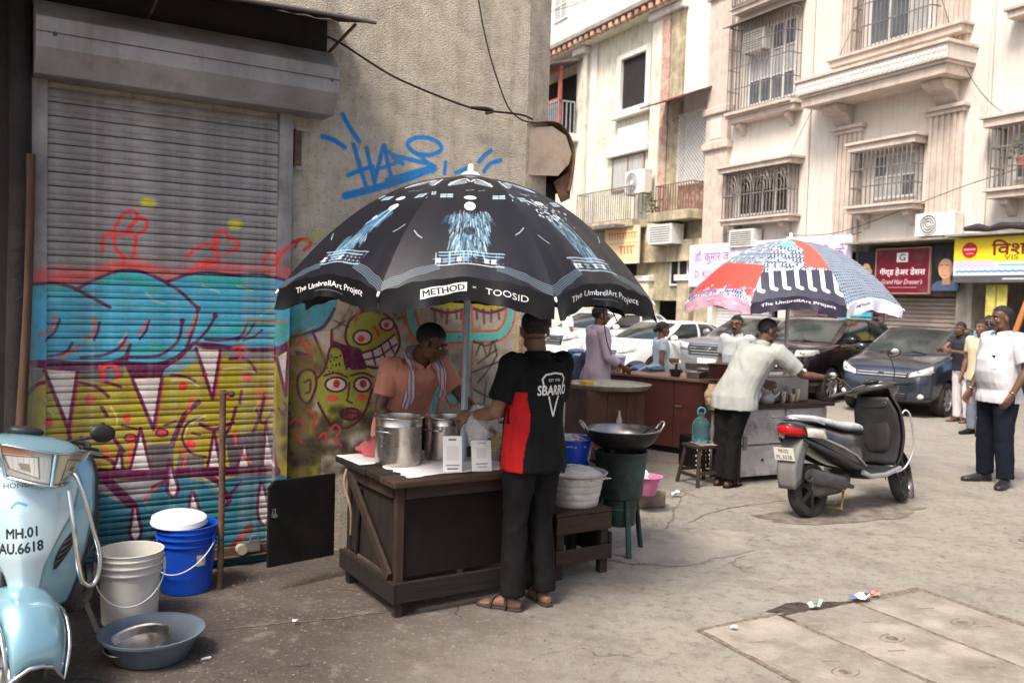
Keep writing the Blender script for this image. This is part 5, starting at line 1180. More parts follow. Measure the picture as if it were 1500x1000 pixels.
# loose black straps hanging from its right edge
def strap():
    m = mat('strap_black', (.012, .012, .013), .6)
    for k, (pts, lab) in enumerate(((((878, 402), (884, 430), (885, 470), (889, 500), (896, 520)), 'longer black strap hanging from the right rim of the black umbrella'), (((880, 402), (890, 440), (900, 462), (904, 470)), 'shorter black strap hanging from the right rim of the black umbrella'))):
        P3 = [DP(px, py, 4.86) for px, py in pts]; mb = MB(); mb.tube(catmull(P3, 8), .008, 6, sq=.4); o = mb.build('umbrella_strap', m, UMB, smooth=60)
        for v in o.data.vertices: v.co -= UB
        o['label'] = lab
strap()
def light_gore(kind):
    W, H = 300, 400; r = random.Random(kind+20)
    bgc = {0: (176, 190, 200), 1: (186, 194, 204), 2: (206, 206, 220), 3: (184, 190, 200)}[kind]
    C = Canvas(W, H, bgc); y = lambda q: 100+300*(1-q)
    if kind in (0, 2):
        for j in range(26):
            q = .15+.033*j
            for i in range(26):
                x = i*12+(6 if j % 2 else 0); c = r.choice([(44, 56, 84), (70, 88, 112), (24, 28, 44)] if q > .45 or kind == 0 else [(200, 90, 96), (90, 170, 180), (90, 120, 160)])
                C.stroke([(x, y(q)), (x+6, y(q)+5), (x+9, y(q)-2)], 3.8, c, 1.2, .95)
    if kind in (1, 3):
        for j in range(30):
            for i in range(26): C.stroke([(i*12+(6 if j % 2 else 0), y(.08+.031*j)), (i*12+7, y(.08+.031*j)+5), (i*12+10, y(.08+.031*j)-2)], 4.0, r.choice([(30, 38, 60), (44, 56, 84), (60, 74, 100), (150, 164, 180)]), 1, .95)
    if kind == 1:
        C.poly([(0, y(.55)), (300, y(.62)), (300, y(.98)), (240, y(.9)), (0, y(.95))], (230, 78, 66)); C.poly([(230, y(.2)), (300, y(.2)), (300, y(.66)), (250, y(.62))], (92, 116, 124))
        for _ in range(60): C.ell((r.uniform(0, 300), y(r.uniform(.86, 1))), r.uniform(3, 10), r.uniform(2, 6), r.choice([(150, 100, 170), (240, 236, 244), (120, 130, 190), (230, 120, 120)]), .8)
    if kind == 3:
        C.poly([(146, y(0)), (300, y(0)), (300, y(.64)), (176, y(.62)), (178, y(.34)), (150, y(.24))], (232, 84, 70)); C.ell((128, y(.22)), 30, 30, (112, 196, 190)); C.ell((108, y(.16)), 16, 16, (226, 232, 228))
        C.poly([(0, y(.70)), (W, y(.64)), (W, y(1)), (0, y(1))], (44, 44, 62))
        for i in range(7): x = 24+i*41; C.stroke([(x, y(.66)), (x+2, y(.86))], 14, (238, 238, 242), 1.5, smooth=False); C.stroke([(x+2, y(.88)), (x+16, y(.90))], 12, (238, 238, 242), 1.5, smooth=False)
    C.poly([(0, 0), (W, 0), (W, 100), (0, 100)], {0: (222, 222, 238), 1: (228, 170, 190), 2: (226, 200, 220), 3: (34, 30, 52)}[kind])
    if kind == 3: C.text('The UmbrellArt Project', 150, 58, width=236, height=30, col=(230, 230, 236), bold=.02)
    elif kind == 0: C.text('METHOD', 90, 60, width=70, height=22, col=(40, 40, 50), bold=.04)
    else:
        for _ in range(30): C.ell((r.uniform(0, 300), r.uniform(0, 100)), r.uniform(6, 20), r.uniform(4, 10), r.choice([(240, 236, 244), (170, 150, 200), (230, 190, 200)]), .6)
    return C.image('second_umbrella_print_%d' % kind)
_im2 = [light_gore(k) for k in range(4)]
lm = [mat('umbrella_light_%d' % k, (.5, .5, .5), .55, img=_im2[k], var=0, trans=0, bump=.03, bs=300) for k in range(4)]
U2 = Vector((2.89, 9.35, 0))
o2 = [lm[3], lm[0], lm[2], lm[1], lm[2], lm[0], lm[2], lm[1]]
umbrella('vendor_umbrella', 'smaller bright red white and navy umbrella shading the second stall', U2, 1.13, 1.76, 2.45, R_(-90-22.5-12), o2, o2, pole_white, seed=8, val=.12)

# ================================================================== front stall
dkw = wood('cart_dark_wood', (.022, .016, .012), (.011, .008, .007), .68, 'X', 3, .25); dkwz = wood('cart_dark_wood_upright', (.024, .017, .012), (.012, .009, .007), .68, 'Z', 3, .25)  # dark wood, darkened further for the shade beneath the umbrella
medw = wood('cart_brown_wood', (.058, .034, .022), (.026, .016, .012), .68, 'X', 3, .3); medwz = wood('cart_brown_wood_upright', (.050, .030, .020), (.022, .014, .010), .68, 'Z', 3, .3)
blackb = mat('black_board', (.006, .005, .005), .7, var=.4, vs=5, dirt=(.02, .015, .012), da=.5, ds=4, spec=.25)
steel = mat('pot_steel', (.56, .53, .50), .27, 1., var=.12, vs=9, dirt=(.20, .13, .09), da=.65, ds=6, dlo=.5, dhi=.7, streak=((.3, .21, .15), .55))
alu = mat('tub_aluminium', (.52, .50, .48), .55, .55, var=.12, vs=14, bump=.15, bs=30, dirt=(.3, .27, .24), da=.5, ds=5)
paper = mat('table_paper', (.72, .69, .68), .8, var=.08, vs=5, bump=.15, bs=25, dirt=(.5, .42, .36), da=.35, ds=6)
CL = G(578, 905)
def cart():
    t = thing('food_stall', 'dark wooden street food stall below the black umbrella', 'stall', CL, WROT)
    L, D, zb, zt = 1.00, .70, .11, .715
    # front panel of wide boards, left side panel of boards
    mb = MB(); mb.bx(.046, L-.046, .012, .03, zb+.1, zt); mb.build('front_panel', mat('cart_shaded_ply', (.006, .004, .003), .75, var=.35, vs=3, bump=.15, bs=20, dirt=(.024, .014, .009), da=.5, ds=2.5, dlo=.5, dhi=.75, spec=.25, st=(1, 1, .4)), t)  # ply colour carries the shade beneath the umbrella
    ys = [.045, .26, .47, D-.045]
    for i in range(3): mb = MB(); mb.bx(.012, .03, ys[i]+.0015, ys[i+1]-.0015, zb+.10, zt); mb.build('side_plank', dkwz, t, bevel=.003)
    mb = MB(); mb.bx(L-.03, L-.012, .045, D-.045, zb+.1, zt); mb.build('end_panel', dkw, t)
    mb = MB(); mb.bx(.05, L-.05, D-.03, D-.012, zb+.1, zt); mb.build('back_panel', dkw, t)
    for x in (0, L-.045):
        for y in (0, D-.045): mb = MB(); mb.bx(x, x+.045, y, y+.045, .0, zt); mb.build('corner_post', medwz if y == 0 else dkwz, t, bevel=.004)
    mb = MB(); mb.bx(-.02, L+.02, -.026, -.002, zb-.03, zb+.085); mb.build('base_rail', dkw, t, bevel=.005)
    mb = MB(); mb.bx(-.026, -.002, -.026, D+.05, zb-.029, zb+.084); mb.build('base_rail', dkw, t, bevel=.005)
    mb = MB(); mb.bx(-.015, -.001, .05, D, zb+.0845, zb+.10); mb.build('base_ledge', medw, t, bevel=.002)
    mb = MB(); mb.bx(.046, L-.046, -.012, .008, zt-.075, zt); mb.build('top_rail', medw, t, bevel=.004)
    mb = MB(); mb.bx(-.012, .008, .046, D-.046, zt-.075, zt); mb.build('top_rail', medw, t, bevel=.004)
    # diagonal brace on the left side
    mb = MB(); mb.bar((-.02, .04, zb+.105), (-.02, D-.07, zt-.04), .06, .022, (1, 0, 0)); mb.build('diagonal_brace', medwz, t, bevel=.003)
    mb = MB(); mb.bar((-.006, D-.16, zb+.1), (-.006, D-.2, zt-.1), .03, .012, (1, 0, 0)); mb.build('side_batten', dkwz, t)
    # chain of old rope looped on the brace
    mb = MB(); mb.tube(catmull([(-.03, D-.05, zt-.02), (-.06, D-.09, zt-.10), (-.035, D-.14, zt-.24), (-.02, D-.11, zt-.4)], 6), .008, 6); mb.build('tie_rope', mat('rope', (.22, .15, .10), .9), t, smooth=60)
    # feet
    for x, y in ((.04, .02), (L-.1, .02), (.02, D-.04), (L-.1, D-.05)): mb = MB(); mb.bx(x-.02, x+.04, y-.012, y+.045, .0, .082); mb.build('foot', dkwz, t, bevel=.004)
    # table top: planks running along
    yb = [-.075, .12, .33, .54, D+.10]
    for i in range(4):
        mb = MB(); mb.bx(-.055+.01*(i % 2), L+.05, yb[i]+.001, yb[i+1]-.001, zt+.001, zt+.036); mb.build('top_plank', medw if i == 0 else dkw, t, bevel=.006)
    # open side door
    a, b = G(391, 831, .15), G(488, 812, .15); Mi = (Matrix.Translation(CL) @ Matrix.Rotation(WROT, 4, 'Z')).inverted(); a, b = Mi @ a, Mi @ b
    d = (b-a); d.z = 0; Ld = d.length; ang = math.atan2(d.y, d.x)
    mb = MB(); prof = [(0, 0), (Ld, .0), (Ld, .50), (.035, .50), (0, .465)]
    M = Matrix.Translation((a.x, a.y, .15)) @ Matrix.Rotation(ang, 4, 'Z') @ Matrix(((1, 0, 0, 0), (0, 0, -1, 0), (0, 1, 0, 0), (0, 0, 0, 1)))
    mb.prism(prof, -.010, .010, M); dr = mb.build('side_door', blackb, t, bevel=.003)
    mb = MB(); q = M @ Vector((.03, .30, .02)); mb.box(q, (.03, .02, .016), ang); mb.tube([M @ Vector((.022, .31, .016)), M @ Vector((.02, .34, .02)), M @ Vector((.035, .34, .02)), M @ Vector((.038, .31, .016))], .003, 6); mb.build('door_hasp', mat('hasp', (.6, .58, .54), .3, 1), dr, smooth=50)
    return t, zt+.036
CART, CZ = cart()
CM = Matrix.Translation(CL) @ Matrix.Rotation(WROT, 4, 'Z')
def on_cart(px, py): return G(px, py, CZ)

def cloth(name, loc, rz, poly_w, poly_h, amp, m, lab, cat='cloth', seed=1, nu=26, nv=20, z0=.004, ragged=.0, drop=None, uvf=None):
    r = random.Random(seed); ox, oy = r.random()*50, r.random()*50
    def f(u, v):
        x, y = (u-.5)*poly_w, (v-.5)*poly_h; n = noise.noise(Vector((u*3+ox, v*3+oy, 0)))+.5*noise.noise(Vector((u*8+ox, v*8+oy, 3)))
        ex = ragged*noise.noise(Vector((u*9, v*9, ox))); z = z0+abs(n)*amp
        x += ex*(1 if abs(u-.5) > .45 else 0); y += ex*(1 if abs(v-.5) > .45 else 0)
        return Vector((x, y, z))
    mb = MB(); mb.grid(f, nu, nv); o = mb.build(name, m, None, smooth=180, clean=False, solid=.0015); o.location = loc; o.rotation_euler.z = rz
    if lab: tag(o, lab, cat)
    return o
p = CM @ Vector((.24, .62, CZ)); cloth('paper_sheet', p, WROT+.02, .56, .34, .006, paper, 'white paper sheet on the back left of the stall top', 'paper', 3)
p = CM @ Vector((.50, .22, CZ)); cloth('paper_sheet', p, WROT-.03, .86, .42, .006, paper, 'white paper sheet below the steel pots on the stall front', 'paper', 4, ragged=.05)
# crumpled checked cloth
def crumple(name, c, s, m, lab, cat, seed, n=3, nu=24, nv=18, rz=0, hz=.6):
    t = thing(name, lab, cat, c, rz); r = random.Random(seed)
    for k in range(n):
        ox = r.random()*40; cx, cy = r.uniform(-.35, .35)*s[0], r.uniform(-.3, .3)*s[1]
        def f(u, v):
            a = 2*math.pi*u; q = math.sin(math.pi*v*.5)
            rr = 1+.35*noise.noise(Vector((math.cos(a)*1.6+ox, math.sin(a)*1.6, v*3)))+.2*noise.noise(Vector((math.cos(a)*4+ox, math.sin(a)*4, v*7)))
            return (cx+s[0]*.42*rr*q*math.cos(a), cy+s[1]*.42*rr*q*math.sin(a), max(.003, s[2]*math.cos(math.pi*v*.5)*(1+.45*noise.noise(Vector((math.cos(a)*3, math.sin(a)*3+ox, v*5))))))
        mb = MB(); mb.grid(f, nu, nv, flip=True); mb.build('cloth_fold', m[k % len(m)], t, smooth=180, clean=False)
    return t
def check_mat(name, c0, c1, sc):
    if name in MATS: return MATS[name]
    m = mat(name, c0, .85, var=.12, vs=8, bump=.1, bs=200); nt = m.node_tree; b = nt.nodes['Principled BSDF']
    old = b.inputs['Base Color'].links[0].from_socket; tc = node(nt, 'ShaderNodeTexCoord'); w = node(nt, 'ShaderNodeTexWave'); w.inputs['Scale'].default_value = sc; w.inputs['Distortion'].default_value = 2.5
    nt.links.new(tc.outputs['Object'], w.inputs[0]); mr = node(nt, 'ShaderNodeMapRange'); mr.inputs[1].default_value = .62; mr.inputs[2].default_value = .75; nt.links.new(w.outputs['Fac'], mr.inputs[0])
    nt.links.new(mixc(nt, mr.outputs[0], old, c1), b.inputs['Base Color']); return m
towel = check_mat('towel_white_red', (.62, .56, .58), (.42, .10, .13), 9)
crumple('checked_towel', CM @ Vector((.20, .66, CZ+.004)), (.34, .24, .10), [towel, towel, mat('towel_red', (.45, .10, .11), .85)], 'crumpled red and white checked towel on the back of the stall', 'towel', 5)

def pot(name, c, r, h, lab, contents=None):
    t = thing(name, lab, 'pot', c)
    mb = MB(); w = .004
    mb.lathe([(0, .0), (r*.93, .0), (r*.98, .008), (r, .03), (r, h*.80), (r*1.015, h*.81), (r*1.015, h*.83), (r, h*.84), (r, h-.012), (r*1.055, h-.006), (r*1.055, h), (r*.99, h), (r*.97, h-.02), (r*.97, .03), (0, .02)], 40)
    mb.build('pot_body', steel, t, smooth=40)
    mb = MB(); mb.tube([(r*1.055*math.cos(a), r*1.055*math.sin(a), h-.003) for a in np.linspace(0, 6.2832, 41)[:-1]], .005, 6, closed=True); mb.build('pot_rim', steel, t, smooth=60)
    for s in (-1, 1):
        mb = MB(); mb.tube(catmull([(s*r*1.0, -.05, h*.72), (s*(r+.035), -.045, h*.74), (s*(r+.035), .045, h*.74), (s*r*1.0, .05, h*.72)], 5), .005, 6); mb.build('pot_handle', steel, t, smooth=60).rotation_euler.z = 1.1
    if contents:
        mb = MB(); mb.lathe([(0, h*.72), (r*.96, h*.70)], 28); mb.build('pot_contents', contents, t)
    return t
pot('steel_pot', on_cart(583, 680), .135, .285, 'large dented steel pot nearest the stall corner', mat('curry', (.25, .10, .03), .4))
pot('steel_pot', on_cart(651, 672), .122, .262, 'smaller steel pot standing behind the payment cards', mat('curry', (.25, .10, .03), .4))
# payment cards (plain)
def card(px, py, w, h, rz, lab, kind):
    t = thing('payment_card', lab, 'card', on_cart(px, py), rz)
    C = Canvas(120, 240, (232, 230, 226)); 
    if kind == 0: C.stroke([(40, 216), (80, 216)], 11, (90, 90, 98), 3); C.poly([(22, 82), (98, 82), (98, 176), (22, 176)], (214, 212, 208)); [C.stroke([(20+k*14, 48), (30+k*14, 48)], 7, (110, 110, 116), 3) for k in range(6)]; [C.stroke([(30+k*16, 26), (42+k*16, 26)], 9, (80, 84, 100), 3) for k in range(4)]
    else: C.poly([(0, 228), (120, 228), (120, 240), (0, 240)], (60, 70, 90)); C.stroke([(40, 208), (80, 208)], 10, (100, 120, 150), 3); C.poly([(30, 96), (90, 96), (90, 170), (30, 170)], (214, 212, 208)); [C.stroke([(26+k*14, 56), (36+k*14, 56)], 7, (120, 120, 126), 3) for k in range(5)]; [C.stroke([(34+k*14, 34), (44+k*14, 34)], 6, (130, 130, 134), 3) for k in range(4)]
    im = C.image('card_%d' % kind)
    mb = MB(); lean = .22
    mb.box((0, h/2*math.sin(lean), h/2*math.cos(lean)), (w, .006, h), rx=-lean); o = mb.build('card_face', mat('card_print_%d' % kind, (.8, .8, .78), .35, img=im, var=0), t, bevel=.002)
    set_uv(o.data, lambda c: (c.x/w+.5, c.z/(h*math.cos(lean))))
    mb = MB(); mb.box((0, .07, h*.33), (w*.6, .004, h*.7), rx=.2); mb.build('card_stand', plast_white, t)
card(663, 692, .108, .205, WROT-.35, 'tall white payment card leaning in front of the smaller pot', 0)
card(706, 690, .118, .185, WROT-.25, 'squarer white payment card beside the noodle bowl', 1)
# bowl of noodles in a bag
noodle = mat('noodles', (.60, .47, .22), .5, var=.25, vs=20)
def noodles(parent, c, s, n, seed, m=noodle, thick=.0035):
    r = random.Random(seed); mb = MB()
    for _ in range(n):
        a = r.random()*6.28; q = math.sqrt(r.random()); x, y = s[0]*q*math.cos(a), s[1]*q*math.sin(a); z = s[2]*(1-q*q)*r.uniform(.75, 1.05)
        d = r.random()*6.28; P3 = []
        for k in range(6): P3.append((c[0]+x, c[1]+y, c[2]+max(z, 0)+r.uniform(-.004, .006))); x += .018*math.cos(d); y += .018*math.sin(d); d += r.uniform(-1.1, 1.1); q2 = min(1, (x/s[0])**2+(y/s[1])**2); z = s[2]*(1-q2)
        mb.tube(P3, thick, 4)
    o = mb.build('noodles', m, parent, smooth=180, clean=False); o['kind'] = 'stuff'; return o
def bowl(name, c, r0_, r1, h, m, lab, cat='bowl', rim=.006):
    t = thing(name, lab, cat, c)
    mb = MB(); mb.lathe([(0, 0), (r0_, 0), (r0_+.004, .006), (r1, h), (r1+rim*1.6, h+.002), (r1+rim*1.6, h+.006), (r1-.003, h+.004), (r0_-.002, .012), (0, .012)], 40); mb.build('bowl_body', m, t, smooth=40)
    return t
NB = on_cart(738, 672); t = bowl('noodle_bowl', NB, .115, .135, .085, steel, 'steel bowl heaped with yellow noodles beside the customer')
mb = MB(); mb.lathe([(.128, .06), (.10, .10), (.05, .135), (0, .145)], 24); mb.build('noodle_heap', noodle, t, smooth=180); noodles(t, (0, 0, .075), (.125, .125, .085), 240, 4)
clear = mat('clear_plastic', (.85, .86, .88), .12, 0, var=0, trans=.0, alpha=.22, spec=.8, bump=.5, bs=35)
def bag(name, c, w, h, lab, seed, m=clear, open_top=True, squash=.7):
    r = random.Random(seed); ox = r.random()*30
    def f(u, v):
        a = 2*math.pi*u; pinch = (.35+.65*math.sin(math.pi*min(1, (v*.80+.12)))) if v > .35 else (.55+1.1*v) 
        rr = w*pinch*(1+.30*noise.noise(Vector((math.cos(a)*2.2+ox, math.sin(a)*2.2, v*4)))+.14*noise.noise(Vector((math.cos(a)*6+ox, math.sin(a)*6, v*11))))
        return (rr*math.cos(a), rr*squash*math.sin(a), h*v)
    mb = MB(); mb.grid(f, 30, 22); o = mb.build(name, m, None, smooth=180, clean=False); o.location = c; tag(o, lab, 'bag'); return o
bag('plastic_bag', on_cart(741, 668)+Vector((0, .0, .06)), .15, .19, 'clear plastic bag wrapped around the noodle bowl', 6)
bag('plastic_bag', DP(700, 655, 4.98), .065, .24, 'clear plastic bag held open in the customer hand', 9)

# ---------------------------------------------------------------- right of the stall
def wood_stand():
    g = Vector((.42, 5.70, 0)); t = thing('wooden_stand', 'low wooden stand carrying the big aluminium tub', 'stand', g, WROT)
    zt = .40
    for i in range(3): mb = MB(); mb.bx(-.26, .17, -.2+i*.135, -.2+i*.135+.13, zt, zt+.025); mb.build('plank', medw, t, bevel=.004)
    for x in (-.24, .11):
        for y in (-.18, .15): mb = MB(); mb.bx(x, x+.055, y, y+.055, 0, zt-.001); mb.build('leg', medwz, t, bevel=.005)
    for y in (-.205, .165): mb = MB(); mb.bx(-.26, .17, y, y+.02, .10, .19); mb.build('side_rail', medw, t, bevel=.004)
    mb = MB(); mb.bx(.166, .19, -.19, .17, .09, .26); mb.build('end_board', dkw, t, bevel=.004)
    mb = MB(); mb.bx(-.26, .17, -.205, -.185, zt-.11, zt-.002); mb.build('apron', medw, t, bevel=.004)
    # aluminium tub with flour noodles
    c = g+Vector((.01, .0, zt+.026)); tb = thing('aluminium_tub', 'ridged aluminium tub full of white noodles on the low wooden stand', 'tub', c)
    prof = [(0, 0), (.155, 0)]
    for i in range(4): z = .045*i+.01; prof += [(.158+.009*i, z), (.163+.009*i, z+.03), (.160+.009*i, z+.038)]
    prof += [(.20, .20), (.215, .205), (.215, .212), (.195, .21), (.16, .03), (0, .02)]
    mb = MB(); mb.lathe(prof, 44); mb.build('tub_body', alu, tb, smooth=35)
    wn_ = mat('white_noodles', (.70, .66, .58), .6, var=.12, vs=30, bump=.5, bs=70)
    mb = MB(); mb.lathe([(.192, .19), (.15, .215), (.08, .235), (0, .245)], 28); mb.build('noodle_heap', wn_, tb, smooth=180); noodles(tb, (0, 0, .185), (.185, .185, .06), 240, 14, wn_)
    # second stool with blue basin
    g2 = Vector((.43, 6.25, 0)); t2 = thing('wooden_box_stool', 'plain wooden box behind the aluminium tub under the blue basin', 'stool', g2, .3)
    for x in (-.15, .15):
        for y in (-.15, .15): mb = MB(); mb.bx(x-.022, x+.022, y-.022, y+.022, 0, .555); mb.build('leg', medwz, t2)
    mb = MB(); mb.bx(-.18, .18, -.18, .18, .556, .585); mb.build('seat', medw, t2, bevel=.004)
    bb = bowl('blue_basin', g2+Vector((0, 0, .586)), .135, .165, .18, mat('blue_plastic', (.012, .07, .55), .35, var=.1), 'bright blue plastic basin behind the customer', 'basin', .01)
    mb = MB(); mb.lathe([(.155, .14), (.1, .17), (0, .185)], 24); mb.build('cabbage', wn_, bb, smooth=180); noodles(bb, (0, 0, .14), (.15, .15, .06), 120, 19, wn_)
wood_stand()
def burner():
    g = G(905, 806); t = thing('drum_burner', 'green painted steel drum burner on three legs beside the stall', 'burner', g)
    gp = mat('drum_green', (.022, .07, .06), .5, .3, var=.3, vs=4, bump=.12, bs=30, dirt=(.014, .012, .011), da=.9, ds=2.2, dlo=.42, dhi=.6, dirt2=(.12, .1, .08), da2=.25)
    mb = MB(); mb.lathe([(.150, .385), (.155, .39), (.168, .55), (.186, .70), (.190, .705), (.186, .71), (.17, .70), (.15, .40)], 40); mb.build('upper_drum', gp, t, smooth=40)
    mb = MB(); mb.lathe([(0, .19), (.105, .19), (.113, .196), (.118, .375), (.15, .384)], 36); mb.build('lower_drum', gp, t, smooth=40)
    mb = MB(); mb.lathe([(.119, .30), (.122, .305), (.122, .315), (.119, .32)], 36); mb.build('drum_hoop', gp, t, smooth=60)
    for a in (R_(200), R_(-75), R_(30)):
        d = Vector((math.cos(a), math.sin(a), 0)); mb = MB(); mb.bar(d*.135+Vector((0, 0, .40)), d*.20+Vector((0, 0, 0)), .035, .022, d); mb.build('leg', gp, t, bevel=.003)
    mb = MB(); mb.lathe([(.09, .66), (.12, .715), (.13, .72), (.11, .70)], 24); mb.build('burner_ring', mat('soot', (.012, .011, .011), .8), t, smooth=50)
    for a in (0, 2.1, 4.2):
        mb = MB(); mb.box((.15*math.cos(a), .15*math.sin(a), .72), (.05, .02, .03), a); mb.build('pan_rest', mat('soot', (.012, .011, .011), .8), t)
    wk = thing('wok', 'wide black steel wok with two handles on the drum burner', 'wok', g+Vector((.0, 0, .70)))
    R, h = .258, .155; prof = [(R*math.sin(x)*1.0, h*(1-math.cos(x))/1.0) for x in np.linspace(.02, 1.571, 16)]
    inn = [(r_*.965, z+.006) for r_, z in prof]
    wm = mat('wok_black', (.02, .018, .017), .5, .5, var=.4, vs=6, bump=.1); wi = mat('wok_inner', (.30, .28, .26), .28, .9, var=.25, vs=5, dirt=(.05, .04, .035), da=.7, ds=4)
    mb = MB(); mb.lathe(prof, 44, capb=True); mb.build('wok_shell', wm, wk, smooth=60)
    mb = MB(); mb.lathe(inn+[(R, h+.001)], 44, capb=True); mb.build('wok_inside', wi, wk, smooth=60)
    for s, m in ((-1, steel), (1, steel)):
        mb = MB(); mb.tube(catmull([(s*(R-.006), -.05, h-.012), (s*(R+.03), -.045, h+.045), (s*(R+.035), .045, h+.045), (s*(R-.006), .05, h-.012)], 6), .007, 8); mb.build('handle', m, wk, smooth=60).rotation_euler.z = .15
    sp = thing('ladle', 'dark iron ladle resting across the wok', 'ladle', g+Vector((0, 0, .70)))
    mb = MB(); mb.tube([(.02, -.06, .05), (.12, -.05, .12), (.215, -.03, .19)], .007, 8); mb.build('handle', wm, sp, smooth=60)
    mb = MB(); mb.ell((.0, -.065, .045), (.055, .04, .015), 14, 8); mb.build('scoop', wm, sp, smooth=60)
burner()
def brickstuff():
    g = G(951, 742); t = thing('stone_block', 'worn brown stone block on the ground behind the burner', 'block', g, .35)
    mb = MB(); mb.bx(-.16, .13, -.06, .22, 0, .15); mb.build('block', mat('block_stone', (.20, .15, .11), .9, var=.3, vs=8, bump=.5, bs=30), t, bevel=.02)
    b = bowl('pink_tub', G(948, 726, .151)+Vector((0, .06, 0)), .075, .115, .15, mat('pink_plastic', (.55, .16, .30), .4), 'pink plastic tub on the stone block', 'tub', .012)
    crumple('plastic_wrap', G(948, 726, .151)+Vector((0, .06, .125)), (.2, .2, .09), [mat('pink_film', (.75, .5, .55), .3), plast_white], 'pink and white crumpled plastic in the pink tub', 'wrapping', 4, 2)
brickstuff()
def stool():
    g = G(1026, 708); t = thing('wooden_stool', 'small four legged wooden stool holding a water bottle', 'stool', g, .45)
    zt = .36; w = .13
    mb = MB(); mb.bx(-w-.01, w+.01, -w-.01, w+.01, zt, zt+.028); mb.build('seat', medw, t, bevel=.006)
    for sx in (-1, 1):
        for sy in (-1, 1): mb = MB(); mb.bar((sx*(w-.02), sy*(w-.02), zt), (sx*(w+.03), sy*(w+.03), 0), .035, .035); mb.build('leg', medwz, t, bevel=.004)
    for sx in (-1, 1):
        mb = MB(); mb.bar((sx*(w+.015), -w, .10), (sx*(w+.015), w, .10), .022, .03); mb.build('rung', medw, t); mb = MB(); mb.bar((-w, sx*(w+.015), .13), (w, sx*(w+.015), .13), .022, .03); mb.build('rung', medw, t)
    mb = MB(); o = cloth('rag', g+Vector((0.02, -.02, zt+.03)), .3, .22, .22, .02, mat('rag_grey', (.26, .20, .17), .9, var=.3, vs=12), 'dirty grey rag lying on the stool seat', 'rag', 8)
    bt = thing('water_bottle', 'large teal plastic water bottle with loop handle on the stool', 'bottle', g+Vector((-.01, .03, zt+.034)))
    prof = [(0, 0), (.07, .0), (.085, .01)]
    for i in range(6): z = .02+.022*i; prof += [(.088, z), (.083, z+.011)]
    prof += [(.088, .155), (.08, .20), (.055, .235), (.032, .25), (.030, .275), (.034, .277), (.034, .295), (0, .297)]
    teal = mat('teal_bottle', (.40, .80, .86), .08, var=.1, vs=4, trans=.93, ior=1.12)
    mb = MB(); mb.lathe(prof, 28); mb.build('bottle_body', teal, bt, smooth=50)
    mb = MB(); mb.tube(catmull([(-.03, 0, .28), (-.035, 0, .325), (0, 0, .345), (.035, 0, .325), (.03, 0, .28)], 5), .008, 8); mb.build('loop_handle', mat('teal_cap', (.01, .30, .30), .4), bt, smooth=60)
    # dark crate with netted bottles behind
    c = G(1030, 690); t = thing('bottle_crate', 'dark crate of netted white dotted bundles behind the stool', 'crate', c+Vector((.05, .35, 0)), .45)
    mb = MB(); mb.bx(-.2, .2, -.14, .14, 0, .33); mb.build('crate_body', blackb, t, bevel=.01)
    proto = None; r = random.Random(4)
    for i in range(7):
        for j in range(6):
            if proto is None: mb = MB(); mb.ell((0, 0, 0), (.012, .006, .012), 8, 5); proto = o = mb.build('dot', wframe, t, smooth=60)
            else: o = proto.copy(); COL.objects.link(o); o.parent = t
            o.location = (-.17+i*.056+r.uniform(-.01, .01), -.142, .04+j*.05+r.uniform(-.01, .01))
stool()

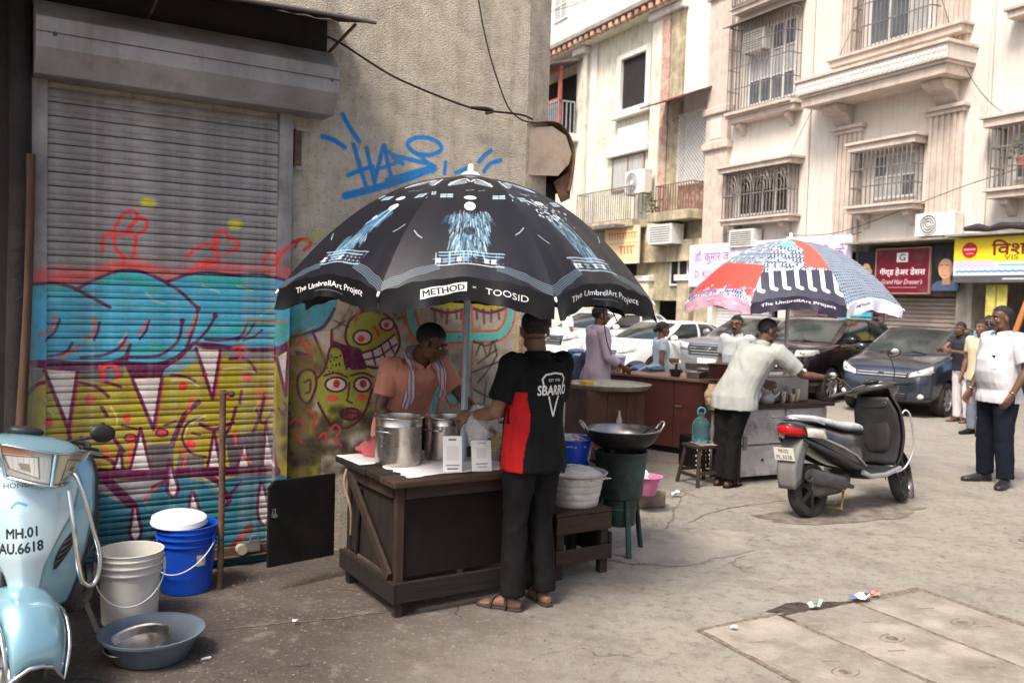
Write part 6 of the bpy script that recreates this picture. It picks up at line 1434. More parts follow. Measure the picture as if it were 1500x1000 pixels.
# ---------------------------------------------------------------- brown counter
def counter():
    A = Vector((2.50, 9.84, 0)); B = Vector((1.02, 11.07, 0)); d = (A-B); ang = math.atan2(d.y, d.x); L = d.length
    t = thing('brown_counter', 'long reddish brown wooden counter behind the burner and stool', 'counter', B, ang)
    rw = mat('counter_red_brown', (.125, .042, .032), .5, var=.2, vs=3, bump=.08, dirt=(.05, .025, .02), da=.5, ds=3); rw2 = mat('counter_top_wood', (.30, .17, .12), .45, var=.2, vs=4)
    mb = MB(); mb.bx(.02, L-.02, .02, .58, .0, .07); mb.build('plinth', blackb, t)
    n = 5; w = L/n
    for i in range(n):
        mb = MB(); mb.bx(i*w+.004, (i+1)*w-.004, .0, .02, .072, .855); dr = mb.build('door', rw, t, bevel=.004)
        if i % 2: mb = MB(); mb.bx(i*w+.03, i*w+.12, -.014, -.001, .55, .57); mb.build('door_pull', gril, dr)
    mb = MB(); mb.bx(0, L, .021, .6, .072, .855); mb.build('carcass', rw, t)
    mb = MB(); mb.bx(-.03, L+.03, -.03, .63, .856, .89); mb.build('counter_top', rw2, t, bevel=.006)
    Mw = Matrix.Translation(B) @ Matrix.Rotation(ang, 4, 'Z')
    def at_(x, y): return Mw @ Vector((x, y, .891))
    # things on it
    dk = mat('dark_pan', (.06, .05, .05), .45, .6); br = mat('brown_tin', (.20, .09, .07), .5, .3); st = steel
    m_ = bowl('mortar', at_(1.1, .12), .05, .075, .075, dk, 'small dark mortar with pestle on the brown counter', 'mortar'); mb = MB(); mb.tube([(0, 0, .02), (.01, 0, .15)], [.02, .016], 10); mb.build('pestle', dk, m_, smooth=60)
    for i, (x, y, s, h, lab) in enumerate(((1.36, .12, (.17, .14), .07, 'low steel tin next to the mortar on the counter'), (1.40, .32, (.18, .14), .10, 'taller steel tin at the back of the counter'))):
        q = thing('steel_tin', lab, 'tin', at_(x, y), ang); mb = MB(); mb.bx(-s[0]/2, s[0]/2, -s[1]/2, s[1]/2, 0, h); mb.build('tin_body', st, q, bevel=.01); mb = MB(); mb.bx(-s[0]/2-.006, s[0]/2+.006, -s[1]/2-.006, s[1]/2+.006, h-.014, h+.002); mb.build('tin_rim', st, q)
    q = thing('brown_tray', 'brown ribbed box tray on the counter beside the grey shirted vendor', 'tray', at_(1.72, .28), ang)
    mb = MB(); mb.bx(-.20, .20, -.16, .16, 0, .16); mb.build('tray_body', br, q, bevel=.008)
    for k in range(7): mb = MB(); mb.bx(-.18+k*.057, -.16+k*.057, -.168, -.161, .02, .14); mb.build('rib', br, q)
    mb = MB(); mb.bx(-.21, .21, -.17, .17, .1605, .185); mb.build('tray_lid', br, q, bevel=.006)
    q = thing('chilli_plate', 'flat plate of red orange relish on the counter edge', 'plate', at_(1.70, .04)); mb = MB(); mb.lathe([(0, 0), (.10, .0), (.125, .015), (.12, .018), (.1, .006), (0, .006)], 24); mb.build('plate', st, q, smooth=50); mb = MB(); mb.lathe([(.105, .012), (.06, .022), (0, .025)], 20); mb.build('relish', mat('relish', (.5, .10, .03), .5, var=.4, vs=30), q, smooth=60)
    # folded clothes pile behind
    r = random.Random(6); cols = [(.20, .28, .42), (.42, .50, .60), (.12, .15, .22), (.55, .55, .58), (.40, .35, .28), (.30, .42, .58), (.60, .64, .70), (.10, .12, .18)]
    g0 = B+Vector((-.05, .85, 0)); tt = thing('laundry_table', 'low dark table behind the counter stacked with folded clothes', 'table', g0, ang)
    mb = MB(); mb.bx(-.35, 1.15, -.3, .3, .68, .72); mb.build('table_top', dkw, tt)
    for x in (-.3, 1.1):
        for y in (-.26, .26): mb = MB(); mb.bx(x-.025, x+.025, y-.025, y+.025, 0, .679); mb.build('leg', dkwz, tt)
    MT = Matrix.Translation(g0) @ Matrix.Rotation(ang, 4, 'Z')
    names = ['navy', 'pale blue', 'black', 'silver grey', 'khaki', 'mid blue', 'white blue', 'charcoal', 'denim', 'ash grey', 'sky blue']
    for k in range(11):
        x = -.28+k*.115; lean = .35+.12*r.random() if k < 7 else .9; c = cols[k % 8]
        mb = MB(); h = .36+r.uniform(-.03, .05)
        def f(u, v, th=.035, h=h, k=k):
            a = 2*math.pi*u; return (th*math.cos(a)*(1+.2*math.sin(v*7+k))+.02*math.sin(v*5+k), .2*math.sin(a)*(1-.1*v), h*v)
        mb.grid(f, 16, 8); nb = len(mb.v); mb.add([f(i/16, 1) for i in range(16)], [tuple(range(16))])
        o = mb.build('folded_garment', mat('garment_%d' % k, c, .9, var=.2, vs=14, st=(1, 8, 1)), None, smooth=60); o.matrix_world = MT @ Matrix.Translation((x, r.uniform(-.04, .04), .722)) @ Matrix.Rotation(lean, 4, 'Y')
        tag(o, '%s folded garment leaning in the pile behind the counter, number %d from the left' % (names[k], k+1) if False else '%s folded garment leaning in the clothes pile behind the counter' % names[k], 'garment', 'folded clothes behind the counter')
counter()
def round_cart():
    g = G(893, 676); t = thing('round_tray_cart', 'dark wooden cart topped by a wide round tray left of the counter', 'cart', Vector((1.08, 9.75, 0)), .4)
    mb = MB(); mb.bx(-.40, .30, -.26, .26, .06, .80); mb.build('cart_body', mat('cart_brown_dark', (.10, .05, .035), .6, var=.3, vs=3, bump=.1), t, bevel=.01)
    for i in range(3): mb = MB(); mb.bx(-.39+i*.235, -.165+i*.235, -.275, -.261, .10, .76); mb.build('front_plank', wood('cart_old_brown', (.14, .065, .04), (.08, .04, .03), .65, 'Z'), t, bevel=.003)
    mb = MB(); mb.lathe([(0, .80), (.43, .80), (.46, .83), (.47, .85), (.455, .852), (.43, .825), (0, .822)], 44); mb.build('round_tray', mat('tray_worn', (.36, .31, .26), .5, .3, var=.25, vs=6, dirt=(.1, .06, .04), da=.7), t, smooth=40)
    mb = MB(); mb.lathe([(.40, .826), (.3, .845), (0, .85)], 32); mb.build('tray_food', mat('flat_food', (.45, .40, .32), .8, var=.3, vs=14, bump=.4), t, smooth=60)
    mb = MB(); mb.box((-.30, -.05, .86), (.12, .10, .05), .3); mb.build('yellow_packet', mat('packet_yellow', (.65, .35, .03), .5), t, bevel=.012)
    b = thing('glass_bottle', 'small clear bottle standing by the round tray cart', 'bottle', Vector((1.16, 9.35, .0))); mb = MB(); mb.lathe([(0, .38), (.03, .38), (.032, .5), (.013, .56), (.013, .60), (0, .60)], 14); mb.build('bottle_body', mat('bottle_glass', (.6, .6, .55), .2, alpha=.5), b, smooth=50)
    mb = MB(); mb.bx(-.18, .18, -.08, .12, 0, .379); mb.build('bottle_ledge', dkw, b)
    mb = MB(); mb.box((.08, 0, .44), (.12, .06, .03), .3); mb.build('wood_scrap', wood('scrap_orange', (.45, .2, .09), (.3, .12, .06), .6), b)
round_cart()
# ---------------------------------------------------------------- grey painted cabinet stall
def grey_cabinet():
    A = G(1082, 708); ang = math.atan2(.45, .89); t = thing('grey_painted_cabinet', 'chipped grey painted wooden cabinet stall under the second umbrella', 'cabinet', A, ang)
    gp = mat('chipped_grey', (.42, .41, .40), .7, var=.15, vs=5, bump=.3, bs=25, dirt=(.17, .12, .09), da=.8, ds=4, dlo=.48, dhi=.62); L, D, zt = 1.15, .46, .74
    mb = MB(); mb.bx(0.01, L, .03, D, .06, zt); mb.build('carcass', gp, t)
    for i in range(2):
        x0, x1 = i*L/2+.01, (i+1)*L/2-.01
        for z0, z1 in ((.06, .36), (.38, .72)):
            mb = MB(); mb.bx(x0, x1, .0, .028, z0, z1); dr = mb.build('door_panel', gp, t, bevel=.006)
            if z0 < .1: mb = MB(); mb.ell(((x0+x1)/2, -.005, .22), (.014, .014, .014), 10, 6); mb.build('knob', dk_knob, dr, smooth=60)
        mb = MB(); mb.bx(x0+.02, x0+.07, -.012, -.001, .33, .46); mb.build('hinge', gril, t)
    mb = MB(); mb.bx(-.04, .0, -.02, .06, .0, zt+.01); mb.build('edge_post', medwz, t, bevel=.004)
    mb = MB(); mb.bx(-.05, L+.05, -.05, D+.05, zt+.001, zt+.03); mb.build('counter_board', medw, t, bevel=.005)
    for x in (.02, L-.06): mb = MB(); mb.bx(x, x+.05, .04, .09, 0, .0595); mb.build('foot', dkwz, t)
    Mw = Matrix.Translation(A) @ Matrix.Rotation(ang, 4, 'Z'); at_ = lambda x, y, z=zt+.031: Mw @ Vector((x, y, z))
    # raised tin on the back
    q = thing('tin_stove', 'square grey tin stove on the back of the cabinet', 'stove', at_(.72, .32), ang); mb = MB(); mb.bx(-.3, .34, -.13, .13, 0, .26); mb.build('stove_body', mat('tin_grey', (.36, .35, .34), .4, .7, var=.2, vs=5, dirt=(.15, .1, .08), da=.5), q, bevel=.008); mb = MB(); mb.bx(-.33, .37, -.16, .16, .261, .28); mb.build('stove_top', steel, q, bevel=.005)
    q = thing('kettle', 'dented aluminium tea kettle on the cabinet', 'kettle', at_(.42, .12)); mb = MB(); mb.lathe([(0, 0), (.07, 0), (.085, .03), (.08, .08), (.05, .115), (.02, .12), (.015, .14), (0, .14)], 24); mb.build('kettle_body', alu, q, smooth=50); mb = MB(); mb.tube([(.07, 0, .05), (.12, 0, .09), (.135, 0, .12)], [.016, .011, .008], 10); mb.build('spout', alu, q, smooth=60); mb = MB(); mb.tube(catmull([(-.075, 0, .07), (-.05, 0, .17), (.04, 0, .17), (.075, 0, .08)], 6), .006, 8); mb.build('handle', blackb, q, smooth=60)
    bag('paper_bag', at_(.22, .12), .10, .16, 'white paper bag lying on the cabinet edge', 12, paper)
    q = thing('carton', 'white carton tied with a red ribbon on the cabinet', 'carton', at_(.30, .34), ang+.1); mb = MB(); mb.bx(-.09, .09, -.07, .07, 0, .34); mb.build('carton_body', paper, q, bevel=.006); mb = MB(); mb.bx(-.03, -.005, -.073, -.0705, .10, .34); mb.bar((-.03, -.075, .30), (.05, -.075, .20), .02, .003, (0, 1, 0)); mb.build('ribbon', mat('ribbon_red', (.55, .03, .03), .5), q)
    for k, (x, y, h, lab) in enumerate(((.60, .08, .12, 'short steel tumbler beside the kettle'), (.70, .06, .09, 'squat steel tumbler at the cabinet front'), (.80, .10, .14, 'tall steel tumbler near the scooter handlebar'))):
        q = thing('steel_tumbler', lab, 'tumbler', at_(x, y), 0, 'tumblers on the cabinet'); mb = MB(); mb.lathe([(0, 0), (.03, 0), (.04, h), (.037, h), (.028, .006), (0, .006)], 18); mb.build('tumbler_body', steel, q, smooth=40)
    # hanging sacks at the left of the cabinet
    for k, (px, py, dep, w, h, m, lab) in enumerate(((1046, 600, 8.9, .10, .26, mat('sack_tan', (.36, .26, .17), .9, bump=.3), 'tan cloth bag hanging left of the grey cabinet'), (1052, 650, 8.95, .09, .22, mat('sack_grey', (.16, .14, .15), .9, bump=.3), 'dark grey plastic bag hanging below the tan bag'))):
        bag('hanging_bag', DP(px, py, dep), w, h, lab, 20+k, m)
    mb = MB(); a = DP(1046, 566, 8.92); mb.tube([a, Vector((a.x, a.y, .0))], .015, 8); mb.tube([a, a+Vector((.42, .12, 0))], .012, 8); o = mb.build('hanging_rail', gril, None, smooth=60); tag(o, 'thin iron rail post carrying hanging bags beside the cabinet', 'rail')
dk_knob = mat('knob_dark', (.03, .03, .03), .4)
grey_cabinet()

# ================================================================== buckets by the shutter
def bucket(name, c, r0_, r1, h, m, lab, rz, lid=False, sticker=False, wear=True):
    t = thing(name, lab, 'bucket', c, rz)
    prof = [(0, .0), (r0_-.006, .0), (r0_, .006)]; f = lambda z: r0_+(r1-r0_)*z/h
    for z, e in ((.72*h, 0), (.725*h, .012), (.74*h, .012), (.745*h, .002), (.82*h, .002), (.825*h, .014), (.84*h, .014), (.845*h, .003), (.91*h, .003), (.915*h, .012), (.93*h, .012), (.935*h, .004), (.985*h, .004), (.99*h, .010), (h, .010)): prof.append((f(z)+e, z))
    prof += [(f(h)-.004, h), (r0_-.006, .012), (0, .012)]
    mb = MB(); mb.lathe(prof, 44); mb.build('bucket_body', m, t, smooth=35)
    for s in (-1, 1):
        mb = MB(); mb.box((s*(f(.78*h)+.014), 0, .785*h), (.016, .035, .06)); mb.build('handle_lug', m, t, bevel=.004)
    mb = MB(); R = f(.78*h)+.02; mb.tube([(R*math.cos(a), -R*1.02*math.sin(a)*.96, .785*h-.17*math.sin(a)) for a in np.linspace(0, math.pi, 22)], .0035, 6); mb.build('wire_handle', plast_white, t, smooth=60)
    if lid:
        l = thing('bucket_lid', 'white round plastic lid resting tilted on the blue bucket', 'lid', c+Vector((-.04, -.02, h+.012))); mb = MB(); mb.lathe([(0, .03), (.125, .03), (.14, .024), (.15, .0), (.156, .0), (.15, .03), (.13, .04), (0, .042)], 40); lo = mb.build('lid_disc', plast_white, l, smooth=40); lo.rotation_euler = (R_(4), R_(3), 0)
    if sticker:
        mb = MB(); a0 = R_(-28); mb.grid(lambda u, v: ((f(h*.55)+.004)*math.cos(a0+(u-.5)*.35), (f(h*.55)+.004)*math.sin(a0+(u-.5)*.35), h*(.44+.16*v)), 6, 2); mb.build('sticker', mat('sticker_old', (.5, .45, .42), .7, var=.4, vs=40), t)
    return t
bucket('white_bucket', G(190, 908), .135, .155, .375, mat('bucket_white', (.60, .57, .52), .45, var=.08, dirt=(.3, .24, .18), da=.5, ds=5), 'grubby white plastic bucket beside the blue scooter', R_(20))
bucket('blue_bucket', G(273, 862), .138, .162, .385, mat('bucket_blue', (.006, .06, .42), .38, var=.12, dirt=(.03, .08, .3), da=.3), 'deep blue plastic bucket in front of the graffiti shutter', R_(-12), True, True)
def basin():
    g = G(222, 962); t = thing('grey_basin', 'wide grey blue plastic basin on the ground by the scooter wheel', 'basin', g)
    mb = MB(); mb.lathe([(0, 0), (.15, 0), (.165, .012), (.215, .115), (.235, .12), (.238, .132), (.225, .132), (.205, .118), (.155, .016), (0, .012)], 48); mb.build('basin_body', mat('basin_grey', (.10, .13, .165), .5, var=.12, dirt=(.2, .18, .16), da=.25), t, smooth=40)
    p_ = thing('steel_pan', 'round steel pan lying tilted inside the grey basin', 'pan', g+Vector((-.045, -.03, .045))); mb = MB(); mb.lathe([(0, 0), (.125, .0), (.135, .01), (.142, .05), (.15, .052), (.147, .056), (.138, .05), (.13, .014), (0, .01)], 40); o = mb.build('pan_body', steel, p_, smooth=40); o.rotation_euler = (R_(9), R_(-7), 0)
    # small rubbish near it
    mb = MB(); mb.bar(g+Vector((.24, -.02, .006)), g+Vector((.28, .0, .01)), .012, .006); o = mb.build('paper_scrap', paper); tag(o, 'tiny white paper scrap at the rim of the grey basin', 'litter', 'litter on the street')
basin()
# ================================================================== people
SKIN = {}
def skin(k):
    c = {'d': (.115, .056, .036), 'm': (.17, .085, .054), 'l': (.25, .14, .095)}[k]
    return mat('skin_'+k, c, .48, var=.12, vs=14, bump=.06, bs=120, spec=.45)
hairm = mat('hair_black', (.012, .011, .011), .55, var=.3, vs=40, bump=.5, bs=160, st=(1, 1, 1))
eyew = mat('eye_white', (.6, .57, .53), .25, var=.03); eyed = mat('eye_dark', (.015, .01, .008), .15)
def remesh(mb, vox, smooth=2, fold=None, dec=None):
    me = mb.mesh('tmp'); bm = bmesh.new(); bm.from_mesh(me); bmesh.ops.recalc_face_normals(bm, faces=bm.faces); bm.to_mesh(me); bm.free()
    o = bpy.data.objects.new('tmp', me); COL.objects.link(o)
    md = o.modifiers.new('r', 'REMESH'); md.mode = 'VOXEL'; md.voxel_size = vox
    if smooth: s = o.modifiers.new('s', 'SMOOTH'); s.factor = .5; s.iterations = smooth
    dg = bpy.context.evaluated_depsgraph_get(); out = bpy.data.meshes.new_from_object(o.evaluated_get(dg))
    bpy.data.objects.remove(o); bpy.data.meshes.remove(me)
    if fold:
        N = len(out.vertices); co = np.empty(N*3, np.float32); no = np.empty(N*3, np.float32)
        out.vertices.foreach_get('co', co); out.vertices.foreach_get('normal', no); co = co.reshape(-1, 3); no = no.reshape(-1, 3)
        amp, sc, seed = fold; d = np.empty(N, np.float32)
        for i in range(N):
            x, y, z = co[i]; a = noise.noise((x*sc[0]+seed, y*sc[1], z*sc[2])); b = noise.noise((x*sc[0]*2.1+z*sc[2]*1.3, y*sc[1]*2.1+seed, z*sc[2]*2.+x*3))
            d[i] = (1-2.2*abs(a))*.7+.45*b
        co += no*(d*amp)[:, None]; out.vertices.foreach_set('co', co.ravel())
    out.polygons.foreach_set('use_smooth', [True]*len(out.polygons)); out.update()
    return out
def vlerp(a, b, t): return Vector(a)*(1-t)+Vector(b)*t
def ring(c, lat, fwd, rx, ry, n=20, p=2.3):
    out = []
    for k in range(n):
        a = 2*math.pi*k/n; ca, sa = math.cos(a), math.sin(a)
        x = math.copysign(abs(ca)**(2/p), ca)*rx; y = math.copysign(abs(sa)**(2/p), sa)*ry
        out.append(Vector(c)+lat*x+fwd*y)
    return out
def hand(mb, W, d, nrm, side, k, curl=.5, spread=1.):
    d = d.normalized(); nrm = (nrm-d*nrm.dot(d)).normalized(); lat = d.cross(nrm)*side   # lat points to the thumb side
    def P(a, b, c): return W+d*(a*k)+lat*(b*k)+nrm*(c*k)
    rings = []
    for a, w, th in ((-.01, .026, .022), (.02, .032, .020), (.055, .040, .017), (.088, .041, .014), (.096, .036, .010)): rings.append(ring(P(a, 0, 0), lat, nrm, w*k, th*k, 14))
    mb.loft(rings)
    for b, L, s in ((.030, .072, 0), (.010, .082, 0), (-.011, .076, 0), (-.031, .060, 0)):
        p = P(.085, b, 0); ang = curl*.5; pts = [P(.07, b*.9, 0), p]; rr = [.0095*k, .009*k]
        for q, fr in enumerate((.45, .32, .25)):
            dd = d*math.cos(ang)+nrm*math.sin(ang)+lat*(b*1.6*spread); p = p+dd.normalized()*(L*fr*k*1.0); pts.append(p); rr.append((.0088-.0009*q)*k); ang += curl*.75
        mb.tube(pts, rr, 8)
        mb.ell(pts[-1], (rr[-1],)*3, 8, 6)
    p0, p1 = P(.015, .028, .004), P(.045, .052, .012); p2, p3 = P(.072, .060, .020+.02*curl), P(.095, .056, .030+.03*curl)
    mb.tube([p0, p1, p2, p3], [.014*k, .0125*k, .0105*k, .009*k], 8); mb.ell(p3, (.009*k,)*3, 8, 6)
DEF = dict(pelvis=(0, 0, .93), chest=(0, .012, 1.22), neck=(0, -.005, 1.43), head=(0, .03, 1.575),
           shR=(.178, -.01, 1.385), shL=(-.178, -.01, 1.385), elR=(.235, -.03, 1.11), elL=(-.235, -.03, 1.11), wrR=(.25, .05, .865), wrL=(-.25, .05, .865),
           hipR=(.085, 0, .90), hipL=(-.085, 0, .90), knR=(.095, .025, .49), knL=(-.095, .025, .49), anR=(.10, -.02, .085), anL=(-.10, -.02, .085), toR=(.125, .17, .03), toL=(-.125, .17, .03))
def person(label, loc, rz, h=1.7, sk='m', J={}, lean=0., twist=0., hyaw=0., hpit=0., hroll=0., vox=.007, belly=0., wide=1., shirt=None, pants=None, shoes=None, curl=(.55, .55), palm=({}, {}),
           hair='short', glasses=False, tache=False, fold=.006, seed=1, skirt=None, hem=.80, sleeve=.62, loose=.018, collar=True, group=None, bodyhide=False, canvas=None, panel=None, legloose=.02, hand_on=(True, True), sleevew=1., towel=None, mask=None, hairc=None):
    K = h/1.70; t = thing('person', label, 'person', loc, rz, group); j = {k: Vector(v) for k, v in DEF.items()}
    piv = j['pelvis'].copy(); Rl = Matrix.Rotation(-lean, 3, 'X') @ Matrix.Rotation(twist, 3, 'Z')
    for k in ('chest', 'neck', 'head', 'shR', 'shL', 'elR', 'elL', 'wrR', 'wrL'): j[k] = piv+Rl @ (j[k]-piv)
    for k, v in J.items(): j[k] = Vector(v)
    for k in j: j[k] = j[k]*K
    sm = skin(sk); latH = (j['hipR']-j['hipL']).normalized(); latS = (j['shR']-j['shL']).normalized()
    fH = Vector((0, 0, 1)).cross(latH).normalized(); up = (j['neck']-j['pelvis']).normalized(); fS = up.cross(latS).normalized()
    def spine(s):      # 0 pelvis .. 1 neck
        if s < 0: return j['pelvis']+Vector((0, 0, s*.5*K))
        P = catmull([j['pelvis'], j['chest'], j['neck']], 10); x = s*20; i = min(int(x), 19); f = x-i; return Vector(P[i]*(1-f)+P[i+1]*f)
    def frame(s): s = min(1, max(0, s)); return (latH*(1-s)+latS*s).normalized(), (fH*(1-s)+fS*s).normalized()
    TOR = [(-.30, .085, .085), (-.18, .150, .112), (-.04, .165, .118), (.12, .155, .108+.02*belly), (.28, .146, .104+.05*belly), (.45, .152, .112+.035*belly), (.62, .166, .116), (.78, .170, .108), (.88, .150, .092), (.96, .095, .072), (1.0, .062, .060)]
    def torso(mb, infl, lo=-.30, hi=1.0, wmul=1.):
        rings = []
        S = [q for q in TOR if lo <= q[0] <= hi+1e-6]
        if S[0][0] > lo+1e-6:
            a = [q for q in TOR if q[0] < lo][-1]; b = S[0]; f = (lo-a[0])/(b[0]-a[0]); S = [(lo, a[1]+(b[1]-a[1])*f, a[2]+(b[2]-a[2])*f)]+S
        for s, rx, ry in S:
            if callable(infl) and s < -.04: rx, ry = .168, .120+.02*belly
            l, f = frame(s); i_ = infl*(1 if s < .9 else .6) if not callable(infl) else infl(s)
            rings.append(ring(spine(s)+f*(belly*.03*K if .1 < s < .5 else 0), l, f, (rx*wide+i_)*K*wmul, (ry*(.5+.5*wide)+i_)*K))
        mb.loft(rings)
    def arm(mb, S, up_to=1., infl=0., flare=0.):
        a, e, w = j['sh'+S], j['el'+S], j['wr'+S]
        prof = [(0, .056), (.25, .050), (.5, .047), (.8, .041), (1, .040), (1.2, .041), (1.45, .037), (1.75, .030), (2, .026)]
        pts, rr = [], []
        inner = vlerp(a, spine(.85), .35); pts.append(inner); rr.append((.055+infl)*K)
        for q, r in prof:
            if q > up_to+1e-6: break
            p = vlerp(a, e, q) if q <= 1 else vlerp(e, w, q-1); pts.append(p); rr.append((r+infl+flare*q)*K*(sleevew if infl else 1))
        last = prof[len(rr)-2][0]
        if last < up_to-1e-6: q = up_to; p = vlerp(a, e, q) if q <= 1 else vlerp(e, w, q-1); pts.append(p); rr.append((.044+infl+flare*q)*K*(sleevew if infl else 1))
        mb.tube(pts, rr, 14); mb.ell(a, ((.058+infl)*K,)*3, 12, 8)
    def leg(mb, S, infl=0., to=2., cuff=None):
        a, k_, n_ = j['hip'+S], j['kn'+S], j['an'+S]
        prof = [(-.1, .088), (.15, .086), (.4, .076), (.7, .062), (1, .054), (1.15, .052), (1.35, .054), (1.65, .043), (2, .036)]; pts, rr = [], []
        for q, r in prof:
            if q > to: break
            p = vlerp(a, k_, q) if q <= 1 else vlerp(k_, n_, q-1)
            if infl: r = max(r+infl, (cuff or .0) if q > .8 else 0)
            pts.append(p); rr.append(r*K*(.5+.5*wide))
        mb.tube(pts, rr, 16, upv=(0, 1, 0))
    # ---- body
    mb = MB(); torso(mb, -.004)
    for S in 'RL':
        arm(mb, S, 2.0); leg(mb, S)
        n_, to = j['an'+S], j['to'+S]; d = (to-n_); d.z = 0; d.normalize(); lt = Vector((0, 0, 1)).cross(d)
        heel = Vector((n_.x, n_.y, .0))-d*.045*K
        mb.loft([ring(heel+d*(x*K)+Vector((0, 0, z*K)), lt, Vector((0, 0, 1)), w*K, hh*K, 12) for x, z, w, hh in ((-.01, .035, .018, .02), (.02, .038, .030, .034), (.07, .045, .034, .040), (.13, .036, .038, .030), (.18, .024, .044, .020), (.225, .018, .040, .014), (.25, .014, .024, .008))])
    HM = Matrix.Translation(j['head']) @ Matrix.Rotation(hyaw, 4, 'Z') @ Matrix.Rotation(-hpit, 4, 'X') @ Matrix.Rotation(hroll, 4, 'Y') @ Matrix.Scale(K, 4)
    H3 = HM
    def he(c, r): mb.ell((0, 0, 0), (1, 1, 1), 20, 14, H3 @ Matrix.Translation(c) @ Matrix.Diagonal((*r, 1)))
    he((0, -.014, .036), (.075, .095, .086)); he((0, .014, -.028), (.060, .072, .080)); he((0, .050, -.088), (.028, .028, .022)); he((0, .072, .026), (.046, .013, .010))
    for s in (-1, 1): he((s*.042, .056, -.020), (.021, .022, .020)); he((s*.077, -.010, -.006), (.009, .019, .030)); he((s*.040, .018, -.068), (.022, .035, .026))
    mb.tube([H3 @ Vector((0, .080, .016)), H3 @ Vector((0, .094, -.008)), H3 @ Vector((0, .104, -.028))], [.008*K, .011*K, .014*K], 8); he((0, .098, -.033), (.018, .013, .010))
    he((0, .084, -.058), (.024, .011, .007)); he((0, .081, -.068), (.020, .011, .008))
    mb.tube([j['neck']-Vector((0, 0, .06*K)), j['neck'], H3 @ Vector((0, -.022, -.04))], [.066*K, .056*K, .055*K], 14)
    for i, S in enumerate('RL'):
        if not hand_on[i]: continue
        e, w = j['el'+S], j['wr'+S]; o_ = palm[i]; d = Vector(o_.get('d', (w-e))); side = 1 if S == 'R' else -1
        nr = Vector(o_.get('n', (-side, .1, 0))); hand(mb, w, d, nr, -side*o_.get('flip', 1), K*1.0, curl[i])
    me = remesh(mb, vox, 2); me.materials.append(sm); body = link_mesh('body', me, t)
    # ---- face and hair
    for s in (-1, 1):
        mb = MB(); mb.ell((0, 0, 0), (1, 1, 1), 12, 8, H3 @ Matrix.Translation((s*.031, .0745, .004)) @ Matrix.Diagonal((.0125, .0095, .0062, 1))); ey = mb.build('eye', eyew, t, smooth=180)
        mb = MB(); mb.ell((0, 0, 0), (1, 1, 1), 10, 6, H3 @ Matrix.Translation((s*.031, .0815, .004)) @ Matrix.Diagonal((.0062, .0038, .0064, 1))); mb.build('iris', eyed, ey, smooth=180)
        mb = MB(); mb.tube([H3 @ Vector((s*.012, .092, .026)), H3 @ Vector((s*.032, .090, .032)), H3 @ Vector((s*.052, .074, .026))], [.0045*K, .005*K, .003*K], 6); mb.build('eyebrow', hairm, t, smooth=180)
    mb = MB(); mb.tube([H3 @ Vector((-.024, .084, -.062)), H3 @ Vector((0, .0945, -.0635)), H3 @ Vector((.024, .084, -.062))], [.0025*K, .005*K, .0025*K], 6); mb.build('lips', mat('lips', (.11, .04, .035), .45), t, smooth=180)
    if tache: mb = MB(); mb.tube([H3 @ Vector((-.033, .076, -.058)), H3 @ Vector((-.012, .098, -.046)), H3 @ Vector((0, .1, -.045)), H3 @ Vector((.012, .098, -.046)), H3 @ Vector((.033, .076, -.058))], [.004*K, .008*K, .0075*K, .008*K, .004*K], 8); mb.build('moustache', hairm, t, smooth=180)
    if hair:
        hm_ = hairc or hairm; mb = MB(); fr = .066 if hair != 'receding' else .090
        def hs(u, v):
            a = 2*math.pi*u; th = math.pi*v*.74; n = .004*noise.noise((math.cos(a)*6+seed, math.sin(a)*6, v*9))+.005*noise.noise((math.cos(a)*26, math.sin(a)*26+seed, v*30))
            y = math.sin(a); low = 0.
            r = 1+n*10; p = Vector((.0785*r*math.sin(th)*math.cos(a), -.018+.099*r*math.sin(th)*math.sin(a), .038+.0905*r*math.cos(th)))
            # hairline: high at forehead, round the ears, low at the nape
            line = fr-.0*y if y > .55 else (fr+(.015-fr)*((.55-y)/.75) if y > -.2 else .015-.075*min(1, (-.2-y)/.5))
            line += .011*noise.noise((a*5, seed, 3.))+.006*noise.noise((a*17, seed, 7.))
            if hair == 'bun' or hair == 'long': line -= .02
            if p.z < line: p = Vector((p.x*.93, (p.y+.018)*.93-.018, line-.004))
            return H3 @ p
        mb.grid(hs, 72, 40); mb.build('hair', hm_, t, smooth=180, clean=False)
        if hair == 'bun': mb = MB(); mb.ell((0, 0, 0), (1, 1, 1), 16, 10, H3 @ Matrix.Translation((0, -.125, .0)) @ Matrix.Diagonal((.045, .04, .045, 1))); mb.build('hair_bun', hm_, t, smooth=180)
        if hair == 'short': 
            for s in (-1, 1): mb = MB(); mb.tube([H3 @ Vector((s*.076, .012, .02)), H3 @ Vector((s*.074, .016, -.018))], [.008*K, .004*K], 6); mb.build('sideburn', hm_, t, smooth=180)
    if glasses:
        g = MB()
        for s in (-1, 1): g.tube([H3 @ Vector((s*.034+.024*math.cos(a), .099, .003+.017*math.sin(a))) for a in np.linspace(0, 6.283, 17)[:-1]], .0026*K, 5, closed=True)
        g.tube([H3 @ Vector((-.011, .1, .006)), H3 @ Vector((.011, .1, .006))], .0026*K, 5)
        for s in (-1, 1): g.tube([H3 @ Vector((s*.057, .098, .006)), H3 @ Vector((s*.082, -.005, .008))], .0026*K, 5)
        g.build('glasses', blackb, t, smooth=60, clean=False)
    if mask: mb = MB(); mb.ell((0, 0, 0), (1, 1, 1), 16, 12, H3 @ Matrix.Translation((0, .045, -.058)) @ Matrix.Diagonal((.064, .064, .046, 1))); mb.build('face_mask', mask, t, smooth=180)
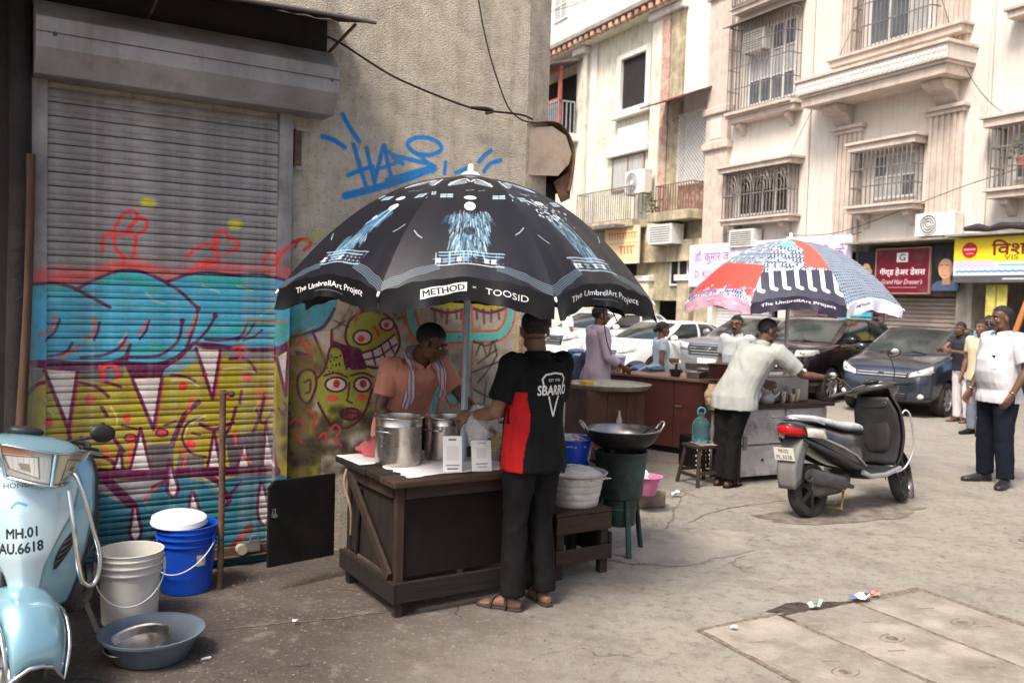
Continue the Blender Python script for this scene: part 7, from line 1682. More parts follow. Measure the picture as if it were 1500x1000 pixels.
    # ---- clothes
    if pants:
        mb = MB(); torso(mb, .014, -.30, .16)
        for S in 'RL': leg(mb, S, legloose, 2, .058+legloose*.6)
        me = remesh(mb, max(vox*1.3, .008), 3, (fold*1.0, (12, 12, 7), seed+3)); me.materials.append(pants); link_mesh('trousers', me, t)
    if skirt:
        def sk_(u, v):
            a = 2*math.pi*u; z = (1.02-v*.97)*K; r_ = (.165+.10*v)*K*(1+.05*math.sin(a*11+v*2)*v+.03*math.sin(a*5)); return (r_*math.cos(a), r_*.82*math.sin(a), z)
        mb = MB(); mb.grid(sk_, 72, 14); mb.build('skirt', skirt, t, smooth=180, clean=False)
    if shirt:
        lo = (hem*K-j['pelvis'].z)/(.5*K); lo = max(-.30, lo)
        mb = MB(); torso(mb, lambda s: loose*(1.25 if s < .3 else 1.) if s < .86 else (.012 if s < .93 else .004), lo, .96)
        for S in 'RL': arm(mb, S, sleeve, loose*.75, .006 if sleeve < 1 else 0)
        me = remesh(mb, max(vox*1.15, .007), 3, (fold, (11, 11, 3.6), seed)); ms = shirt if isinstance(shirt, list) else [shirt]
        for m in ms: me.materials.append(m)
        if canvas:
            cs, im_m = canvas; me.materials.append(im_m); bi = len(ms); c0, w_, h_ = cs
            uv = me.uv_layers.new(name='uv')
            for p in me.polygons:
                if p.normal.y < -.25:
                    c = p.center
                    if abs(c.x-c0[0]) < w_/2 and abs(c.z-c0[1]) < h_/2: p.material_index = bi
            for l in me.loops: c = me.vertices[l.vertex_index].co; uv.data[l.index].uv = (.5+(c.x-c0[0])/w_, .5+(c.z-c0[1])/h_)
        if panel:
            for p in me.polygons:
                if panel(p.center, p.normal): p.material_index = 1
        link_mesh('shirt', me, t)
        if collar:
            ctr = spine(.955); l, f = frame(1.); upn = (spine(1)-spine(.9)).normalized()
            def cs_(u, v):
                a = R_(100)+R_(340)*u; op = abs(u-.5)*2; rr = (.068+.014*v)*K; return ctr+(l*math.cos(a)*rr+f*math.sin(a)*rr*(1.0+.12*op))+upn*((.050-.048*v-.022*op**3)*K)
            mb = MB(); mb.grid(cs_, 30, 4); mb.build('collar', ms[0], t, smooth=180, clean=False, solid=.004)
    if shoes:
        kind, m = shoes
        for S in 'RL':
            n_, to = j['an'+S], j['to'+S]; d = (to-n_); d.z = 0; d.normalize(); lt = Vector((0, 0, 1)).cross(d); heel = Vector((n_.x, n_.y, 0))-d*.05*K
            mb = MB()
            if kind == 'shoe':
                mb.loft([ring(heel+d*(x*K)+Vector((0, 0, z*K)), lt, Vector((0, 0, 1)), w*K, hh*K, 16, 2.8) for x, z, w, hh in ((-.012, .035, .022, .034), (.01, .045, .037, .044), (.07, .048, .040, .047), (.12, .040, .044, .039), (.18, .030, .049, .029), (.235, .026, .046, .025), (.275, .022, .032, .021), (.29, .02, .012, .014))]); mb.build('shoe', m, t, smooth=60)
            else:
                mb.loft([[heel+d*(x*K)+lt*(w*sg*K)+Vector((0, 0, z)) for sg, z in ((-1, .0), (1, .0), (1, .016), (-1, .016))] for x, w in ((-.015, .022), (.02, .036), (.10, .036), (.19, .050), (.25, .042), (.272, .02))]); so = mb.build('sandal', m, t, bevel=.004)
                for x0, zz in ((.145, .070), (.075, .088)):
                    mb = MB(); mb.tube([heel+d*((x0+(0 if zz > .08 else .02*math.cos(a)))*K)+lt*(.050*math.cos(a)*K)+Vector((0, 0, .012+zz*math.sin(a)*K*.9)) for a in np.linspace(0, math.pi, 12)], .010*K, 6, sq=.4); mb.build('strap', m, so, smooth=60)
    return t, j, HM, frame, spine
cot = lambda n, c, **k: mat(n, c, .88, var=k.pop('var', .1), vs=k.pop('vs', 6), bump=.12, bs=260, spec=.2, **k)
navy_trs = cot('trouser_navy', (.006, .009, .016)); black_trs = cot('trouser_black', (.007, .0065, .007))
# --- customer seen from behind
def customer():
    C = Canvas(330, 400, (0, 0, 0, 0)); W = (214, 214, 210)
    C.stroke([(52, 300), (80, 332), (165, 344), (250, 332), (278, 300), (262, 250)], 13, W, 2, smooth=False); C.stroke([(52, 300), (66, 252)], 13, W, 2, smooth=False)
    C.text('EST 1956', 165, 292, width=120, height=20, col=W, bold=.01); C.text('SBARRO', 165, 218, width=300, height=70, col=W, bold=.035)
    C.stroke([(112, 168), (165, 30), (218, 168)], 15, W, 2, smooth=False)
    blk = cot('polo_black', (.007, .007, .008)); bimg = mat('polo_black_print', (.007, .007, .008), .85, spec=.2, img=C.image('polo_print'), var=.1, bump=.1, bs=260); red = cot('polo_red', (.40, .012, .014))
    a, b = G(752, 892), G(797, 884); mid = (a+b)/2; rz = R_(38)
    Mi = (Matrix.Translation(mid) @ Matrix.Rotation(rz, 4, 'Z')).inverted(); K = 1.68/1.7
    la, lb = Mi @ a/K, Mi @ b/K
    J = dict(anL=(la.x-.01, la.y-.0, .085), toL=(la.x-.10, la.y+.17, .03), anR=(lb.x+.0, lb.y, .085), toR=(lb.x+.04, lb.y+.2, .03), knL=(-.095, .03, .49), knR=(.085, .03, .49),
             elL=(-.245, .05, 1.12), wrL=(-.25, .28, 1.08), elR=(.23, .10, 1.10), wrR=(.12, .33, 1.08), head=(.0, .025, 1.575))
    def panel(c, n):
        c = c/K; return c.x < -.085 and c.z < 1.24 and not (c.x < -.18 and c.z > 1.06) and -.6 < (c.y+.02)/max(.02, .14) < .55 and abs(c.x) > .115+.15*max(0, c.z-1.1)
    person('person in black and red polo with white back print standing before the front stall', mid, rz, 1.68, 'm', J, vox=.0048, shirt=[blk, red], pants=black_trs, shoes=('sandal', mat('sandal_dark', (.03, .025, .022), .7)), canvas=(((.03*K, 1.24*K), .25, .30), bimg), panel=panel, hpit=.15, hyaw=-.5, hem=.80, sleeve=.72, loose=.024, curl=(.6, .8), palm=({'d': (-.4, .8, -.1), 'n': (-1, 0, -.2)}, {'d': (-.1, 1, -.1), 'n': (.7, 0, -.7)}), seed=4, legloose=.016, fold=.009)
customer()
# --- stall keeper in salmon polo
def keeper():
    sal = cot('polo_salmon', (.62, .27, .20), vs=4); p = CM @ Vector((.50, .98, 0)); p.z = 0
    J = dict(pelvis=(0, -.06, .90), chest=(.0, .06, 1.16), neck=(.0, .17, 1.33), head=(-.03, .255, 1.455), shR=(.172, .10, 1.285), shL=(-.178, .12, 1.29), elR=(.245, .10, 1.03), wrR=(.20, .32, .90), elL=(-.30, .26, 1.08), wrL=(-.36, .45, .92))
    t, j, HM, frame, spine = person('person in salmon polo leaning over the steel pots behind the front stall', p, WROT+math.pi+.10, 1.68, 'd', J, vox=.005, shirt=sal, pants=black_trs, shoes=('sandal', blackb), hyaw=-.0+R_(42)*1, hpit=.42, hem=.82, sleeve=.66, loose=.022, curl=(.8, .8), palm=({'d': (-.1, .8, -.6), 'n': (-.5, -.4, -.8)}, {'d': (-.2, .9, -.4), 'n': (.5, -.3, -.8)}), seed=9, fold=.010)
    # towel round the neck: back band and two hanging ends
    tm = check_mat('towel_neck', (.60, .56, .58), (.40, .16, .20), 12)
    l, f = frame(.95)
    nk = j['neck']; pts_back = [nk+l*(x)+f*y+Vector((0, 0, z)) for x, y, z in ((.125, .075, -.25), (.115, .115, -.13), (.10, .09, .005), (.07, -.02, .05), (0, -.075, .06), (-.07, -.02, .05), (-.10, .09, .005), (-.115, .115, -.10), (-.12, .09, -.18))]
    P = catmull(pts_back, 6); mb = MB()
    mb.grid(lambda u, v: (lambda p_, q_: Vector(p_)+(l*(v-.5)*(.055+.02*math.sin(u*19)) if True else 0)*math.copysign(1, 1)+Vector((0, 0, .012*math.sin(v*9+u*30))))(P[int(round(u*48))], 0), 48, 6)
    mb.build('neck_towel', tm, t, smooth=180, clean=False, solid=.006)
keeper()
# --- lavender shirt at the round tray
person('person in pale lavender shirt standing behind the round tray cart', (1.03, 10.62, 0), R_(-72), 1.70, 'm', dict(elR=(.25, .02, 1.10), wrR=(.22, .24, .98), elL=(-.25, .02, 1.10), wrL=(-.20, .25, .98)), vox=.008, shirt=cot('shirt_lavender', (.58, .47, .55)), pants=navy_trs, shoes=('shoe', blackb), sleeve=1.6, hem=.78, loose=.024, hyaw=-.15, tache=False, seed=12, fold=.007)
# --- woman in the road
person('woman in pale blue blouse and patterned blue skirt crossing before the white cars', (2.05, 12.2, 0), R_(-82), 1.50, 'm', dict(elL=(-.20, -.04, 1.13), wrL=(-.16, .20, 1.10), elR=(.24, -.06, 1.11), wrR=(.27, -.02, .86)), vox=.009, shirt=cot('blouse_blue', (.45, .52, .58)), skirt=check_mat('skirt_blue', (.22, .28, .40), (.45, .45, .50), 14), pants=None, shoes=('sandal', blackb), hair='bun', sleeve=.5, hem=.92, loose=.012, wide=.92, collar=False, seed=22)
# --- man with glasses
person('person in white shirt and glasses standing behind the brown counter', (2.80, 11.05, 0), R_(140), 1.63, 'l', dict(), vox=.008, shirt=cot('shirt_white', (.66, .70, .70)), pants=navy_trs, shoes=('shoe', blackb), hyaw=R_(10), glasses=True, tache=True, sleeve=.7, hem=.80, belly=.5, seed=31)
# --- vendor in grey shirt, seen from behind
def vendor2():
    g = Vector((2.06, 8.50, 0))
    J = dict(pelvis=(.08, .06, .92), chest=(.19, .15, 1.19), neck=(.27, .23, 1.40), head=(.31, .28, 1.54), shR=(.45, .19, 1.335), shL=(.095, .22, 1.365), elR=(.64, .35, 1.13), wrR=(.83, .49, 1.11), elL=(.06, .29, 1.08), wrL=(.20, .47, 1.02), hipR=(.16, .05, .89), hipL=(-.0, .06, .89), knR=(.09, .03, .48), knL=(-.03, .05, .48), anR=(.08, -.02, .085), anL=(-.04, .02, .085), toR=(.11, .17, .03), toL=(-.04, .21, .03))
    person('person in grey shirt reaching out from behind the grey cabinet stall', g, R_(-36), 1.66, 'd', J, wide=1.1, vox=.0065, shirt=cot('shirt_grey', (.36, .37, .345)), pants=black_trs, shoes=('sandal', blackb), hyaw=-.75, hpit=.2, sleeve=.80, hem=.76, loose=.036, sleevew=1.1, curl=(.9, .6), palm=({'d': (.8, .55, .0), 'n': (0, -.2, -1)}, {}), seed=41, fold=.009)
vendor2()
# --- man in white shirt at right
def whiteshirt():
    a, b = G(1442, 704), G(1472, 714); mid = (a+b)/2; rz = R_(102); K = 1.82/1.7; Mi = (Matrix.Translation(mid) @ Matrix.Rotation(rz, 4, 'Z')).inverted(); la, lb = Mi @ a/K, Mi @ b/K
    J = dict(anR=(la.x, la.y, .085), toR=(la.x+.02, la.y+.19, .03), anL=(lb.x, lb.y, .085), toL=(lb.x-.10, lb.y+.15, .03), knR=((la.x+.085)/2+.01, la.y*.5+.03, .49), knL=((lb.x-.085)/2-.01, lb.y*.5+.03, .49), elR=(.27, -.03, 1.12), wrR=(.27, .10, .88), elL=(-.27, -.05, 1.12), wrL=(-.245, .08, .88))
    t, j, HM, frame, spine = person('person in white short sleeved shirt and dark trousers standing in the road at right', mid, rz, 1.82, 'd', J, vox=.006, shirt=cot('shirt_bright_white', (.54, .54, .57)), pants=navy_trs, shoes=('shoe', mat('shoe_black', (.02, .018, .018), .4)), hyaw=R_(-4), tache=True, sleeve=.78, hem=.79, loose=.024, belly=.85, wide=1.08, legloose=.026, hair='receding', seed=52, fold=.006, sleevew=1.15)
    l, f = frame(.65); c = spine(.62)
    mb = MB(); q = c+f*.158*K-l*.085*K-Vector((0, 0, .05)); mb.grid(lambda u, v: q+l*((u-.5)*.11)+Vector((0, 0, -.02-.12*v))+f*(.012*math.sin(u*3.14)-.012*abs(u-.5)*2+.022*v), 6, 6); mb.build('shirt_pocket', MATS['shirt_bright_white'], t, smooth=60, solid=.002)
    mb = MB(); mb.box(q+Vector((0, 0, -.012))+f*.006, (.075, .012, .03), 0); mb.build('pocket_phone', blackb, t, bevel=.004)
    for S, m in (('L', mat('watch_gold', (.45, .32, .12), .3, .9)), ('R', mat('bracelet', (.55, .5, .45), .3, .8))):
        e, w = j['el'+S], j['wr'+S]; d = (w-e).normalized(); x = d.orthogonal().normalized(); y = d.cross(x); c2 = w-d*.015
        mb = MB(); mb.tube([c2+(x*math.cos(a_)+y*math.sin(a_))*.031*K for a_ in np.linspace(0, 6.283, 19)[:-1]], .006, 8, closed=True); mb.build('watch' if S == 'L' else 'bracelet', m, t, smooth=60)
whiteshirt()
# --- passers-by at the right
person('person in dark vest and white trousers leaning at the small blue car', G(1408, 618), R_(115), 1.62, 'd', dict(elR=(.22, .26, 1.20), wrR=(.14, .46, 1.22), elL=(-.24, .24, 1.16), wrL=(-.12, .44, 1.20)), lean=.18, vox=.009, shirt=cot('vest_dark', (.03, .032, .04)), pants=cot('trouser_white', (.62, .58, .60)), shoes=('sandal', medw), sleeve=.35, hem=.86, seed=61)
person('person in pale yellow shirt standing half hidden behind the white shirted person', (6.72, 12.7, 0), R_(120), 1.66, 'm', dict(), vox=.009, shirt=cot('shirt_yellow', (.56, .50, .34)), pants=cot('trouser_grey', (.16, .17, .22)), shoes=('shoe', blackb), seed=65)
person('person in blue shirt with dark mask beyond the small blue car', (8.05, 15.0, 0), R_(130), 1.72, 'd', dict(), vox=.009, shirt=cot('shirt_blue', (.16, .33, .55)), pants=navy_trs, shoes=('shoe', blackb), seed=69, mask=mat('mask_dark', (.05, .06, .10), .8))
person('distant person in white beside the lemon pillar behind the parked cars', (1.32, 21.0, 0), R_(100), 1.62, 'm', dict(), vox=.012, shirt=cot('shirt_white', (.66, .70, .70)), pants=cot('trouser_white', (.62, .58, .60)), shoes=('sandal', blackb), seed=73)
# ================================================================== vehicles
tyrem = mat('tyre_rubber', (.022, .021, .020), .85, var=.25, vs=9, bump=.15, bs=50, dirt=(.12, .1, .08), da=.4, ds=7); rimm = mat('rim_silver', (.50, .50, .50), .35, .8, var=.1); rimd = mat('rim_dark', (.03, .03, .03), .45, .4)
chrome = mat('chrome', (.70, .70, .70), .12, 1., var=.05); lampg = mat('lamp_glass', (.62, .62, .60), .12, .2, var=.15, vs=14, spec=.8); lampc = mat('lamp_clear', (.72, .68, .58), .10, .35, var=.2, vs=20); blackp = mat('black_plastic', (.022, .022, .023), .5, var=.2, vs=8)
cglass = mat('car_glass', (.022, .030, .029), .05, 0., var=.3, vs=1.2, spec=1.); redlens = mat('red_lens', (.42, .008, .012), .15, var=.1); plate_w = mat('plate_white', (.70, .69, .66), .5)
def paint(n, c, metal=.35, rough=.3, dust=(.3, .27, .24), da=.25): return mat(n, c, rough, metal, var=.06, vs=3, coat=.8, dirt=dust, da=da, ds=3)
def interp(tab, x):
    xs = [p[0] for p in tab]; return float(np.interp(x, xs, [p[1] for p in tab]))
def plate(parent, M, w, h, lines, name='number_plate', nm='a'):
    C = Canvas(200, int(200*h/w), (214, 212, 204)); lines = lines or []; n = len(lines)
    for i, l in enumerate(lines): C.text(l, 100, C.h*(1-(i+.5)/n), width=150 if n == 1 else (96 if len(l) < 6 else 160), height=C.h*.62/n, col=(26, 26, 28), bold=.01)
    mb = MB(); mb.box((0, 0, 0), (w, .008, h)); mb.v = [tuple(M @ Vector(v)) for v in mb.v]; Mi = M.inverted()
    return mb.build(name, mat('plate_'+nm, (.7, .69, .66), .5, img=C.image('plate_'+nm), var=0, dirt=(.3, .25, .2), da=.3, ds=8), parent, uvf=lambda c: ((Mi @ c).x/w*(-1 if True else 1)+.5, (Mi @ c).z/h+.5))
def wheel(parent, c, r, w, rim, spokes=7, axis='X', drum=False):
    M = Matrix.Translation(c) @ Matrix.Rotation(R_(90), 4, 'Y')
    mb = MB(); mb.lathe([(r*.66, -w*.46), (r*.80, -w*.5), (r*.93, -w*.48), (r*.985, -w*.36), (r, -w*.15), (r, w*.15), (r*.985, w*.36), (r*.93, w*.48), (r*.80, w*.5), (r*.66, w*.46)], 36, M=M); wh = mb.build('wheel', tyrem, parent, smooth=40)
    mb = MB(); mb.lathe([(r*.67, -w*.46), (r*.62, -w*.3), (r*.60, 0), (r*.62, w*.3), (r*.67, w*.46)], 32, M=M); mb.build('rim', rim, wh, smooth=50)
    for s in (-1, 1):
        mb = MB(); mb.lathe([(0, s*w*.42), (r*.16, s*w*.42), (r*.18, s*w*.30)], 18, M=M); mb.build('hub', rim, wh, smooth=40)
        for k in range(spokes):
            a = 2*math.pi*k/spokes; mb = MB(); mb.bar(M @ Vector((r*.12*math.cos(a), r*.12*math.sin(a), s*w*.36)), M @ Vector((r*.64*math.cos(a), r*.64*math.sin(a), s*w*.38)), r*.17, w*.12, (1, 0, 0)); mb.build('spoke', rim, wh, bevel=.004)
    mb = MB(); mb.lathe([(0, -w*.1), (r*.6, -w*.1)], 24, M=M); mb.build('brake_disc', rimd, wh)
    return wh
def car(label, loc, rz, P, col, kind, plate_txt, nm, glass=None):
    t = thing('parked_car', label, 'car', loc, rz, 'cars parked in front of the shops')
    L, W, H, WB, wr = P['L'], P['W'], P['H'], P['WB'], P['wr']; yf = L/2; fa = yf-P['fo']; ra = fa-WB
    N = 44; rings = []
    for i in range(N+1):
        d = L*i/N; d = L*(.5-.5*math.cos(math.pi*i/N))*.35+d*.65
        w = interp(P['w'], d)*W/2; zt = interp(P['zt'], d); zb = interp(P['zb'], d); h = zt-zb; cr = interp(P['crown'], d)
        half = [(0, zb), (.70*w, zb), (.90*w, zb+.03), (.965*w, zb+.12*h), (.99*w, zb+.3*h), (1.*w, zb+.5*h), (.99*w, zb+.72*h), (.965*w, zt-.10*h), (.93*w, zt-.035*h), (.84*w, zt+.0*h), (.55*w, zt+cr*.6), (0, zt+cr)]
        ring_ = [(x, yf-d, z) for x, z in half]+[(-x, yf-d, z) for x, z in reversed(half[1:-1])]
        rings.append(ring_)
    mb = MB(); mb.loft(rings); me = mb.mesh('b'); bm = bmesh.new(); bm.from_mesh(me); bmesh.ops.recalc_face_normals(bm, faces=bm.faces); bm.to_mesh(me); bm.free()
    o = bpy.data.objects.new('tmp', me); COL.objects.link(o); cut = []
    s_ = o.modifiers.new('s', 'SUBSURF'); s_.levels = 1; s_.render_levels = 1
    ca = MB(); R = wr*1.14
    for y in (fa, ra): ca.tube([(-W, y, wr), (W, y, wr)], R, 40)
    cme = ca.mesh('c'); bm = bmesh.new(); bm.from_mesh(cme); bmesh.ops.recalc_face_normals(bm, faces=bm.faces); bm.to_mesh(cme); bm.free()
    co = bpy.data.objects.new('cut', cme); COL.objects.link(co); b_ = o.modifiers.new('b', 'BOOLEAN'); b_.operation = 'DIFFERENCE'; b_.object = co; b_.solver = 'EXACT'
    dg = bpy.context.evaluated_depsgraph_get(); out = bpy.data.meshes.new_from_object(o.evaluated_get(dg)); bpy.data.objects.remove(o); bpy.data.objects.remove(co)
    out.materials.clear(); out.materials.append(col); out.materials.append(blackp)
    for p in out.polygons:
        c = p.center; p.material_index = 0
        for y in (fa, ra):
            if math.hypot(c.y-y, c.z-wr) < R+.004: p.material_index = 1
        if c.z < P['sill']: p.material_index = 1
    out.polygons.foreach_set('use_smooth', [True]*len(out.polygons)); out.set_sharp_from_angle(angle=R_(38)); body = link_mesh('body', out, t)
    for y in (fa, ra):
        mb = MB(); mb.bx(-W/2+.16, W/2-.16, y-R*.95, y+R*.95, .2, wr+R*.9); mb.build('wheel_well', blackp, t)
        for sx in (-1, 1): wheel(t, (sx*(W/2-.11), y, wr), wr, .20, rimm)
    # cabin
    g = P['cab']; y0, y1, y2, y3 = (yf-q for q in g['y']); zb_, zr = g['zb'], H; wb, wt = g['wb']*W/2, g['wt']*W/2; zbr = g.get('zbr', zb_)
    BF, BR_ = [(wb*.94, y0, zb_), (-wb*.94, y0, zb_)], [(-wb*.92, y3, zbr), (wb*.92, y3, zbr)]
    TF, TR = [(wt, y1, zr-.035), (-wt, y1, zr-.035)], [(-wt*.94, y2, zr-.05), (wt*.94, y2, zr-.05)]
    bc = [Vector(v) for v in (BF[0], BF[1], BR_[0], BR_[1])]; tc_ = [Vector(v) for v in (TF[0], TF[1], TR[0], TR[1])]
    bow = [.22, .05, .12, .05]; bowt = [.10, .03, .06, .03]; nrm = [Vector((0, 1, 0)), Vector((-1, 0, 0)), Vector((0, -1, 0)), Vector((1, 0, 0))]
    def cab(k, s, v, off=0.):
        A, B = bc[k].lerp(bc[(k+1) % 4], s), tc_[k].lerp(tc_[(k+1) % 4], s); m = 4*s*(1-s)
        return A.lerp(B, v)+nrm[k]*(m*(bow[k]*(1-v)+bowt[k]*v)+.045*4*v*(1-v)+off)+Vector((0, 0, off*.3+.02*m*v))
    mb = MB(); perim = [(k, s/8) for k in range(4) for s in range(8)]
    mb.loft([[cab(k, s, v) for k, s in perim] for v in np.linspace(-.04, 1, 9)], caps=False)
    ctr = sum((tc_[i] for i in range(4)), Vector())/4+Vector((0, 0, .045)); top = [cab(k, s, 1) for k, s in perim]
    for q in (0, .35, .7): pass
    R1 = [p.lerp(ctr, .25)+Vector((0, 0, .022)) for p in top]; R2 = [p.lerp(ctr, .6)+Vector((0, 0, .018)) for p in top]; n = len(top)
    mb.loft([top, R1, R2, [p.lerp(ctr, .98) for p in top]], caps=False); base = len(mb.v)-n; mb.f.append(tuple(range(base, base+n))); mb.m.append(0)
    mb.build('cabin', col, t, smooth=45)
    gl = glass or cglass
    def glassp(nm_, k, s0, s1, v0, v1, cutf=None):
        mb = MB(); mb.grid(lambda a, b: cab(k, (s0+(s1-s0)*a) if cutf is None else cutf(a, b), v0+(v1-v0)*b, .006), 10, 6); mb.build(nm_, gl, t, smooth=60)
    glassp('windscreen', 0, .04, .96, .06, .95); glassp('rear_window', 2, .08, .92, .12, .9)
    for k in (1, 3):
        f = (lambda s: s) if k == 1 else (lambda s: 1-s)
        for a, b, nm_ in ((.055, .43, 'side_window'), (.47, .78, 'side_window'), (.81, .93, 'quarter_window')):
            glassp(nm_, k, f(a), f(b), .10, .93)
        mb = MB(); mb.tube([cab(k, f(.03), .04, .008), cab(k, f(.97), .04, .008)], .008, 6); mb.build('belt_trim', chrome if kind == 'sedan' else blackp, t)
    sx_ = lambda s: s*interp(P['w'], g['y'][0])*W/2
    for s in (-1, 1):
        mb = MB(); mb.ell((s*(W/2+.07), y0-.28, zb_+.07), (.10, .05, .07), 14, 10); mr = mb.build('wing_mirror', col, t, smooth=60); mb = MB(); mb.bar((s*(W/2-.06), y0-.26, zb_+.03), (s*(W/2+.02), y0-.27, zb_+.05), .03, .02); mb.build('mirror_arm', blackp, mr)
        for yy in (y0-1.05, y0-1.95):
            z_ = zb_-.12; mb = MB(); mb.bx(s*(W/2*.985), s*(W/2*.985+.02), yy-.09, yy+.07, z_-.015, z_+.015); mb.build('door_handle', chrome if kind != 'hatch' else col, t, bevel=.006)
            mb = MB(); mb.bar((s*(W/2*.998), yy-.17, zb_-.04), (s*(W/2*1.0), yy-.17, .42), .008, .006, (0, 1, 0)); mb.build('door_seam', blackp, t)
    # wipers
    for s in (-.3, .3):
        mb = MB(); mb.tube([cab(0, .5-s*.9, .05, .015), cab(0, .5+.32-s*.5 if s > 0 else .62, .12, .02)], .008, 6); mb.build('wiper', blackp, t)
    # ---- nose
    def nose(x, z):      # y of the skin at the front
        best = None
        for d in np.linspace(0, .8, 60):
            w = interp(P['w'], d)*W/2; zt = interp(P['zt'], d); zb = interp(P['zb'], d)
            if abs(x) <= w*.965 and z <= zt and z >= zb: return yf-d
        return yf-.8
    def patch(nm_, pts, m, th=.02, off=.004, par=None, nx=10, nz=4):      # quad on the nose, corners in x,z
        (a, b, c, d) = [Vector((p[0], p[1])) for p in pts]; mb = MB()
        def f(u, v):
            q = (a.lerp(b, u)).lerp(d.lerp(c, u), v); return Vector((q.x, nose(q.x, q.y)+off+th*4*min(u, 1-u)*min(1, 2)*.5*min(1, 4*min(v, 1-v)), q.y))
        mb.grid(f, nx, nz); return mb.build(nm_, m, par or t, smooth=60, solid=.01)
    n_ = P['nose']
    for s in (-1, 1):
        hl = [(s*x, z) for x, z in n_['lamp']]; lp = patch('headlight', hl, lampg, .035); cx = sum(p[0] for p in hl)/4; cz = sum(p[1] for p in hl)/4
        mb = MB(); mb.ell((cx, nose(cx, cz)+.02, cz), (.055, .03, .05), 12, 8); mb.build('projector', chrome, lp, smooth=60)
        if 'fog' in n_: fx, fz = n_['fog']; mb = MB(); mb.ell((s*fx, nose(fx, fz)+.0, fz), (.07, .03, .045), 12, 8); mb.build('fog_lamp', lampg, t, smooth=60)
    gx, gz0, gz1 = n_['grille']
    gp = patch('grille', [(-gx, gz0), (gx, gz0), (gx*n_.get('gt', 1.), gz1), (-gx*n_.get('gt', 1.), gz1)], blackp, .0, .006)
    if n_['style'] == 'bars':
        for k in range(n_['n']):
            z = gz0+(gz1-gz0)*(k+.5)/n_['n']; mb = MB(); mb.tube([(x, nose(x, z)+.022, z) for x in np.linspace(-gx*.97, gx*.97, 11)], .014, 6); mb.build('grille_bar', chrome, gp, smooth=60)
    else:
        for k in range(7):
            x = -gx+2*gx*(k+.5)/7; mb = MB(); w_ = gx/7*.8
            mb.tube([(x-w_, nose(x, gz0)+.02, gz0+.02), (x-w_, nose(x, gz0)+.02, gz1-.02), (x+w_, nose(x, gz0)+.02, gz1-.02), (x+w_, nose(x, gz0)+.02, gz0+.02)], .011, 6, closed=True); mb.build('grille_slot', chrome, gp, smooth=60)
    em = MB(); ez = (gz0+gz1)/2; em.tube([(.055*math.cos(a), nose(0, ez)+.04, ez+.038*math.sin(a)) for a in np.linspace(0, 6.283, 21)[:-1]], .009, 6, closed=True); em.tube([(.02*math.cos(a), nose(0, ez)+.04, ez+.036*math.sin(a)) for a in np.linspace(0, 6.283, 17)[:-1]], .007, 6, closed=True); em.build('emblem', chrome, gp, smooth=60)
    ix, iz0, iz1 = n_['intake']; patch('bumper_intake', [(-ix, iz0), (ix, iz0), (ix*1.05, iz1), (-ix*1.05, iz1)], blackp, 0, .006)
    for k in range(3): z = iz0+(iz1-iz0)*(k+.5)/3; mb = MB(); mb.tube([(x, nose(x, z)+.012, z) for x in np.linspace(-ix*.97, ix*.97, 9)], .007, 5); mb.build('intake_bar', blackp, t)
    pz = n_.get('pz', .52); plate(t, Matrix.Translation((0, nose(0, pz)+.028, pz)), .44, .105, [plate_txt] if plate_txt else None, nm=nm)
    if kind == 'suv':
        for s in (-1, 1): mb = MB(); mb.tube([(s*wt*.92, y1-.2, zr+.05), (s*wt*.9, y2+.1, zr+.04)], .018, 8); mb.build('roof_rail', chrome, t, smooth=60)
    # inside: seats glimpsed, steering
    mb = MB(); mb.bar(cab(0, .06, .0, -.02), cab(0, .94, .0, -.02), .02, .03); mb.build('cowl', blackp, t)
    return t
def frz(f): return math.atan2(-f[0], f[1])
HATCH = dict(L=3.76, W=1.69, H=1.47, WB=2.39, wr=.292, fo=.78, sill=.27, w=[(0, .66), (.08, .80), (.25, .92), (.6, .985), (1, 1), (3, 1), (3.5, .93), (3.7, .82), (3.76, .74)], zt=[(0, .52), (.04, .66), (.12, .775), (.4, .905), (1.0, 1.02), (1.3, 1.03), (2.6, 1.03), (3.5, 1.04), (3.76, .86)], zb=[(0, .30), (.1, .235), (.5, .21), (3.3, .22), (3.76, .33)], crown=[(0, .02), (.3, .035), (1, .03), (1.5, .0), (3.76, 0)],
             cab=dict(y=(1.02, 1.82, 3.25, 3.62), zb=1.01, wb=.93, wt=.70, zbr=1.02), nose=dict(lamp=[(.44, .66), (.76, .72), (.745, .86), (.46, .735)], grille=(.42, .655, .735), style='bars', n=2, intake=(.42, .29, .40), fog=(.62, .36), pz=.515))
SUV = dict(L=4.40, W=1.80, H=1.56, WB=2.64, wr=.335, fo=.88, sill=.36, w=[(0, .74), (.06, .86), (.25, .95), (.6, 1), (3.7, 1), (4.2, .93), (4.4, .84)], zt=[(0, .62), (.03, .90), (.10, 1.0), (.35, 1.05), (1.15, 1.11), (1.5, 1.12), (3.9, 1.14), (4.4, .98)], zb=[(0, .40), (.1, .32), (.5, .27), (3.9, .28), (4.4, .42)], crown=[(0, .02), (.3, .04), (1.1, .03), (1.6, 0), (4.4, 0)],
           cab=dict(y=(1.15, 1.98, 3.75, 4.22), zb=1.10, wb=.93, wt=.73, zbr=1.12), nose=dict(lamp=[(.52, .86), (.83, .88), (.82, 1.0), (.53, .985)], grille=(.50, .86, .985), style='slots', intake=(.6, .45, .62), fog=(.70, .62), pz=.72))
SUVT = dict(SUV); SUVT = {**SUV, 'H': 1.52, 'nose': dict(lamp=[(.50, .84), (.82, .90), (.80, 1.0), (.50, .96)], grille=(.47, .74, .96), gt=1.05, style='bars', n=4, intake=(.5, .42, .55), fog=(.70, .55), pz=.62)}
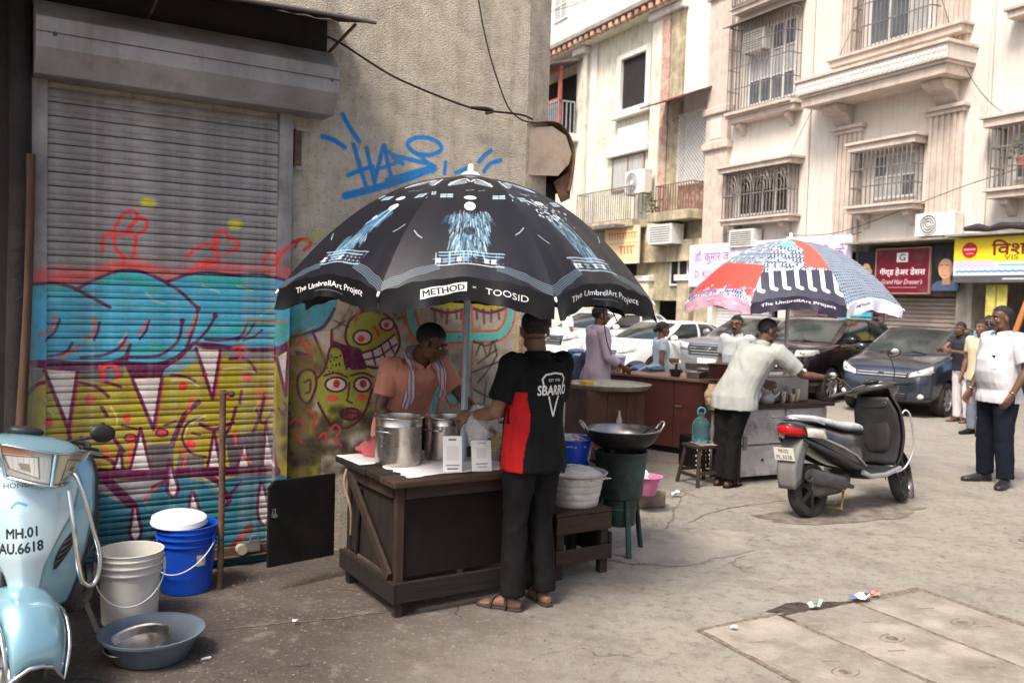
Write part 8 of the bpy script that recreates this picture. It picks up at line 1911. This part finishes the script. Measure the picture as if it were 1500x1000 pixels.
SEDAN = dict(L=4.42, W=1.72, H=1.37, WB=2.6, wr=.30, fo=.85, sill=.27, w=[(0, .70), (.08, .82), (.3, .94), (.7, 1), (3.6, 1), (4.2, .92), (4.42, .80)], zt=[(0, .52), (.05, .68), (.15, .76), (.5, .85), (1.15, .94), (1.5, .95), (3.3, .98), (3.7, 1.0), (4.3, .98), (4.42, .8)], zb=[(0, .30), (.1, .23), (.5, .2), (3.9, .22), (4.42, .35)], crown=[(0, .02), (.3, .035), (1, .03), (1.5, 0), (4.42, .01)],
             cab=dict(y=(1.10, 1.95, 3.15, 3.95), zb=.935, wb=.92, wt=.68, zbr=.985), nose=dict(lamp=[(.46, .66), (.80, .70), (.78, .80), (.48, .74)], grille=(.44, .62, .74), style='bars', n=3, intake=(.45, .29, .42), fog=(.66, .38), pz=.50))
f1 = Vector((-.70, -.714, 0)).normalized(); r1 = Vector((f1.y, -f1.x, 0)); LW = Vector((7.24, 14.85, 0))
car('slate blue small hatchback parked nose out behind the dark scooter', LW+r1*.73-f1*1.10, frz(f1), HATCH, paint('paint_slate', (.050, .064, .088), .7, .2, da=.12), 'hatch', 'AL 8759', 'swift')
f2 = Vector((-.70, -.714, 0)).normalized(); r2 = Vector((f2.y, -f2.x, 0)); car('black maroon jeep style car with slotted grille beside the blue hatchback', Vector((5.88, 16.5, 0))+r2*.76-f2*1.32, frz(f2), {**SUV, 'W': 1.76}, paint('paint_maroon', (.020, .011, .016), .6, .2, da=.1), 'suv', None, 'jeep')
f3 = Vector((-.70, -.714, 0)).normalized(); car('silver grey car with chrome barred grille behind the person in glasses', Vector((4.0, 18.1, 0))-f3*2.2, frz(f3), {**SUVT, 'W': 1.74}, paint('paint_grey', (.24, .25, .26), .5), 'suv', None, 'grey')
f4 = Vector((-.78, -.63, 0)).normalized(); car('white sedan parked behind the woman in the blue skirt', Vector((1.95, 19.55, 0))-f4*2.2, frz(f4), SEDAN, paint('paint_white', (.74, .74, .74), .0, .35, (.55, .5, .45), .2), 'sedan', None, 'sedan')
f5 = Vector((-.70, -.714, 0)).normalized(); car('tall white car beyond the white sedan near the lemon pillars', Vector((.80, 21.0, 0))-f5*2.2, frz(f5), SUVT, paint('paint_white', (.74, .74, .74), .0, .35), 'suv', None, 'whitesuv')

# ---------------------------------------------------------------- scooters
def skin_loft(tab, n=20, sub=6, p=2.5, close=True):
    # tab rows: y, z centre, half width, half height  -> rings
    rows = catmull([np.array(r, float) for r in tab], sub)
    return [ring(Vector((0, r[0], r[1])), Vector((1, 0, 0)), Vector((0, 0, 1)), max(.002, r[2]), max(.002, r[3]), n, p) for r in rows]
def lens_mat():
    C = Canvas(300, 130, (150, 148, 138)); r = random.Random(3)
    for x0, x1, cm in ((0, 140, (176, 176, 172)), (160, 300, (190, 180, 150))):
        C.poly([(x0, 0), (x1, 0), (x1, 130), (x0, 130)], cm); sg = 1 if x0 else -1; cx = (x0+x1)/2+sg*14; C.poly([(cx-50*sg, 18), (cx+44*sg, 34), (cx+52*sg, 92), (cx-46*sg, 112)], (110, 108, 100)); C.poly([(cx-44*sg, 24), (cx+38*sg, 38), (cx+46*sg, 88), (cx-40*sg, 106)], tuple(min(255, v+28) for v in cm)); C.poly([(cx-20*sg, 40), (cx+10*sg, 44), (cx+14*sg, 70), (cx-18*sg, 74)], (140, 136, 122))
        for k in range(9): x = x0+10+k*15; C.stroke([(x, 24), (x+3, 104)], 1.6, tuple(int(v*.8) for v in cm), 1.5, .7)
    C.poly([(0, 96), (90, 112), (60, 128), (0, 128)], (176, 92, 60), .7); C.poly([(140, 0), (160, 0), (160, 130), (140, 130)], (60, 96, 112))
    C.stroke([(0, 4), (300, 4)], 8, (60, 60, 60), 3, .7)
    return mat('headlight_lens', (.5, .5, .5), .08, .25, img=C.image('lens_print'), var=0, coat=1., spec=.9)
def scooter(label, loc, rz, col, seatm, kind, steer=0., lean=0., apron_tex=None, plate_rear=None, inner=None, plate_nm='s'):
    t = thing('parked_scooter', label, 'scooter', loc, rz); t.rotation_euler = (0, lean, rz)
    inner = inner or blackp; WBh = .625; wr = .222
    wheel(t, (0, -WBh, wr), wr, .105, rimd, 6)
    # fork group pivots about the steering axis
    sp = Vector((0, .42, .90)); ax = Vector((0, -.42, .90)).normalized()
    SM = Matrix.Translation(sp) @ Matrix.Rotation(steer, 4, ax) @ Matrix.Translation(-sp)
    def sbuild(mb, *a, **k): mb.v = [tuple(SM @ Vector(v)) for v in mb.v]; return mb.build(*a, **k)
    # front wheel
    fw_ = thing('tmp', '', '')
    bpy.data.objects.remove(fw_)
    M = SM @ Matrix.Translation((0, WBh, wr)) @ Matrix.Rotation(R_(90), 4, 'Y'); r, w = wr, .095
    mb = MB(); mb.lathe([(r*.66, -w*.46), (r*.80, -w*.5), (r*.93, -w*.48), (r, -w*.2), (r, w*.2), (r*.93, w*.48), (r*.80, w*.5), (r*.66, w*.46)], 36, M=M); fwh = mb.build('wheel', tyrem, t, smooth=40)
    mb = MB(); mb.lathe([(r*.67, -w*.46), (r*.6, -w*.2), (r*.6, w*.2), (r*.67, w*.46)], 32, M=M); mb.build('rim', rimm if kind == 'blue' else rimd, fwh, smooth=50)
    for s in (-1, 1):
        mb = MB(); mb.lathe([(0, s*w*.44), (r*.2, s*w*.44), (r*.22, s*w*.2), (r*.6, s*w*.1)], 20, M=M); mb.build('hub', rimm if kind == 'blue' else rimd, fwh, smooth=40)
        for k in range(6): a = k*math.pi/3; mb = MB(); mb.bar(M @ Vector((r*.15*math.cos(a), r*.15*math.sin(a), s*w*.34)), M @ Vector((r*.62*math.cos(a), r*.62*math.sin(a), s*w*.34)), .035, .012, (1, 0, 0)); mb.build('spoke', rimm if kind == 'blue' else rimd, fwh)
        mb = MB(); mb.tube([(s*.065, WBh, wr), (s*.065, WBh-.06, wr+.22), (s*.05, .50, .55)], .019, 10); sbuild(mb, 'fork_leg', blackp, t, smooth=60)
    # front fender
    def fend(u, v):
        a = (R_(8)+R_(165)*v) if kind == 'blue' else (R_(-35)+R_(200)*v); rr = wr+(.030 if kind == 'blue' else .045)+(.018 if kind == 'blue' else .012)*math.sin(v*3.1); s = (u-.5)*2; wd = (.125 if kind == 'blue' else .088)*(1-.30*abs(2*v-.9)**2)
        return Vector((s*wd, WBh+rr*math.cos(a)*(1-.03*s*s)*(1.0), wr+rr*math.sin(a)-(.055*s**4+.015*s*s)))
    mb = MB(); mb.grid(fend, 14, 26); sbuild(mb, 'front_fender', col, t, smooth=60, solid=.006)
    # apron (front shield)
    kb = 1.12 if kind == 'blue' else 1.; wtab = [(0, .135), (.15, .175), (.4, .228), (.62, .262), (.85, .268), (.95, .255), (1, .23)] if kind == 'blue' else [(0, .155), (.12, .185), (.35, .215), (.55, .225), (.78, .215), (1, .15)]; ytab = [(0, .46), (.15, .475), (.4, .47), (.7, .44), (1, .40)]; ztab = [(0, .36), (1, .985)]
    def apron(u, v, off=0.):
        s = (u-.5)*2; wd = interp(wtab, v)+off*.4; z = .36+.625*v; bul = .105*(1-abs(s)**1.7)+(.03*max(0, 1-abs(s)*1.8)*(1-abs(v-.4)*1.3) if kind == 'blue' else .05*max(0, 1-abs(s)*2.2)*(1-abs(v-.55)*1.3)); y = interp(ytab, v)+bul+off
        cut = .10*max(0, .28-v)*(1-abs(s))*6*.3
        return Vector((s*wd, y-cut*0, z+.02*(1-s*s)*v))
    mb = MB(); mb.grid(apron, 34, 34); ap = mb.build('front_apron', apron_tex or col, t, smooth=70, solid=.012); set_uv(ap.data, lambda c: (.5+c.x/.5, (c.z-.36)/.645))
    # lower wings of the apron hugging the wheel
    mb = MB(); mb.grid(lambda u, v: Vector(((u-.5)*2*interp(wtab, v)*.97, interp(ytab, v)-.045-.02*(1-((u-.5)*2)**2), .36+.60*v)), 16, 16); mb.build('leg_shield', inner, t, smooth=60, solid=.02)
    for s in (-1, 1):
        mb = MB(); mb.tube([apron(.5+s*.5, v)+Vector((s*.004, -.01, 0)) for v in np.linspace(0, 1, 16)], .012, 8); mb.build('shield_edge', blackp if kind == 'blue' else inner, t, smooth=60)
    # glove box and inner tunnel
    mb = MB(); mb.loft(skin_loft([(.40, .66, .13, .02), (.41, .66, .14, .20), (.385, .66, .13, .19), (.375, .66, .11, .17)], 20, 3, 3)); mb.build('inner_box', inner, t, smooth=50)
    mb = MB(); mb.loft(skin_loft([(.41, .90, .15, .045), (.35, .90, .14, .04), (.34, .90, .12, .03)], 18, 3, 3)); mb.build('inner_tray', inner, t, smooth=50)
    # floor board
    mb = MB(); mb.loft(skin_loft([(.46, .34, .16, .03), (.40, .315, .175, .03), (.15, .30, .185, .035), (.0, .31, .175, .045), (-.08, .34, .15, .05)], 20, 4, 5)); mb.build('floor_board', inner, t, smooth=50)
    for s in (-1, 1): mb = MB(); mb.tube([(s*.185, .44, .33), (s*.195, .2, .295), (s*.19, -.02, .30), (s*.17, -.10, .34)], .022, 10); mb.build('floor_edge', rimm if kind != 'blue' else blackp, t, smooth=60)
    # rear body
    body_rows = [(.02, .42, .10, .11), (-.02, .49, .13, .18), (-.14, .53, .16, .175), (-.32, .565, .175, .155), (-.52, .63, .172, .130), (-.70, .695, .150, .095), (-.82, .74, .115, .066), (-.90, .765, .075, .040), (-.925, .772, .03, .018)]
    mb = MB(); mb.loft(skin_loft(body_rows, 28, 6, 2.7)); mb.build('rear_body', col, t, smooth=70)
    for s in (-1, 1):      # crease panel
        mb = MB(); mb.tube([(s*.145, .0, .38), (s*.170, -.18, .49), (s*.182, -.38, .57), (s*.176, -.56, .635), (s*.150, -.74, .70)], [.006, .010, .012, .010, .006], 8); mb.build('side_crease', rimm if kind != 'blue' else col, t, smooth=60)
        mb = MB(); mb.tube([(s*.13, -.04, .36), (s*.175, -.25, .41), (s*.185, -.45, .49), (s*.165, -.66, .58), (s*.12, -.82, .66)], [.02, .026, .028, .024, .015], 8); mb.build('lower_skirt', inner, t, smooth=60)
    # seat
    seat_rows = [(.05, .685, .08, .015), (.02, .705, .11, .034), (-.10, .722, .135, .042), (-.28, .738, .145, .038), (-.44, .772, .148, .040), (-.62, .812, .135, .034), (-.74, .832, .10, .022), (-.78, .836, .05, .010)]
    mb = MB(); mb.loft(skin_loft(seat_rows, 24, 6, 2.8)); mb.build('seat', seatm, t, smooth=70)
    mb = MB(); mb.loft(skin_loft([(r_[0], r_[1]-.028, r_[2]+.006, .018) for r_ in seat_rows], 20, 6, 3)); mb.build('seat_base', blackp, t, smooth=60)
    # grab rail
    mb = MB(); mb.tube(catmull([(.14, -.58, .775), (.155, -.74, .815), (.12, -.90, .835), (0, -.945, .84), (-.12, -.90, .835), (-.155, -.74, .815), (-.14, -.58, .775)], 6), .012, 8); mb.build('grab_rail', chrome if kind != 'blue' else blackp, t, smooth=60)
    # tail light wrapping the tail and turn lenses
    tl_rows = [(-.80, .725, .122, .050), (-.87, .735, .100, .046), (-.93, .742, .06, .036), (-.945, .745, .02, .02)]
    mb = MB(); mb.loft(skin_loft(tl_rows, 20, 5, 3)); tl = mb.build('tail_light', redlens, t, smooth=60)
    for s in (-1, 1):
        mb = MB(); P4 = [(s*.163, -.62, .735), (s*.168, -.60, .66), (s*.135, -.80, .685), (s*.128, -.82, .765)]
        mb.grid(lambda u, v: Vector(P4[0]).lerp(Vector(P4[3]), u).lerp(Vector(P4[1]).lerp(Vector(P4[2]), u), v)+Vector((s*.022*math.sin(math.pi*u)*math.sin(math.pi*v)+s*.010, 0, 0)), 8, 6); mb.build('turn_lens', lampc, t, smooth=60)
        mb = MB(); mb.tube([Vector(p)+Vector((s*.012, 0, 0)) for p in P4], .006, 6, closed=True); mb.build('lens_trim', chrome, t, smooth=60)
    # rear fender, mud flap and plate
    mb = MB(); mb.grid(lambda u, v: Vector(((u-.5)*(.19-.03*v), -.80-.10*v-.05*math.sin(math.pi*v), .66-.40*v)), 6, 10); rf = mb.build('rear_fender', mat('flap_grey', (.15, .145, .14), .7, var=.15, dirt=(.15, .12, .1), da=.5), t, smooth=60, solid=.008)
    for s in (-1, 1): mb = MB(); mb.grid(lambda u, v: Vector((s*(.095-.015*v), -.80-.10*v-.05*math.sin(math.pi*v)+.16*u*(1-.4*v), .66-.40*v+.06*u)), 4, 8); mb.build('fender_side', MATS['flap_grey'], t, smooth=60, solid=.005)
    if plate_rear: plate(t, Matrix.Translation((0, -.925, .545)) @ Matrix.Rotation(R_(180), 4, 'Z') @ Matrix.Rotation(R_(-12), 4, 'X'), .19, .105, plate_rear, nm=plate_nm)
    # engine, muffler on the right
    mb = MB(); mb.loft(skin_loft([(-.10, .27, .05, .06), (-.25, .25, .10, .085), (-.45, .235, .085, .08), (-.62, .225, .06, .06)], 18, 4, 3)); mb.build('engine', mat('engine_grey', (.14, .135, .13), .55, .6, var=.3, vs=9), t, smooth=60)
    mb = MB(); mb.tube(catmull([(.12, -.18, .22), (.16, -.30, .24), (.17, -.40, .275), (.17, -.62, .33), (.17, -.80, .375), (.17, -.84, .385)], 5), [.018]*6+[.03]*4+[.058]*6+[.062]*5+[.058]*4+[.03], 18) if False else mb.tube([(.12, -.18, .22), (.16, -.28, .24), (.17, -.36, .265), (.17, -.40, .275), (.17, -.44, .285), (.17, -.80, .370), (.17, -.83, .377)], [.018, .02, .03, .055, .062, .062, .045], 20); mu = mb.build('muffler', mat('muffler', (.10, .10, .10), .42, .7, var=.25, vs=7), t, smooth=40)
    mb = MB(); mb.tube([(.17, -.80, .370), (.17, -.85, .382)], .022, 12); mb.build('muffler_tip', blackp, mu, smooth=60)
    mb = MB(); mb.bx(.10, .115, -.72, -.40, .24, .32); mb.build('swing_arm', MATS['engine_grey'], t, bevel=.01)
    mb = MB(); mb.tube([(-.12, -.18, .24), (-.20, -.12, .02)], .012, 8); mb.tube([(-.20, -.12, .012), (-.23, -.06, .012)], .014, 8); mb.build('side_stand', gril, t)
    mb = MB(); mb.tube([(.10, -.28, .20), (.16, -.40, .06), (-.16, -.40, .06), (-.10, -.28, .20)], .013, 8); mb.build('centre_stand', mat('stand_yellow', (.25, .18, .03), .7), t)
    # headset, handlebars, lamps, mirrors (turn with the fork)
    hc = Vector((0, .40, 1.03))
    mb = MB(); rows = [(.27, 1.04, .05, .02), (.30, 1.04, .13, .034), (.38, 1.035, .205, .050), (.46, 1.015, .20, .066), (.54, .985, .145, .064), (.59, .962, .075, .042), (.605, .958, .02, .018)]
    mb.loft(skin_loft(rows, 30, 6, 2.4)); sbuild(mb, 'handlebar_cowl', col, t, smooth=70)
    mb = MB(); mb.loft(skin_loft([(.44, .90, .07, .07), (.40, .86, .08, .06), (.40, .80, .075, .05)], 18, 4, 3)); sbuild(mb, 'steering_neck', inner, t, smooth=60)
    mb = MB()
    def lens(u, v):
        s = (u-.5)*2; hw = .190 if kind == 'blue' else .165; z = 1.040-.125*v+(.012*abs(s) if kind == 'blue' else -.02*abs(s))-.03*v*(1-abs(s))*0; w_ = (hw-.055*v)*s; y = .505+.095*(1-abs(s)**2.0)-.005+.022*v*(1-s*s)+(.034 if kind == 'blue' else .012); return Vector((w_, y, z))
    mb.grid(lens, 24, 10); hl = sbuild(mb, 'headlight', lens_mat() if kind == 'blue' else lampg, t, smooth=60, clean=False)
    if kind == 'blue':
        uvl = hl.data.uv_layers.new(name='uv')
        for l in hl.data.loops: i_ = l.vertex_index; uvl.data[l.index].uv = (1-(i_ % 25)/24, 1-(i_//25)/10)
    mb = MB(); mb.tube([lens(u, 0)+Vector((0, .004, .004)) for u in np.linspace(0, 1, 20)]+[lens(u, 1)+Vector((0, .004, -.004)) for u in np.linspace(1, 0, 20)], .006, 6, closed=True); sbuild(mb, 'headlight_trim', chrome, t, smooth=60)
    mb = MB(); mb.tube([lens(.5, v)+Vector((0, .006, 0)) for v in np.linspace(0, 1, 8)], .007, 6); sbuild(mb, 'lamp_divider', col, t, smooth=60)
    for s in (-1, 1):
        mb = MB(); mb.tube([(s*.14, .385, 1.045), (s*.25, .33, 1.035), (s*.30, .31, 1.03)], .013, 8); sbuild(mb, 'handlebar', blackp, t, smooth=60)
        mb = MB(); mb.tube([(s*.25, .335, 1.035), (s*.355, .285, 1.022)], .019, 12); sbuild(mb, 'grip', blackp, t, smooth=50)
        mb = MB(); mb.tube([(s*.20, .40, 1.035), (s*.28, .385, 1.03), (s*.36, .335, 1.018)], .008, 8); sbuild(mb, 'brake_lever', rimm if kind == 'blue' else blackp, t, smooth=60)
        a = Vector((s*.185, .36, 1.07)); b = Vector((s*.24, .36, 1.15)); c = Vector((s*.30, .355, 1.19))
        if kind != 'blue' and s > 0: b, c = Vector((s*.21, .36, 1.16)), Vector((s*.20, .36, 1.30))
        if kind == 'blue': b, c = Vector((s*.23, .37, 1.085)), Vector((s*.29, .365, 1.10))
        mb = MB(); mb.tube([a, b, c], .006, 8); sbuild(mb, 'mirror_stem', blackp, t, smooth=60)
        mb = MB(); mb.ell(tuple(c+Vector((s*.035, 0, .02))), (.062, .022, .043), 16, 10); m_ = sbuild(mb, 'mirror', blackp, t, smooth=60)
        mb = MB(); mb.ell(tuple(c+Vector((s*.035, -.014, .02))), (.054, .012, .036), 16, 8); sbuild(mb, 'mirror_glass', mat('mirror_glass', (.35, .33, .3), .05, 1.), m_, smooth=60)
    mb = MB(); mb.ell((0, .335, 1.095), (.075, .05, .022), 16, 8); sbuild(mb, 'speedometer', blackp, t, smooth=60)
    return t, apron, SM, fend
# dark scooter
A, B = G(1183, 757), G(1310, 733); fwd = (B-A).normalized(); mid = (A+B)/2
graphite = paint('paint_graphite', (.050, .047, .053), .5, .32, (.25, .22, .2), .35)
seat_g = mat('seat_cover_grey', (.42, .43, .43), .8, var=.2, vs=22, bump=.5, bs=26)
sc, apr, SM, _f = scooter('dark graphite scooter with light grey seat parked in the street', mid, frz(fwd), graphite, seat_g, 'dark', steer=R_(24), lean=R_(-5), plate_rear=['MH.02', 'PL.3538'], plate_nm='dark_scooter')
for s in (-1, 1):
    mb = MB(); mb.tube(catmull([(s*.19, .30, .30), (s*.235, .44, .34), (s*.27, .53, .52), (s*.255, .52, .78), (s*.22, .50, .84), (s*.20, .47, .80)], 6), .0085, 8); mb.build('crash_bar', rimm, sc, smooth=60)
# light blue scooter, cut by the left edge
def blue_scooter():
    C = Canvas(420, 500, (0, 0, 0, 0))
    C.text('MH.01', 212, 272, width=108, height=30, col=(34, 36, 44), bold=.05); C.text('AU.6618', 206, 226, width=156, height=31, col=(34, 36, 44), bold=.05)
    C.text('HONDA', 210, 420, width=120, height=16, col=(70, 86, 100), bold=.012); C.poly([(168, 330), (240, 330), (240, 388), (168, 388)], (190, 214, 226), .7); C.stroke([(178, 352), (200, 366), (232, 356)], 8, (96, 156, 196), 3)
    blue = paint('paint_sky_blue', (.26, .46, .54), .45, .2, (.3, .35, .38), .12)
    tex = mat('paint_sky_reflection_print', (.50, .64, .69), .2, .25, var=.06, vs=3, coat=.8, img=C.image('apron_print'))  # paler than the body paint: sky reflection put into the panel colour
    f = Vector((.36, -.933, 0)).normalized(); W_ = Vector((-2.17, 4.17, 0))+f*.625
    t, apron, SM, fend = scooter('light blue scooter with chrome guard cut by the left edge of the view', W_-f*.625, frz(f), blue, blackp, 'blue', steer=R_(34), lean=R_(3))
    # chrome guard hoops on the shield sides
    for s in (-1, 1):
        mb = MB(); mb.tube(catmull([(s*.17, .50, .93), (s*.215, .535, .90), (s*.262, .56, .70), (s*.285, .555, .56), (s*.262, .565, .46), (s*.222, .60, .47), (s*.205, .61, .56), (s*.195, .60, .72), (s*.18, .56, .86)], 6), .010, 10); mb.build('chrome_guard', chrome, t, smooth=60)
    # leaf shaped vents with slits
    for s in (-1, 1):
        mb = MB(); mb.grid(lambda u, v: apron(.5+s*(.27+.11*v+(u-.5)*.10*math.sin(math.pi*min(1, v*.9+.08))), .27+.24*v, .006), 6, 12); vt = mb.build('apron_vent', blackp, t, smooth=60, solid=.006)
        for k in range(4): v = .2+.17*k; mb = MB(); mb.tube([apron(.5+s*(.235+.11*v), .27+.24*v-.012, .014), apron(.5+s*(.315+.11*v), .27+.24*v+.03, .014)], .004, 6); mb.build('vent_slit', rimd, vt)
    # fender crash guard
    mb = MB()
    pts = [SM @ (fend(0, v)+Vector((-.014, 0, .0))) for v in np.linspace(.9, .0, 12)]+[SM @ (fend(u, 0)+Vector((0, .018, 0))) for u in (.25, .5, .75)]+[SM @ (fend(1, v)+Vector((.014, 0, 0))) for v in np.linspace(.0, .9, 12)]
    mb.tube(pts, .009, 8); mb.build('fender_guard', chrome, t, smooth=60)
    # raised middle panel of the shield carries the number and the maker's name
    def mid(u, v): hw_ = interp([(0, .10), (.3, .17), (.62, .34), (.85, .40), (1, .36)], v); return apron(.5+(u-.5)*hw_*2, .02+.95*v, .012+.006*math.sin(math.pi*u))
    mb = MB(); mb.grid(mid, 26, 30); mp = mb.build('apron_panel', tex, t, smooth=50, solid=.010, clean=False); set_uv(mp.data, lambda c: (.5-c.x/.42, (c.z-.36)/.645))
    for s in (-1, 1): mb = MB(); mb.tube([mid(.5+s*.5, v)+Vector((0, .001, 0)) for v in np.linspace(0, 1, 24)], .0035, 6); mb.build('panel_seam', blackp, t, smooth=60)
    # side reflectors and badge bolts
    for s in (-1, 1): mb = MB(); mb.ell(tuple(apron(.5+s*.46, .30, .006)), (.012, .008, .020), 10, 6); mb.build('side_reflector', mat('amber', (.5, .18, .02), .25), t, smooth=60)
blue_scooter()
